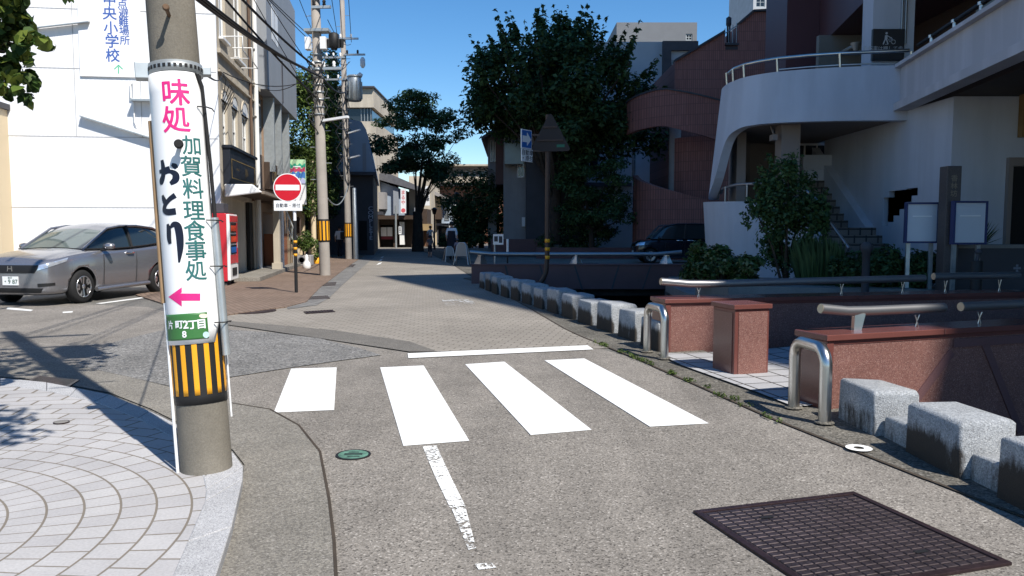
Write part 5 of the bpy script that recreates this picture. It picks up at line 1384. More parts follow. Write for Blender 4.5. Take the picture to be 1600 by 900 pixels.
for a, b, c, d_ in ((808, 819, 246, 280), (850, 868, 315, 385)):
    p, q = q46(a, d_), q46(b, c); window(ab, p[0], q[0], max(.3, p[1]), q[1], -3.03 if b > 821 else -1.03, m_sign_white, m_glass, (1, 1), .06)
for a, b in ((765, 769), (770, 773.5)):
    p, q = q46(a, 250), q46(b, 215); window(ab, p[0], q[0], p[1], q[1], 1.97, m_galv, m_glass, (0, 0), .05)
rb46('meter_box', 815, 820, 340, 354, -1.2, -1.003, m_sign_white)
rb46('garden_wall', 770, 845, 372, 392, -4.2, -4.0, m_purple_stone)
rb46('step', 845, 880, 380, 392, -5, -3.1, m_stone)

# ------------------------------------------------------------------ far end of the street
def xz(px, py, d): return ((px - CX) / F * d, EYE + (357 - py) / F * d)
def pbox(mb, px0, px1, py0, py1, d, y0, y1, mi=0):
    a, b = xz(px0, py1, d), xz(px1, py0, d); mb.bx(a[0], b[0], d + y0, d + y1, max(0.005, a[1]), b[1], mi); return mb
def part(parent, name, m, *boxes, d=60):
    mb = MB()
    for b in boxes: pbox(mb, *b[:4], d, b[4], b[5])
    return mb.build(name, m, parent, world=True)
def wind(parent, px0, px1, py0, py1, d, y, bars=(1, 1), fm=None, pm=None, fw=.07):
    a, b = xz(px0, py1, d), xz(px1, py0, d); o = wm(parent).translation
    return window(parent, a[0] - o.x, b[0] - o.x, max(.05, a[1]) - o.z, b[1] - o.z, d + y - o.y, fm or m_galv, pm or m_glass, bars, fw)
# slanted blue-grey building with vertical letters
d = 44
cbld = thing('blue_grey_building', 'blue grey building with a slanted upper wall and dark base with vertical letters', 'building', (-9, d, 0))
pt = lambda px, py: xz(px, py, d)
mb = MB(); mb.prism_xz([pt(500, 272), pt(500, 205), pt(552, 190), pt(568, 193), pt(575, 205), pt(588, 272)], d, d + 13); mb.build('upper_wall', m_bluegrey, cbld, world=True)
mb = MB(); mb.prism_xz([(-16, 0), (-16, pt(0, 272.3)[1]), (pt(584, 0)[0], pt(0, 272.3)[1]), (pt(584, 0)[0], 0)], d + .3, d + 12.5); mb.build('base_wall', m_darkgrey, cbld, world=True)
part(cbld, 'ledge', m_darkgrey, (500, 590, 270, 275, -.25, -.003), d=d)
part(cbld, 'recess_panel', m_greyclad, (569, 574.5, 226, 268, -.03, -.002), d=d)
part(cbld, 'door', m_dark, (562, 574, 345, 391, .26, .297), d=d)
mb = MB()
for i, ch in enumerate('COMPLETE'):
    x, z = pt(580, 326 + i * 6.6); mb.text(ch, .30, Matrix.Translation((x, d + .29, z)), -.0, sx=1.3)
mb.build('lettering', mat('letter_pale_blue', (.42, .47, .58)), cbld, world=True)
pv = Matrix.Translation((-7.6, 44, 0)); cbld.matrix_basis = pv @ Matrix.Rotation(R(8.5), 4, 'Z') @ pv.inverted() @ cbld.matrix_basis
# beige office with window band behind the poles
d = 62
bo = thing('beige_office', 'beige office block with a window band rising behind the wooden poles', 'building', (-12, d, 0)); 
part(bo, 'upper_wall', m_beige, (500, 587, 142, 171, 0, 12), d=d)
part(bo, 'window_band', m_glass, (500, 583, 171.2, 192, .4, 12), d=d)
part(bo, 'lower_wall', m_beige, (500, 590, 192.2, 389, 0, 12), d=d)
part(bo, 'roof_edge', m_darkgrey, (500, 589, 139.5, 141.9, -.3, 12.3), d=d)
for px in (566, 571, 576, 581): part(bo, 'mullion', m_galv, (px, px + .8, 171.4, 191.8, .3, .398), d=d)
# grey gabled house with shop front
d = 63
gh_ = thing('gabled_shop_house', 'blue grey gabled shop house with white curtains at the end of the street', 'building', (-9, d, 0))
mb = MB(); q = lambda px, py: xz(px, py, d)
mb.prism_xz([q(588, 345), q(588, 278), q(592, 283), q(628, 296), q(630, 345)], d + .8, d + 10); mb.build('upper_wall', m_bluegrey, gh_, world=True)
mb = MB(); mb.prism_xz([q(588, 276), q(592, 281), q(660, 300), q(660, 294), q(640, 285), q(600, 268)], d + .2, d + 11); mb.build('roof', m_roof, gh_, world=True)
part(gh_, 'blue_panel', m_greyclad, (614, 622, 296, 334, .5, .797), d=d)
part(gh_, 'eave', m_darkwood, (590, 662, 337, 343, -1.2, .79), d=d)
part(gh_, 'shop_wall', m_darkwood, (588, 594, 343.2, 389, 0, .79), (615, 622, 343.2, 389, 0, .79), (594.1, 614.9, 343.2, 351, 0, .79), (622.1, 660, 343.2, 389, .4, .79), d=d)
part(gh_, 'curtain', m_sign_white, (595, 604, 355, 369, .18, .22), (605, 613, 355, 369, .18, .22), d=d)
part(gh_, 'curtain_hem', mat('maroon_cloth', (.16, .02, .035)), (595, 614, 369.2, 374, .18, .22), d=d)
part(gh_, 'door', m_dark, (594.2, 614.8, 351.2, 389, .5, .7), d=d)
part(gh_, 'pillar', m_white, (626, 633, 347, 382, -.4, .0), d=d)
part(gh_, 'balcony_box', m_greywall, (586, 604, 301, 327, -.2, .79), d=d)
part(gh_, 'canopy', m_darkgrey, (588, 600, 331, 336, -1., .79), d=d)
def vsign(label, px0, px1, py0, py1, d, txt, tm, m=m_sign_white, red=False, n='shop_sign'):
    c = P((px0 + px1) / 2, (py0 + py1) / 2, d); w, h = (px1 - px0) * d / F, (py1 - py0) * d / F
    t = thing(n, label, 'sign', c, 0); mb = MB(); mb.bx(-w/2, w/2, 0, .2, -h/2, h/2); b = mb.build('panel', m, t)
    mb = MB()
    for i, ch in enumerate(txt): mb.text(ch, h / (len(txt) + (2 if red else 1)) * .95, Matrix.Translation((0, -.006, h/2 - h * (i + .8) / (len(txt) + (1.9 if red else .7)))), .01)
    mb.build('lettering', tm, b)
    if red:
        mb = MB(); mb.disc(Matrix.Translation((0, -.003, -h/2 + w * .55)), w * .42, .004, 20); mb.build('red_dot', mat('red_dot', (.6, .10, .12)), b)
    return t
vsign('tall white sign with small red characters and a red disc at the street end', 626, 634, 295, 333, 61.5, 'まるや', mat('red_ink', (.6, .05, .06)), red=True)
vsign('white hanging sign with two dark characters right of the street tree', 662, 671, 291, 321, 61, '高峰', m_ink)
vsign('narrow white and blue sign near the dark shrubs', 707.5, 713, 320, 338, 64, '北陸酒', m_blue_txt)
vsign('small white signboard on the shop post at the street end', 623, 627, 354, 366, 61.8, '営業中', m_ink)
mb = MB(); p = P(618.5, 350, 60); mb.tube([(p.x, 60, 0), (p.x, 60, 3.2)], .07, 8); tag(mb.build('grey_post', m_galv), 'slim grey post in front of the white curtains', 'post')
# beige tower house and brown cubes
d = 66
bh = thing('beige_pier_building', 'narrow beige building behind the trunk of the street tree', 'building', (-6.5, d, 0))
part(bh, 'wall', m_beige, (640, 674, 276, 389, 0, 8), d=d)
part(bh, 'recess', mat('brown_recess', (.20, .10, .06)), (622, 640, 300, 345, .3, 8), d=d)
part(bh, 'bay', m_darkwood, (664, 674, 328, 350, -3, -.003), d=d)
part(bh, 'bay_base', mat('tan_panel', (.34, .24, .12)), (655, 676, 350.2, 360, -3, -.003), d=d)
part(bh, 'blue_bay', m_greyclad, (655, 663.8, 326, 350, -3, -.003), d=d)
part(bh, 'shutter', mat('brown_shutter', (.16, .08, .045), vs=6), (657, 671, 360.4, 388, -.4, -.003), d=d)
d = 70
ch_ = thing('cream_gabled_house', 'cream house with a pale sloping roof beside the brick block', 'building', (-6, d, 0))
q = lambda px, py: xz(px, py, d)
mb = MB(); mb.prism_xz([q(674, 330), q(674, 305), q(690, 312), q(690, 340)], d, d + 8); mb.build('wall', m_cream, ch_, world=True)
mb = MB(); mb.prism_xz([q(672, 302), q(672, 296), q(706, 312), q(706, 316)], d - .8, d + 9); mb.build('roof', m_greywall, ch_, world=True)
part(ch_, 'side_wall', m_bluegrey, (690.2, 706, 314, 366, .1, 8), d=d)
part(ch_, 'ground_floor', m_darkgrey, (674, 690, 330, 389, .4, 8), (690.2, 700, 366.2, 389, .4, 8), d=d)
part(ch_, 'canopy', m_darkwood, (682, 692, 328, 343, -1.5, -.01), d=d)
wind(ch_, 695, 702, 326, 344, d, .08)
part(ch_, 'white_panel', m_sign_white, (694, 705, 350, 356, -.1, .09), d=d)
part(ch_, 'white_column', m_cream, (677, 682, 345, 384, -.2, .39), d=d)
d = 80
bk = thing('brick_apartment', 'brown brick apartment block with a pale top floor at the end of the street', 'building', (-4, d, 0))
part(bk, 'wall', m_brick_far, (670, 790, 292, 389, 0, 12), d=d)
part(bk, 'balcony_band', m_beige, (676, 790, 278, 287, -1.2, -.003), d=d)
part(bk, 'balcony_floor', m_darkgrey, (676, 790, 287.2, 291.8, -1.2, 0), d=d)
part(bk, 'top_floor', m_greywall, (678, 790, 262, 291.6, .4, 12), d=d)
part(bk, 'roof_edge', m_beige, (674, 790, 259.5, 261.9, -1.5, 12), d=d)
for a, b in ((686, 700), (706, 714), (722, 734), (738, 744), (748, 760)): wind(bk, a, b, 268, 277.5, d, .38, (1, 0))
part(bk, 'door', m_dark, (722, 727, 370, 389, -.1, -.003), d=d)
for a, b in ((706, 712), (716, 720), (733, 741)): wind(bk, a, b, 318, 332, d, -.01, (1, 1))
# low dark stall with round barrel shape
d = 58
stl = thing('street_stall', 'dark stall with a grey roof between the street tree and the walking woman', 'stall', (-5, d, 0))
part(stl, 'cabin', m_black, (685, 700, 353, 386, 0, 1.4), d=d)
part(stl, 'roof', m_darkgrey, (683, 702, 349, 352.8, -.3, 1.6), d=d)
part(stl, 'window', m_glass, (687, 698, 357, 365, -.04, -.003), d=d)
part(stl, 'slats', m_darkgrey, *[(685.5 + k * 1.6, 686.4 + k * 1.6, 368, 386, -.05, -.003) for k in range(9)], d=d)
def lamp_post(label, px, pytop, d, head=True):
    p = P(px, pytop, d); t = thing('street_lamp', label, 'street lamp', (p.x, d, 0), 0)
    mb = MB(); mb.lathe([(.09, 0), (.06, .6), (.045, p.z - .5)], n=10); mb.build('post', m_brownpole, t)
    mb = MB(); mb.lathe([(.10, p.z - .5), (.2, p.z - .15), (.22, p.z - .12), (.05, p.z)], n=6, smooth=False); mb.build('lantern', m_brownpole, t)
lamp_post('dark lantern street lamp by the stall at the street end', 678.5, 324, 56)
lamp_post('dark lantern street lamp in front of the brick apartment block', 713.5, 300, 56)
for i, (px, l) in enumerate(((592.8, 'orange traffic cone on the left of the pair by the shop'), (597, 'orange traffic cone on the right of the pair by the shop'))):
    p = G(px, 386); t = thing('traffic_cone', l, 'traffic cone', (p.x, 59.5, 0), 0, 'traffic cones by the shop'); mb = MB(); mb.lathe([(.16, .03), (.12, .22), (.06, .62), (.04, .66), (0, .67)], n=12); mb.build('cone', m_orange, t)
    mb = MB(); mb.bx(-.19, .19, -.19, .19, 0, .03); mb.build('base', m_orange, t); mb = MB(); mb.lathe([(.115, .28), (.09, .42)], n=12); mb.build('white_band', m_sign_white, t)

# ------------------------------------------------------------------ signs and stands in the middle distance
ow = P(852, 452, 18.2)
bp = thing('sign_post', 'brown sign post bent at the foot with yellow bands, carrying the triangle sign', 'sign post', (ow.x, 18.2, 0))
Zp = lambda py: EYE + (357 - py) / F * 18.2
mb = MB(); mb.tube([(-.28, 0, -.15), (-.24, 0, .06), (-.04, 0, .35), (.02, 0, .50), (.04, 0, .8), (.05, 0, Zp(182))], .055, 12); mb.build('pole', m_brownpole, bp)
for py in (376, 389, 402):
    z = Zp(py); mb = MB(); mb.lathe([(.056, z - .04), (.059, z - .04), (.059, z + .04), (.056, z + .04)], (.045, 0, 0), 14); mb.build('reflective_band', m_yellow, bp)
for py in (214, 238): mb = MB(); mb.beam((-.55, -.02, Zp(py) + .02), (.05, -.02, Zp(py)), .04, .045); mb.build('arm', m_brownpole, bp)
tr = thing('triangle_sign', 'brown painted back of a large triangular road sign on the bent post', 'road sign', (ow.x + .1, 18.12, Zp(238)), R(-12))
mb = MB(); s = .42; pts = []
for cx_, cz_, a0 in ((0, .78, 30), (-.40, .04, 150), (.40, .04, 270)):
    for k in range(5): a = R(a0 + k * 30); pts.append((cx_ + .05 * math.cos(a), cz_ + .05 * math.sin(a)))
mb.prism_xz(pts, -.012, .012); mb.build('plate', mat('dark_brown_paint', (.026, .018, .016), rough=.6), tr)
mb = MB(); mb.bx(-.3, .3, -.04, -.0125, .22, .26); mb.bx(-.16, .16, -.04, -.0125, .52, .56); mb.build('stiffener', m_brownpole, tr)
mb = MB(); mb.bx(.15, .33, -.014, -.0122, .08, .14); mb.build('sticker', mat('green_sticker', (.03, .16, .10)), tr)
def oblique(name, label, px0, px1, yt0, yt1, yb0, yb1, d, m, thick=.02):
    rz = R(-48) if True else 0
    c = P((px0 + px1) / 2, (yt0 + yt1 + yb0 + yb1) / 4, d); w = (px1 - px0) / F * d / math.cos(R(55)); h = ((yb0 - yt0) + (yb1 - yt1)) / 2 / F * d
    t = thing(name, label, 'road sign', c, R(55)); mb = MB(); mb.bx(-w/2, w/2, -thick, 0, -h/2, h/2); b = mb.build('plate', m, t, bevel=.004); return t, b, w, h
t, b, w, h = oblique('one_way_sign', 'blue square one way sign with a white arrow above the white plate', 813.5, 830, 208, 198, 234, 230, 17.9, m_sign_white)
mb = MB(); mb.bx(-w/2 + .02, w/2 - .02, -.0225, -.0205, -h/2 + .02, h/2 - .02); mb.build('blue_face', m_sign_blue, b)
mb = MB(); mb.prism_xz([(-w*.40, -.07), (w*.02, -.07), (w*.02, -h*.36), (w*.42, 0), (w*.02, h*.36), (w*.02, .07), (-w*.40, .07)], -.025, -.0228); mb.build('arrow', m_sign_white, b)
t, b, w, h = oblique('plate_sign', 'white plate with dark characters under the one way sign', 814, 831.5, 235.5, 231, 254.5, 250.5, 17.9, m_sign_white)
mb = MB(); mb.text('自動車', .13, Matrix.Translation((0, -.0225, .055)), .008, sx=1.25); mb.text('・原付', .13, Matrix.Translation((0, -.0225, -.075)), .008, sx=1.25); mb.build('lettering', m_ink, b)
def a_board(label, px, top, bot, d, w, rz):
    p = P(px, bot, d); h = (bot - top) / F * d
    t = thing('sign_stand', label, 'sign stand', (p.x, d, .006), rz, 'sign stands by the street')
    for y in (-.22, .22):
        mb = MB(); s = -.16 / h * (1 if y > 0 else -1)
        pts = [(-w/2, y, 0), (-w*.30, y * .35, h*.86), (-w*.16, y * .2, h*.98), (w*.16, y * .2, h*.98), (w*.30, y * .35, h*.86), (w/2, y, 0)]
        mb.tube(pts, .022, 8); mb.build('leg_frame', m_steel, t)
    mb = MB(); mb.add([(-w*.40, -.15, h*.38), (w*.40, -.15, h*.38), (w*.27, -.08, h*.95), (-w*.27, -.08, h*.95), (-w*.40, -.12, h*.38), (w*.40, -.12, h*.38), (w*.27, -.05, h*.95), (-w*.27, -.05, h*.95)], [(0,1,2,3),(7,6,5,4),(0,4,5,1),(1,5,6,2),(2,6,7,3),(3,7,4,0)]); mb.build('board', mat('stand_board', (.36, .34, .31), var=.03) if 'stand_board' not in bpy.data.materials else bpy.data.materials['stand_board'], t, bevel=.01)
a_board('smaller metal framed sign stand left of the pale one', 702, 385, 409, 35.5, .50, R(20))
a_board('taller pale sign stand nearest the long silver rail', 722, 380, 415, 32.5, .62, R(-10))
sp_ = thing('parking_sign', 'small white sign on a grey post behind the silver rail', 'sign', (P(773, 380, 30).x, 30, .006))
mb = MB(); mb.tube([(0, 0, 0), (0, 0, 1.25)], .035, 8); mb.build('post', m_galv, sp_); mb = MB(); mb.bx(-.06, .33, -.04, -.01, .88, 1.28); bd = mb.build('board', m_sign_white, sp_)
mb = MB(); mb.bx(-.02, .12, -.044, -.0405, 1.0, 1.2); mb.bx(.16, .29, -.044, -.0405, .95, 1.2); mb.build('marks', m_darkgrey, bd)
mb = MB(); mb.tube([(P(793, 380, 30).x, 30, 0), (P(793, 380, 30).x, 30, .55)], .03, 8); mb.tube([(P(793, 380, 30).x, 30, .551), (P(793, 380, 30).x, 30, 1.1)], .045, 8, 1); tag(mb.build('marker_post', [m_black, m_sign_white]), 'thin post with a white upper half beside the small white sign', 'post')
hz = thing('hazard_bar', 'low black and white striped wheel stop behind the rail', 'wheel stop', (P(918, 410, 31).x, 31, 0))
mb = MB(); mb.bx(-.45, .45, -.08, .08, .005, .14)
mb.build('bar', m_black, hz, bevel=.02)
mb = MB()
for k in range(6): mb.add([(-.42 + k*.15, -.083, .02), (-.35 + k*.15, -.083, .02), (-.30 + k*.15, -.083, .13), (-.37 + k*.15, -.083, .13)], [(0,1,2,3)])
mb.build('stripes', m_sign_white, hz)
mb = MB(); mb.bx(0, 12, 0, .25, 0, .35); g_ = mb.build('low_wall', m_stone); g_.location = (-3.2, 46, 0); tag(g_, 'low stone wall below the dark shrubs across the side road', 'wall')
mb = MB(); mb.bx(0, 9.5, 0, .3, 0, .55); g_ = mb.build('low_wall', m_purple_stone); g_.location = (1.2, 39.2, 0); tag(g_, 'low dark red planting wall behind the black car', 'wall')

# ------------------------------------------------------------------ utility poles and cables
def utility_pole(label, base, h, r, lean, twin=False):
    t = thing('utility_pole', label, 'utility pole', base, 0, None, Matrix.Rotation(lean, 3, 'Y'))
    mb = MB(); mb.lathe([(r, -.05), (r * .72, h), (0, h)], n=20); mb.build('shaft', m_pole_far, t)
    mb = MB(); mb.lathe([(r + .004, 1.05), (r + .008, 1.06), (r + .006, 1.75), (r + .002, 1.76)], n=24); g = mb.build('guard_sheet', m_black, t)
    for k in range(10):
        a = k * math.pi / 5; mb = MB(); c_ = Vector((math.cos(a), math.sin(a), 0)) * (r + .009); s = Vector((-math.sin(a), math.cos(a), 0)) * .032
        mb.poly([tuple(c_ - s + Vector((0, 0, 1.1))), tuple(c_ + s + Vector((0, 0, 1.1))), tuple(c_ + s + Vector((0, 0, 1.7))), tuple(c_ - s + Vector((0, 0, 1.7)))]); mb.build('reflective_stripe', m_yellow, g)
    if twin:
        mb = MB(); mb.lathe([(r * .8, -.05), (r * .6, 3.4), (0, 3.45)], (r * 2.1, .05, 0), 14); mb.build('conduit', m_galv, t)
    mb = MB()
    for k in range(int((h - 3) / .5)):
        s = 1 if k % 2 else -1; mb.tube([(0, 0, 3 + k * .5), (s * (r + .16), 0, 3 + k * .5)], .012, 5)
    mb.build('climbing_bolts', m_galv, t)
    return t
def arm(t, z, x0, x1, n=3, y=-.12):
    mb = MB(); mb.bx(x0, x1, y - .04, y + .04, z - .04, z + .04); a = mb.build('cross_arm', m_galv, t)
    mb = MB()
    for k in range(n):
        x = x0 + (x1 - x0) * (k + .3) / n; mb.lathe([(.03, .04), (.06, .08), (.04, .12), (.06, .16), (.03, .22)], (x, y, z), 8)
    mb.build('insulators', m_sign_white if n != 2 else m_black, a); return a
b2 = G(508, 430, .03)
p2 = utility_pole('nearer concrete utility pole beside the street gutter, with white boxes', b2, 12.5, .17, R(-1.0))
Z2 = lambda py: EYE + (357 - py) / F * 25.3
arm(p2, Z2(17), -.1, .55, 2); arm(p2, Z2(30), -.1, .5, 2); arm(p2, Z2(120), -.2, .75, 3)
mb = MB(); mb.bx(-.33, .42, -.25, .15, Z2(66), Z2(62)); mb.build('platform', m_galv, p2)
for x0, x1 in ((-.30, -.15), (.16, .34)): mb = MB(); mb.bx(x0, x1, -.32, -.05, Z2(93), Z2(75)); mb.build('switch_box', m_sign_white, p2, bevel=.01)
mb = MB(); mb.lathe([(.08, 0), (.16, .1), (.16, .45), (.10, .5)], (.55, -.1, Z2(92)), 10)
for k in range(5): mb.lathe([(.05, 0), (.07, .25)], (.40 + k * .1, -.15, Z2(90)), 6)
mb.build('cutout_fuses', m_black, p2)
mb = MB()
for k in range(9): z = Z2(100 + k * 11); mb.lathe([(.16, 0), (.18, .01), (.18, .04), (.16, .05)], (0, 0, z), 14)
mb.build('cable_bands', m_galv, p2)
mb = MB()
for k in range(14):
    a = k * 1.7; z = Z2(95 + k * 6.5); mb.tube([(.15 * math.cos(a), .15 * math.sin(a), z), (.34 * math.cos(a + .5), -.25, z - .25), (.15 * math.cos(a + 1.4), -.16, z - .75)], .016, 5)
mb.build('cable_loops', m_cable, p2)
mb = MB(); mb.beam((.1, -.1, Z2(197)), (.95, -.3, Z2(193)), .14, .07); mb.build('lamp_head', m_sign_white, p2)
b3 = G(545, 405, .02)
p3 = utility_pole('farther utility pole with a grey transformer and a twin conduit', b3, 12.2, .16, R(-.6), True)
Z3 = lambda py: EYE + (357 - py) / F * (b3.y)
arm(p3, Z3(69), -.75, .75, 3); arm(p3, Z3(93), .05, 1.05, 2); arm(p3, Z3(97), -1.2, .1, 4); arm(p3, Z3(130), -1.4, .1, 3)
mb = MB(); mb.lathe([(.28, 0), (.33, .04), (.33, 1.05), (.30, 1.1), (.36, 1.12), (.30, 1.2), (0, 1.22)], (.50, -.1, Z3(163)), 18)
for k in range(12): a = k * .52; mb.box((.50 + .35 * math.cos(a), -.1 + .35 * math.sin(a), Z3(163) + .5), (.06, .012, .8), a)
mb.build('transformer', m_galv, p3)
mb = MB(); mb.lathe([(.05, 0), (.12, .1), (.12, .4), (.05, .5)], (.92, -.1, Z3(113)), 10); mb.lathe([(.1, 0), (.14, .1), (.02, .2)], (.78, -.1, Z3(126)), 10); mb.build('bell_insulator', m_sign_white, p3)
mb = MB()
for k in range(16):
    a = k * 2.1; z = Z3(130 + k * 9); mb.tube([(.15 * math.cos(a), -.15, z), (.4 * math.cos(a + .8), -.35, z - .5), (.15 * math.cos(a + 1.2), -.15, z - 1.1)], .022, 5)
mb.build('cable_loops', m_cable, p3)
mb = MB(); mb.beam((.1, -.1, Z3(212)), (.75, -.25, Z3(207)), .14, .06); mb.build('lamp_head', m_sign_white, p3)
mb = MB(); mb.beam((.1, -.1, Z3(250)), (.7, -.25, Z3(246)), .14, .06); mb.build('lamp_head', m_sign_white, p3)
def cable(label, a, b, r, sag, group, ext=0.0, m=None):
    a, b = Vector(a), Vector(b)
    if ext: a = a + (a - b) * ext
    n = 22; pts = []
    for i in range(n + 1):
        u = i / n; p = a.lerp(b, u); p.z -= sag * 4 * u * (1 - u); pts.append(p)
    mb = MB(); mb.tube(pts, r, 6); o = mb.build('cable', m or m_cable); tag(o, label, 'cable', group); return o
at2 = lambda py: P(495 + .03 * py, py, 25.2)
gA = 'thick cables across the beige facade'
for i, (x0, y1, r, xo) in enumerate(((353, 116, .040, 0), (357, 119, .034, 4), (362, 122, .030, 8))):
    cable('thick black cable of the bundle sagging across the beige facade to the nearer utility pole', P(x0, 0, 17.5), P(498 + xo, y1, 25.1), r, .45, gA, 1.1)
cable('thick black cable sloping over the grey cladding to the nearer utility pole', P(396, 0, 18.5), at2(108), .032, .25, None, 1.0)
cable('thick steep black cable running lower down the nearer utility pole', P(368, 0, 18), at2(158), .028, .25, None, 1.0)
gB = 'thin wires over the grey cladding'
for x0, y1 in ((404, 170), (425, 120), (433, 98), (437, 92)):
    cable('thin black wire crossing the grey cladding towards the utility poles', P(x0, 0, 20), P(497, y1, 25.1) if x0 < 430 else P(520 + (x0 - 430), y1, 37), .012, .2, gB, 1.0)
gC = 'power lines overhead'
for x0, x1, y1 in ((519, 529, 69), (531, 535, 60), (545, 549, 66)):
    cable('thin power line running overhead to the top arm of the farther pole', P(x0, 0, 30), P(x1, y1, b3.y - .1), .013, .15, gC, 4.6)
gD = 'lines linking the two utility poles'
for (a, b, r) in (((512, 31), (548, 69), .012), ((504, 121), (545, 140), .035), ((508, 100), (545, 97), .014), ((506, 170), (545, 200), .02), ((514, 78), (547, 96), .014), ((506, 140), (546, 170), .016)):
    cable('black line strung between the two utility poles', P(*a, 25.2), P(*b, b3.y - .1), r, .3, gD)
cable('pale grey cable drooping between the two utility poles', P(512, 310, 25.2), P(544, 290, b3.y - .1), .022, .5, None, 0, m_galv)
cable('service wire from the wall coil of the beige building to the nearer pole', P(349, 113, 21.3), P(497, 118, 25.1), .014, .35, None)
cable('thin service wire from the facade arch up to the nearer pole', P(416, 140, 28), P(497, 100, 25.1), .012, .3, None)
cable('black wire from the concrete pole bracket to the white wall', P(320, 115, 4.9), P(348, 115, 21.2), .008, .1, None)
cable('single wire crossing the open sky left of the nearer pole', P(455, -40, 20), P(489, 50, 25.1), .010, .1, None, .6)
for k, dz in enumerate((12.8, 13.6, 14.3)): pass

# ------------------------------------------------------------------ trees and plants
def leaf_mesh(name, m, parent, clumps, n, size, seed, aspect=.5, up=.55, jitter=.35, shell=.55, oval=False):
    g = np.random.default_rng(seed)
    C = np.array([c[0] for c in clumps], float); Rr = np.array([c[1] for c in clumps], float)
    w = np.array([r[0] * r[1] + r[1] * r[2] + r[0] * r[2] for r in Rr]); idx = g.choice(len(C), n, p=w / w.sum())
    d = g.normal(size=(n, 3)); d /= np.linalg.norm(d, axis=1)[:, None]
    rad = (shell + (1 - shell) * g.random(n)) * (1 + .12 * g.normal(size=n))
    p = C[idx] + d * Rr[idx] * rad[:, None]
    nr = d * (1 - up) + np.array([0, 0, up]) + g.normal(size=(n, 3)) * jitter; nr /= np.linalg.norm(nr, axis=1)[:, None]
    t = g.normal(size=(n, 3)); t -= nr * (t * nr).sum(1)[:, None]; t /= np.linalg.norm(t, axis=1)[:, None]
    b = np.cross(nr, t); s = size * (.6 + .8 * g.random(n))[:, None]
    fold = nr * s * .12
    if oval:
        w = b * s * aspect * .5
        q = [p - t*s*.5, p - t*s*.22 + w*.85 + fold, p + t*s*.12 + w + fold, p + t*s*.36 + w*.5 + fold*.5, p + t*s*.52, p + t*s*.36 - w*.5 + fold*.5, p + t*s*.12 - w + fold, p - t*s*.22 - w*.85 + fold]
    else: q = [p - t * s * .5, p + b * s * aspect * .5 + fold, p + t * s * .5, p - b * s * aspect * .5 + fold]
    K = len(q); v = np.stack(q, 1).reshape(-1, 3)
    me = bpy.data.meshes.new(name); me.vertices.add(K * n); me.vertices.foreach_set('co', v.ravel())
    me.loops.add(K * n); me.loops.foreach_set('vertex_index', np.arange(K * n, dtype=np.int32))
    me.polygons.add(n); me.polygons.foreach_set('loop_start', np.arange(0, K * n, K, dtype=np.int32))
    me.update(calc_edges=True); me.materials.append(m)
    o = bpy.data.objects.new(name, me); col.objects.link(o)
    if parent is not None: o.parent = parent; WM[o.name] = wm(parent)
    return o
def limbs(parent, base_r, h0, targets, seed, thin=1.0, bend=.3, m=None, base=(0, 0)):
    r = random.Random(seed); mb = MB()
    mb.tube([(base[0], base[1], -.1), (base[0] + .02, base[1], h0 * .5), (base[0], base[1] + .03, h0)], [base_r * 1.25, base_r, base_r * .85], 12)
    for c in targets:
        c = Vector(c); a = Vector((base[0] + r.uniform(-.3, .3) * base_r, base[1] + r.uniform(-.3, .3) * base_r, h0 * r.uniform(.75, 1.0)))
        k = c - a; mid = a + k * .45 + Vector((0, 0, bend * k.length * .35)) * r.uniform(.2, 1)
        rr = base_r * r.uniform(.30, .5) * thin
        mb.tube([a, a.lerp(mid, .5) + Vector((r.uniform(-.05, .05), r.uniform(-.05, .05), 0)), mid, c], [rr, rr * .75, rr * .5, rr * .14], 7)
    return mb.build('trunk', m or m_bark, parent)
def ell_clumps(c, rad, n, r0, r1, seed, flat=.7, keep=None, inner=.5):
    g = random.Random(seed); out = []
    while len(out) < n:
        d = Vector((g.gauss(0, 1), g.gauss(0, 1), g.gauss(0, 1))).normalized() * (inner + (1 - inner) * g.random())
        p = Vector(c) + Vector((d.x * rad[0], d.y * rad[1], d.z * rad[2]))
        if keep and not keep(p): continue
        r = g.uniform(r0, r1); out.append((tuple(p), (r, r, r * flat)))
    return out
def tree(name, label, loc, trunk_r, h0, clumps, n, size, lm, seed, group=None, nl=12, cat='tree', thin=1.0, **k):
    t = thing(name, label, cat, loc, 0, group)
    limbs(t, trunk_r, h0, [c[0] for c in random.Random(seed).sample(clumps, min(nl, len(clumps)))], seed, thin)
    leaf_mesh('crown', lm, t, clumps, n, size, seed, **k); return t
# big zelkova
cl = ell_clumps((0.1, 0, 7.3), (5.2, 4.2, 4.3), 90, .8, 1.35, 1, .8, keep=lambda p: p.z > (6.9 if p.x < .3 else 5.2), inner=.3)
g = random.Random(3)
for i in range(64):   # long sprays reaching out of the crown
    a, e = g.uniform(0, 2 * math.pi), R(g.uniform(8, 85)); d = Vector((math.cos(a) * math.cos(e), math.sin(a) * math.cos(e) * .9, math.sin(e)))
    b = Vector((.1, 0, 7.3)) + Vector((d.x * 5.2, d.y * 4.2, d.z * 4.5)); L = g.uniform(.7, 1.7)
    for k in range(5): q = b + (d * .75 + Vector((0, 0, .55))).normalized() * L * k / 4; s = .30 - .055 * k; cl.append((tuple(q), (s, s, s)))
tree('zelkova_tree', 'big dark spreading tree with spiky sprays rising against the sky', (2.3, 42, 0), .34, 3.6, cl, 42000, .28, m_leaf_dark, 5, nl=26, shell=.3)
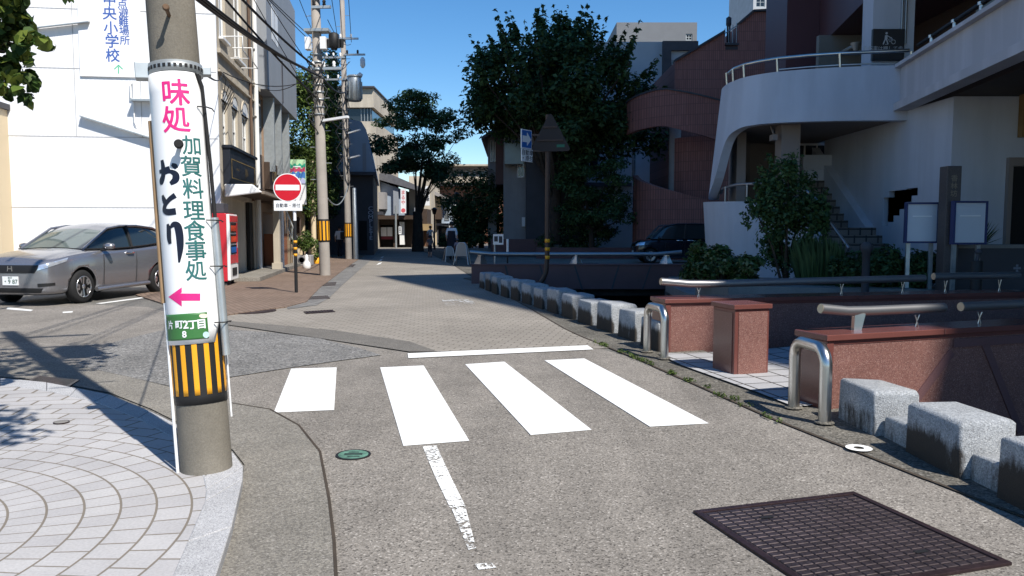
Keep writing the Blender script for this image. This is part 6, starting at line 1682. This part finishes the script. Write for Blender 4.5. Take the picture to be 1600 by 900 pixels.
# maple in front of it
cl = ell_clumps((0, 0, 3.0), (2.3, 1.7, 2.2), 40, .45, .95, 11, .42, keep=lambda p: p.z > .9)
cl += ell_clumps((.1, 0, 4.3), (1.7, 1.2, .9), 12, .4, .7, 12, .4)
tree('maple_tree', 'lower green layered tree in front of the big dark tree', (4.0, 39.9, .0), .14, 1.6, cl, 12000, .17, m_leaf_mid, 12, nl=14)
cl = ell_clumps((0, 0, 2.5), (2.2, 1.8, 2.4), 34, .6, 1.0, 21, .8)
cl += [((-2.3, -.3, 4.3), (.7, .6, .6)), ((-2.2, -.2, 3.2), (.5, .5, .5)), ((.9, 0, 4.6), (.7, .6, .5))]
tree('shrub_tree', 'dark bushy tree covering the corner of the apartment building', (-1.9, 48.5, 0), .16, 1.4, cl, 13000, .20, m_leaf_dark, 22, nl=10)
# street tree
cl = []
g = random.Random(31)
for i in range(84):
    a = g.uniform(0, 2 * math.pi); z = g.uniform(-2.4, 3.0); rad = 3.0 * math.sqrt(max(.05, 1 - ((z + .6) / 3.7) ** 2)) * g.uniform(.25, 1.0)
    cl.append(((.15 + math.cos(a) * rad, math.sin(a) * rad, 7.0 + z), (g.uniform(.5, .9), g.uniform(.5, .9), g.uniform(.24, .5))))
tree('street_tree', 'dark street tree with several bare limbs standing in the paved street', (-6.1, 51, .0), .33, 2.6, cl, 17000, .21, m_leaf_dark, 33, nl=15, thin=.55)
# trees on the left
cl = ell_clumps((0, 0, 6.2), (1.5, 2.4, 4.4), 40, .6, 1.0, 41, .9, keep=lambda p: p.z > 2)
tree('broadleaf_tree', 'sunlit green tree rising behind the grey building and the nearer pole', (-10.2, 40.2, 0), .2, 2.4, cl, 15000, .19, m_leaf_lit, 42, nl=10)
cl = [((0, 0, 2.2 + k * .55), (1.55 * (1 - k / 19), 1.55 * (1 - k / 19), .42)) for k in range(18)]
cl += [((g.uniform(-1, 1) * (1 - k / 17), g.uniform(-1, 1) * (1 - k / 17), 2.2 + k * .6), (.5, .5, .35)) for k in range(16)]
tree('conifer', 'dark conifer between the two utility poles', (-10.4, 46.5, 0), .2, 2.4, cl, 9000, .20, m_leaf_dark, 43, nl=10)
cl = ell_clumps((0, 0, 3.6), (1.3, 2.0, 2.7), 26, .5, .9, 44, .9)
tree('broadleaf_tree', 'shaded dark green tree filling the gap before the slanted blue grey building', (-10.9, 43.2, 0), .16, 1.6, cl, 9000, .18, m_leaf_mid, 45, nl=8)
ivy = thing('ivy_post', 'ivy covered post beside the small shop with the green awning', 'plant', (-9.05, 36.0, 0)); mb = MB(); mb.tube([(0, 0, 0), (0, 0, 4.6)], .12, 10); mb.build('post', m_cream, ivy)
leaf_mesh('leaves', m_leaf_lit, ivy, [((-.1, -.1, 2.4 + .35 * k), (.45, .4, .35)) for k in range(9)], 2600, .12, 46)
pot = thing('potted_shrub', 'leafy shrub in a pale concrete planter behind the no entry sign', 'plant', (*G(474, 416)[:2], .03))
mb = MB(); mb.bx(-.36, .36, -.25, .25, 0, .42); mb.build('pot', m_greywall, pot, bevel=.03); mb = MB(); mb.lathe([(.14, 0), (.14, .012), (.10, .012), (.10, 0)], n=18, M=Matrix.Translation((0, -.251, .22)) @ Matrix.Rotation(math.pi/2, 4, 'X')); mb.build('ring', m_darkgrey, pot)
limbs(pot, .04, .7, [(.2, 0, 1.2), (-.2, .1, 1.3), (0, -.1, 1.5)], 47); leaf_mesh('leaves', m_leaf_lit, pot, ell_clumps((0, 0, 1.2), (.42, .35, .55), 12, .2, .32, 47), 1300, .10, 48)
pot2 = thing('potted_shrub', 'low weedy plant in a small yellow pot beside the pale planter', 'plant', (*G(489, 413)[:2], .03))
mb = MB(); mb.lathe([(.10, 0), (.14, .25), (.12, .25)], (.15, 0, 0), 12); mb.build('pot', m_yellow, pot2); leaf_mesh('leaves', m_leaf_lit, pot2, ell_clumps((0, 0, .55), (.35, .3, .4), 8, .15, .25, 49), 600, .09, 49)
# near tree hanging in from the upper left
nt_ = thing('near_tree', 'leafy tree whose branch hangs into the upper left corner', 'tree', (-5.6, 4.6, 0))
g = random.Random(51); cl = []
for px, py, s in ((8, 14, 30), (28, 32, 24), (4, 58, 30), (32, 78, 20), (10, 100, 26), (45, 56, 14), (62, 62, 13), (74, 70, 9), (84, 72, 4), (28, 122, 18), (46, 118, 12), (52, 132, 9), (40, 150, 8), (44, 160, 5), (28, 4, 18), (48, 98, 9), (6, 132, 20), (24, 140, 10), (-20, 60, 40), (-20, 120, 30), (-10, -25, 50), (108, -3, 7), (96, -6, 8)):
    for k in range(3):
        q = P(px + g.uniform(-.5, .5) * s, py + g.uniform(-.5, .5) * s, 5.9 + g.uniform(-.3, .3)) - Vector((-5.6, 4.6, 0)); r_ = s * 5.9 / F * .55; cl.append((tuple(q), (r_, r_ * 1.3, r_)))
lo = [(c[0], c[1]) for c in cl]
up_ = ell_clumps((.2, .3, 5.1), (1.75, 1.7, 1.1), 30, .3, .55, 52, .8)
leaf_mesh('crown', m_leaf_near, nt_, lo, 1700, .092, 53, .62, jitter=.75, up=.3, shell=.1, oval=True)
leaf_mesh('crown', m_leaf_near, nt_, up_ + [((2.6, .7, 5.1), (.45, .4, .3)), ((3.1, 1.2, 4.9), (.4, .4, .3)), ((2.2, 1.3, 5.0), (.5, .4, .3)), ((3.4, .4, 5.2), (.35, .35, .25)), ((1.9, .4, 4.9), (.4, .5, .3)), ((2.8, 2.0, 5.2), (.4, .4, .3)), ((3.4, -1.9, 4.5), (.45, .4, .3)), ((3.9, -1.7, 4.7), (.4, .4, .3)), ((4.2, -2.0, 4.4), (.35, .3, .25)), ((3.0, -1.4, 4.9), (.5, .5, .35)), ((2.4, -1.0, 5.0), (.6, .6, .4)), ((3.6, -2.4, 4.3), (.35, .35, .25)), ((-.9, 1.6, 4.0), (.6, .6, .5)), ((-1.4, 2.2, 3.8), (.6, .6, .5)), ((-1.9, 1.2, 4.2), (.8, .8, .6))], 8600, .12, 54, .62, jitter=.7, up=.3)
limbs(nt_, .12, 3.2, [c[0] for c in up_[:14]] + [lo[0][0], lo[2][0], lo[4][0], lo[9][0], lo[10][0]], 55)
# shrubs on the plaza
def shrub(label, loc, clumps, n, size, lm, seed, name='shrub', group=None, cat='shrub', **k):
    t = thing(name, label, cat, loc, 0, group); g = random.Random(seed)
    mb = MB()
    for c in g.sample(clumps, min(6, len(clumps))):
        c = Vector(c[0]); mb.tube([(g.uniform(-.08, .08), g.uniform(-.08, .08), -.02), (c.x * .4, c.y * .4, c.z * .5), c], [.03, .02, .008], 6)
    mb.build('stems', m_bark, t); leaf_mesh('foliage', lm, t, clumps, n, size, seed, **k); return t
q = P(1225, 430, 14.2)
cl = ell_clumps((0, 0, 1.15), (.50, .45, 1.0), 26, .20, .36, 61, .9) + [((0.05, 0, 2.15), (.22, .2, .25)), ((.3, 0, 1.9), (.2, .2, .2)), ((-.25, 0, 1.75), (.2, .2, .2))]
g = random.Random(64)
for i in range(46):
    a = g.uniform(0, 6.28); e = R(g.uniform(0, 80)); b_ = Vector((math.cos(a) * math.cos(e) * .68, math.sin(a) * math.cos(e) * .5, 1.15 + math.sin(e) * 1.0 + g.uniform(-.5, 0)))
    for k in range(3): cl.append((tuple(b_ + Vector((math.cos(a) * .05, 0, .09)) * k), (.10 - .02 * k, .10 - .02 * k, .11)))
shrub('tall rounded evergreen shrub in front of the curved white wall', (q.x, 14.2, .50), cl, 8500, .085, m_leaf_mid, 62, up=.3, jitter=.6, shell=.25)
q = P(1278, 430, 13.8)
t = thing('shrub', 'dense upright broom like shrub right of the rounded evergreen', 'shrub', (q.x, 13.8, .5)); mb = MB(); g = random.Random(63)
for i in range(900):
    a, r_ = g.uniform(0, 6.28), .34 * math.sqrt(g.random()); x, y = r_ * math.cos(a), r_ * math.sin(a) * .8; h = g.uniform(.55, 1.0) * (1 - r_ * .5); k = 1.25
    mb.add([(x, y, 0), (x + .018, y + .01, 0), (x * k + .02, y * k + .012, h * .7), (x * k * 1.1 + g.uniform(-.06, .06), y * k * 1.1 + .03, h)], [(0, 1, 2, 3)])
mb.build('foliage', m_leaf_dark, t)
for i, (px, d, w, h, l) in enumerate(((1098, 14.6, .33, .62, 'leftmost hydrangea bush with pale flower heads'), (1126, 14.3, .36, .55, 'hydrangea bush second from the left in the stone planter'), (1158, 14.0, .36, .52, 'hydrangea bush touching the foot of the evergreen shrub'))):
    q = P(px, 430, d); cl = ell_clumps((0, 0, h * .55), (w, w, h * .55), 14, .11, .19, 70 + i, .8)
    shrub(l, (q.x, d, .5), cl, 2600, .095, m_flower, 75 + i, group='hydrangeas in the stone planter')
for i, (px, l) in enumerate(((1335, 'low dark hedge bush at the foot of the handrail'), (1372, 'middle low hedge bush in front of the stairs'), (1412, 'taller low hedge bush under the left notice board'), (1443, 'low hedge bush against the dark granite pillar'))):
    q = P(px, 430, 13.3); cl = ell_clumps((0, 0, .30), (.34, .3, .30), 14, .13, .22, 80 + i, .8)
    shrub(l, (q.x, 13.3, .49), cl, 2600, .08, m_leaf_dark if i != 2 else m_leaf_mid, 85 + i, group='low hedge bushes before the stairs')
yc = thing('yucca', 'spiky yucca plant behind the right notice board', 'plant', (P(1528, 400, 13.6).x, 13.6, .2)); g = random.Random(91)
mb = MB(); mb.tube([(0, 0, 0), (0, 0, .95)], .06, 8); mb.build('stem', m_bark, yc); mb = MB()
for i in range(70):
    a, e = g.uniform(0, 6.28), R(g.uniform(-25, 80)); d = Vector((math.cos(a) * math.cos(e), math.sin(a) * math.cos(e), math.sin(e))); s = Vector((-math.sin(a), math.cos(a), 0)) * .018; L = g.uniform(.40, .58); o_ = Vector((0, 0, .98))
    mb.add([o_ + d * .05 - s, o_ + d * .05 + s, o_ + d * L * .6 + s * .9, o_ + d * L, o_ + d * L * .6 - s * .9], [(0, 1, 2, 3, 4)])
mb.build('leaves', m_leaf_dark, yc)
# weeds along the kerb joint
cl = []
g = random.Random(95)
for i in range(26):
    y = g.uniform(5.9, 10.5); x = interp(EDGE, y); cl.append(((x + g.uniform(-.03, .05), y, .03), (g.uniform(.02, .06), g.uniform(.03, .12), .02)))
e_ = leaf_mesh('weeds', m_leaf_lit, None, cl, 900, .028, 96, .4); e_['kind'] = 'stuff'
hd = MB()
for i, (x, w) in enumerate(((-3.0, 2.6), (-.2, 2.2))):
    cl = ell_clumps((0, 0, .6), (w * .5, .5, .5), 14, .3, .45, 97 + i, .8)
    shrub(('clipped dark hedge below the dark bushy tree', 'clipped dark hedge before the apartment shop wall')[i], (x, 47.0, .3), cl, 2500, .15, m_leaf_dark, 98 + i, group='clipped hedges across the side road')
cl = ell_clumps((0, 0, .8), (2.0, .6, .8), 16, .35, .6, 101, .8)
shrub('dark undergrowth bush below the layered tree', (3.6, 40.5, .2), cl, 3500, .15, m_leaf_dark, 102)

# ------------------------------------------------------------------ cars
def bake(o):
    dg = bpy.context.evaluated_depsgraph_get(); dg.update()
    me = bpy.data.meshes.new_from_object(o.evaluated_get(dg)); o.modifiers.clear(); o.data = me
def loft(stations, closed_ends=True):
    """stations: list of half rings [(x,y,z)...] from bottom centre to top centre; mirrored"""
    vs, fs = [], []; h = len(stations[0]); n = 2 * h - 2
    for ring in stations:
        full = list(ring) + [(x, -y, z) for x, y, z in ring[-2:0:-1]]; vs += full
    for i in range(len(stations) - 1):
        for j in range(n): fs.append((i*n+j, i*n+(j+1)%n, (i+1)*n+(j+1)%n, (i+1)*n+j))
    fs.append(tuple(range(n))[::-1]); b = (len(stations)-1)*n; fs.append(tuple(range(b, b+n)))
    return vs, fs
def decal(body, quad, d, n, m_, off):
    from mathutils.bvhtree import BVHTree
    bv = BVHTree.FromPolygons([v.co for v in body.data.vertices], [list(p.vertices) for p in body.data.polygons])
    a, b, c, e = [Vector(q) for q in quad]; d = Vector(d).normalized(); vs = []; ok = True
    for i in range(n + 1):
        for j in range(m_ + 1):
            p = a.lerp(b, i / n).lerp(e.lerp(c, i / n), j / m_); h = bv.ray_cast(p - d * .6, d, 1.6)
            if h[0] is None: vs.append(p)
            else:
                nr = h[1] if h[1].dot(d) < 0 else -h[1]; vs.append(h[0] + nr * off - d * off)
    fs = [(i*(m_+1)+j, (i+1)*(m_+1)+j, (i+1)*(m_+1)+j+1, i*(m_+1)+j+1) for i in range(n) for j in range(m_)]
    return MB().add(vs, fs, 0, True)
def car(name, label, loc, rz, S):
    t = thing(name, label, 'car', loc, rz); paint = S['paint']
    rings = []
    for x, w, zb, zs, zt in S['body']:
        hgt = zs - zb
        rings.append([(x, 0, zb), (x, w*.78, zb), (x, w*.95, zb + .05), (x, w*.985, zb + .22*hgt), (x, w, zb + .55*hgt), (x, w*.985, zb + .85*hgt), (x, w*.93, zs), (x, w*.72, zs + (zt-zs)*.55), (x, w*.35, zt - (zt-zs)*.08), (x, 0, zt)])
    vs, fs = loft(rings); mb = MB(); mb.add(vs, fs, 0, True); b = mb.build('body', [paint, m_black], t, sub=2)
    ops = []
    for x in S['axles']:
        for s in (1, -1):
            c = MB(); c.tube([(x, s * .52, S['wr'] + .01), (x, s * 1.2, S['wr'] + .01)], S['wr'] + .055, 40, 1, smooth=False); oc = c.build('cutter', [paint, m_black]); oc.parent = t; ops.append(oc)
            md = b.modifiers.new('arch', 'BOOLEAN'); md.object = oc; md.operation = 'DIFFERENCE'; md.solver = 'EXACT'
    bake(b)
    for oc in ops: bpy.data.objects.remove(oc)
    # cabin
    st = S['cabin']; k = len(st); vs, fs, mi = [], [], []
    for x, yb, zb, yt, zt, zc in st: vs += [(x, yb, zb), (x, (yb*.55+yt*.45), zb*.5+zt*.5), (x, yt, zt), (x, yt*.5, zt+(zc-zt)*.75), (x, 0, zc), (x, -yt*.5, zt+(zc-zt)*.75), (x, -yt, zt), (x, -(yb*.55+yt*.45), zb*.5+zt*.5), (x, -yb, zb)]
    for i in range(k - 1):
        for j in range(8):
            fs.append((i*9+j, i*9+j+1, (i+1)*9+j+1, (i+1)*9+j))
            side = j in (0, 1, 6, 7)
            mi.append(1 if side and i < S['side_to'] else 2 if (not side and i < S['ws']) else 1 if (not side and i >= S['rg']) else 0)
    mb = MB(); mb.add(vs, fs, 0, True); mb.mi = mi
    c = mb.build('cabin', [paint, m_carglass, m_windscreen], t, sub=2)
    cr = c.data.attributes.new('crease_edge', 'FLOAT', 'EDGE')
    for i, e in enumerate(c.data.edges):
        a, b_ = e.vertices
        if a % 9 == b_ % 9 and a % 9 in (0, 2, 6, 8): cr.data[i].value = .75
    for s in (1, -1):
        mb = MB(); mb.tube([(x, s*(yt+.004), zt) for x, yb, zb, yt, zt, zc in st], S['rail'], 8); mb.build('roof_rail', paint, t)
        for xb in S['pillars']:
            i = max(j for j in range(k - 1) if st[j][0] >= xb); u = (st[i][0] - xb) / (st[i][0] - st[i+1][0]); L_ = [st[i][q] + (st[i+1][q] - st[i][q]) * u for q in range(6)]
            mb = MB(); mb.beam((xb - .03, s*(L_[1]+.0), L_[2]), (xb - .10, s*(L_[3]+.012), L_[4]), .05, .07); mb.build('pillar', m_black, t)
        mb = MB(); mb.tube([(st[i][0], s*(st[i][1]+.008), st[i][2]+.01) for i in range(k-1)], .016, 6); mb.build('window_trim', m_black, t)
        mx, my, mz = S['mirror']
        mb = MB(); mb.lathe([(0, -.10), (.07, -.085), (.095, 0), (.07, .085), (0, .10)], n=14, M=Matrix.Translation((mx, s*my, mz)) @ Matrix.Rotation(math.pi/2, 4, 'X') @ Matrix.Diagonal((.85, .75, 1.2, 1))); mi_ = mb.build('mirror', paint, t)
        mb = MB(); mb.beam((mx + .03, s*(my - .22), mz - .07), (mx, s*my, mz - .05), .06, .05); mb.build('mirror_arm', m_black, mi_)
        for hx, hz_ in S['handles']:
            mb = MB(); y = s * (S['w'] * .985 + .012); mb.tube([(hx - .12, y - s*.02, hz_), (hx - .09, y + s*.012, hz_), (hx + .09, y + s*.012, hz_ + .005), (hx + .12, y - s*.02, hz_ + .005)], .022, 8); mb.build('door_handle', m_chrome, t)
        q = [(x, s*y, z) for x, y, z in S['lamp']]; decal(b, q, (-.72, -s*.69, 0), 12, 5, .005).build('headlight', m_lamp, t)
        q = [(x, s*y, z) for x, y, z in S['fog']]; decal(b, q, (-.8, -s*.6, 0), 8, 3, .005).build('fog_lamp', m_black, t)
    X = S['nose']
    g0, g1, w0, w1 = S['grille']; gz = (g0 + g1) / 2
    decal(b, [(X, -w0, g0), (X, w0, g0), (X, w1, g1), (X, -w1, g1)], (-1, 0, 0), 20, 5, .004).build('grille', m_black, t)
    decal(b, [(X, -.60, .27), (X, .60, .27), (X, .66, .36), (X, -.66, .36)], (-1, 0, 0), 20, 3, .004).build('lower_intake', m_black, t)
    mb = MB(); mb.bx(X - .0, X + .018, -.165, .165, S['plate'] - .083, S['plate'] + .083); plt = mb.build('number_plate', m_sign_white, t)
    Mt = Matrix.Translation((X + .0195, 0, S['plate'] - .02)) @ Matrix.Rotation(math.pi/2, 4, 'Z')
    mb = MB(); mb.text('・9 87', .115, Mt, .012); mb.text('金沢', .045, Matrix.Translation((X + .0195, 0, S['plate'] + .055)) @ Matrix.Rotation(math.pi/2, 4, 'Z'), .005); mb.build('lettering', mat('plate_green', (.01, .07, .03)) if 'plate_green' not in bpy.data.materials else bpy.data.materials['plate_green'], plt)
    mb = MB(); z = gz + .01
    mb.beam((X+.012, -.05, z-.05), (X+.012, -.035, z+.05), .012, .016); mb.beam((X+.012, .05, z-.05), (X+.012, .035, z+.05), .012, .016); mb.bx(X+.006, X+.018, -.04, .04, z-.008, z+.008); mb.build('emblem', m_chrome, t)
    mb = MB(); x0, x1 = S['axles'][1] + S['wr'] + .08, S['axles'][0] - S['wr'] - .08
    for s in (1, -1): mb = MB(); mb.tube([(x0, s*S['w']*.965, .27), (x1, s*S['w']*.965, .25)], .045, 8); mb.build('side_sill', S.get('sill', paint), t)
    if S.get('seams'):
        mb = MB()
        for s in (1, -1):
            y = s * (S['w'] + .0015)
            for xs in S['seams']: mb = MB(); mb.tube([(xs, y*.985, .32), (xs, y, .55), (xs - .02, y, .80), (xs - .04, y*.972, .97)], .006, 5); mb.build('door_seam', m_black, t)
    r_ = S['wr']
    def wheel(x, s):
        Mw = Matrix.Translation((x, s * (S['w'] - .11), r_)) @ Matrix.Rotation(-s * math.pi/2, 4, 'X')
        mb = MB(); mb.lathe([(r_*.64, -.10), (r_*.9, -.105), (r_, -.07), (r_, .07), (r_*.9, .105), (r_*.66, .10)], n=36, M=Mw); ty = mb.build('wheel', m_rubber, t)
        mb = MB(); mb.lathe([(r_*.66, .10), (r_*.64, .105), (r_*.60, .095), (r_*.58, .02), (0, .02)], n=30, M=Mw); mb.build('rim', [m_black], ty)
        mb = MB()
        for a in range(S['spokes']):
            for o2 in (-.11, .11):
                an = a * 2 * math.pi / S['spokes']; p = (math.cos(an + o2*.4) * r_*.14, math.sin(an + o2*.4) * r_*.14, .075); q2 = (math.cos(an + o2*2.0) * r_*.62, math.sin(an + o2*2.0) * r_*.62, .098); pa, qb = Mw @ Vector(p), Mw @ Vector(q2)
                mb.beam(pa, qb, .03, .05)
        mb.lathe([(r_*.65, .098), (r_*.645, .110), (r_*.60, .108), (r_*.595, .09)], n=30, M=Mw); mb.lathe([(r_*.17, .06), (r_*.15, .10), (0, .105)], n=14, M=Mw); mb.build('spokes', m_alloy, ty)
    for x in S['axles']:
        for s in (1, -1): wheel(x, s)
    mb = MB(); mb.bx(S['axles'][1] - .5, S['axles'][0] + .5, -S['w']*.55, S['w']*.55, .2, .5); mb.build('underbody', m_black, t)
    return t
suv = dict(paint=m_silver, w=.885, wr=.335, axles=(1.30, -1.31), nose=2.175, spokes=5, side_to=5, ws=1, rg=4, rail=.028, pillars=(-.30,),
  body=[(2.18, .52, .34, .72, .76), (2.15, .72, .23, .82, .87), (2.0, .82, .20, .90, .97), (1.65, .872, .20, .98, 1.05), (1.2, .885, .20, 1.03, 1.10), (.85, .885, .20, 1.06, 1.12), (.3, .885, .20, 1.07, 1.11), (-.5, .885, .20, 1.10, 1.13), (-1.2, .888, .21, 1.13, 1.16), (-1.7, .875, .25, 1.16, 1.19), (-2.0, .83, .30, 1.16, 1.20), (-2.13, .68, .40, 1.08, 1.12)],
  cabin=[(1.05, .75, 1.07, .70, 1.085, 1.12), (.25, .83, 1.07, .65, 1.50, 1.57), (-.2, .835, 1.08, .64, 1.555, 1.63), (-.8, .835, 1.11, .63, 1.56, 1.64), (-1.45, .82, 1.16, .61, 1.51, 1.60), (-1.9, .77, 1.21, .56, 1.38, 1.48), (-2.12, .70, 1.14, .58, 1.18, 1.22)],
  mirror=(.62, .97, 1.13), handles=((-.22, .97),), lamp=[(2.14, .54, .70), (1.74, .86, .86), (1.70, .87, .93), (2.12, .56, .80)], fog=[(2.14, .54, .38), (2.0, .80, .41), (2.0, .80, .46), (2.14, .54, .45)], grille=(.645, .80, .50, .62), plate=.50, seams=(.68, -.42))
cmat = math.atan2(-.989, -.148)
car('parked_car', 'silver crossover parked by the white corrugated wall', (-9.28, 17.2, 0), cmat, suv)
van = dict(paint=m_blackcar, w=.83, wr=.315, axles=(1.22, -1.28), nose=1.86, spokes=8, side_to=5, ws=1, rg=5, rail=.03, pillars=(-.18, -1.25),
  body=[(1.87, .55, .32, .66, .70), (1.82, .72, .25, .82, .86), (1.66, .80, .21, .93, .98), (1.3, .83, .20, .99, 1.04), (.95, .83, .20, 1.02, 1.07), (.3, .83, .20, 1.04, 1.07), (-.6, .83, .20, 1.05, 1.08), (-1.4, .83, .21, 1.06, 1.09), (-1.75, .80, .26, 1.06, 1.10), (-1.84, .70, .34, 1.0, 1.04)],
  cabin=[(1.16, .74, 1.03, .69, 1.045, 1.08), (.62, .78, 1.04, .64, 1.60, 1.66), (.1, .785, 1.05, .65, 1.68, 1.74), (-.7, .785, 1.06, .65, 1.69, 1.75), (-1.45, .775, 1.07, .63, 1.66, 1.72), (-1.74, .75, 1.08, .60, 1.56, 1.62), (-1.82, .72, 1.05, .66, 1.08, 1.10)],
  mirror=(.86, .92, 1.10), handles=((.0, .98), (-.45, .98)), lamp=[(1.82, .52, .74), (1.52, .82, .80), (1.50, .82, .92), (1.80, .54, .88)], fog=[(1.83, .50, .36), (1.7, .74, .38), (1.7, .74, .44), (1.83, .50, .42)], grille=(.58, .72, .48, .54), plate=.46, seams=(.62, -.20))
car('parked_car', 'black boxy wagon standing behind the silver rail in front of the stair tower', (7.12, 34.3, .006), math.pi * 1.0, van)

# ------------------------------------------------------------------ people
def person(label, loc, rz, h, top, bottom, hairm=None, hat=False, wide=1.0, stride=.14, arm_up=0.0, bag=False, skirt=False):
    k = h / 1.72
    J = dict(pelvis=(0, 0, .95, .125, .09), waist=(0, 0, 1.10, .115, .085), chest=(0, .0, 1.30, .15, .10), neckb=(0, 0, 1.43, .075, .06), neck=(0, .01, 1.49, .05, .05), jaw=(0, .025, 1.55, .065, .07), head=(0, .02, 1.63, .082, .092), crown=(0, .01, 1.70, .06, .07),
        hl=(-.085, 0, .89, .09, .09), kl=(-.09, stride * .55, .50, .058, .06), al=(-.09, stride, .09, .038, .042), tl=(-.09, stride + .15, .035, .034, .028),
        hr=(.085, 0, .89, .09, .09), kr=(.09, .05, .50, .058, .06), ar=(.09, -stride * 1.3, .13, .038, .042), tr=(.09, -stride * 1.3 + .13, .035, .034, .028),
        sl=(-.175, 0, 1.39, .058, .058), el=(-.235, -.05, 1.13, .04, .04), wl=(-.23, .08 + arm_up * .2, .92 + arm_up * .25, .028, .03), fl=(-.22, .12 + arm_up * .25, .84 + arm_up * .3, .022, .034),
        sr=(.175, 0, 1.39, .058, .058), er=(.235, -.06, 1.13, .04, .04), wr=(.24, -.03, .90, .028, .03), fr=(.235, 0, .82, .022, .034))
    E = [('pelvis','waist'),('waist','chest'),('chest','neckb'),('neckb','neck'),('neck','jaw'),('jaw','head'),('head','crown'),('pelvis','hl'),('hl','kl'),('kl','al'),('al','tl'),('pelvis','hr'),('hr','kr'),('kr','ar'),('ar','tr'),('chest','sl'),('sl','el'),('el','wl'),('wl','fl'),('chest','sr'),('sr','er'),('er','wr'),('wr','fr')]
    nm = list(J); me = bpy.data.meshes.new('person')
    me.from_pydata([tuple(Vector(J[n][:3]) * k) for n in nm], [(nm.index(a), nm.index(b)) for a, b in E], [])
    o = bpy.data.objects.new('person', me); col.objects.link(o)
    md = o.modifiers.new('skin', 'SKIN'); md.use_smooth_shade = True
    if not me.skin_vertices: me.attributes  # layer is made by the modifier
    import bmesh
    bm = bmesh.new(); bm.from_mesh(me); ly = bm.verts.layers.skin.verify()
    for v, n in zip(bm.verts, nm):
        v[ly].radius = (J[n][3] * k * wide, J[n][4] * k * wide); v[ly].use_root = (n == 'pelvis')
    bm.to_mesh(me); bm.free()
    sb = o.modifiers.new('sub', 'SUBSURF'); sb.levels = sb.render_levels = 2
    bake(o); me = o.data; me.materials.clear()
    for m in (m_skin, top, bottom, m_black): me.materials.append(m)
    for p in me.polygons:
        c = p.center / k; p.use_smooth = True
        armz = abs(c.x) > .17 * wide and c.z > .78
        p.material_index = 0 if c.z > 1.455 or (armz and c.z < 1.16) else 1 if c.z > .98 or armz else 2 if c.z > .10 else 3
        if skirt and c.z < .45 and c.z > .10: p.material_index = 0
    o.matrix_basis = Matrix.Translation(loc) @ Matrix.Rotation(rz, 4, 'Z'); WM[o.name] = o.matrix_basis.copy(); tag(o, label, 'person')
    mb = MB(); mb.lathe([(.092, -.06), (.108, 0), (.10, .06), (.06, .105), (0, .115)], (0, -.005, 1.635), 16)
    mb.v = [v * k for v in mb.v]; mb.build('hair', hairm or m_hair, o)
    if hat:
        mb = MB(); mb.lathe([(.19, 0), (.115, .02), (.11, .08), (.06, .12), (0, .125)], (0, 0, 1.64), 16); mb.v = [v * k for v in mb.v]; mb.build('sun_hat', m_greycloth if hat is True else hat, o)
    return o
pm = person('man in a white short sleeved shirt and dark trousers walking along the left pavement', (*P(531, 390, 41.2).xy, .02), R(8), 1.60, m_shirt, m_navycloth, wide=1.25)
b = thing('shoulder_bag', 'black shoulder bag hanging on the back of the walking man', 'bag', pm.location + Vector((.20, -.20, 1.15)), R(8)); mb = MB(); mb.bx(-.12, .12, -.07, .07, -.22, .16); mb.build('pouch', m_black, b, bevel=.03); mb = MB(); mb.tube([(-.02, .02, .16), (-.06, .12, .26), (-.04, .22, .2)], .014, 6); mb.build('strap', m_black, b)
person('small child in dark clothes walking away down the street', (*G(672, 403).xy, .012), R(5), 1.12, m_greycloth, m_navycloth, hat=mat('navy_hat', (.012, .012, .018)), wide=1.25, skirt=True, stride=.10)
person('adult in a white shirt with dark dungarees walking behind the sign stands', (*P(706, 405, 37.5).xy, .006), R(-4), 1.80, m_shirt, m_navycloth, wide=1.35)
ad = [o for o in bpy.data.objects if o.name.startswith('person') and o.get('label', '').startswith('adult')][0]
mb = MB(); mb.lathe([(.185, .50), (.175, .95), (.16, 1.18), (.165, 1.30), (.12, 1.31)], n=20, M=Matrix.Diagonal((1.25, 1.0, 1.06, 1))); mb.build('dungarees', m_navycloth, ad)
person('child in a pale top and sun hat beside the adult in dungarees', (*P(714.5, 405, 37.2).xy, .006), R(10), 1.0, mat('lilac_cloth', (.32, .28, .34), rough=.9), m_greycloth, hat=True, wide=1.1, stride=.08)
person('distant person in a white shirt near the stall at the street end', (*P(672.5, 380, 57).xy, .012), R(180), 1.66, m_shirt, m_greycloth)
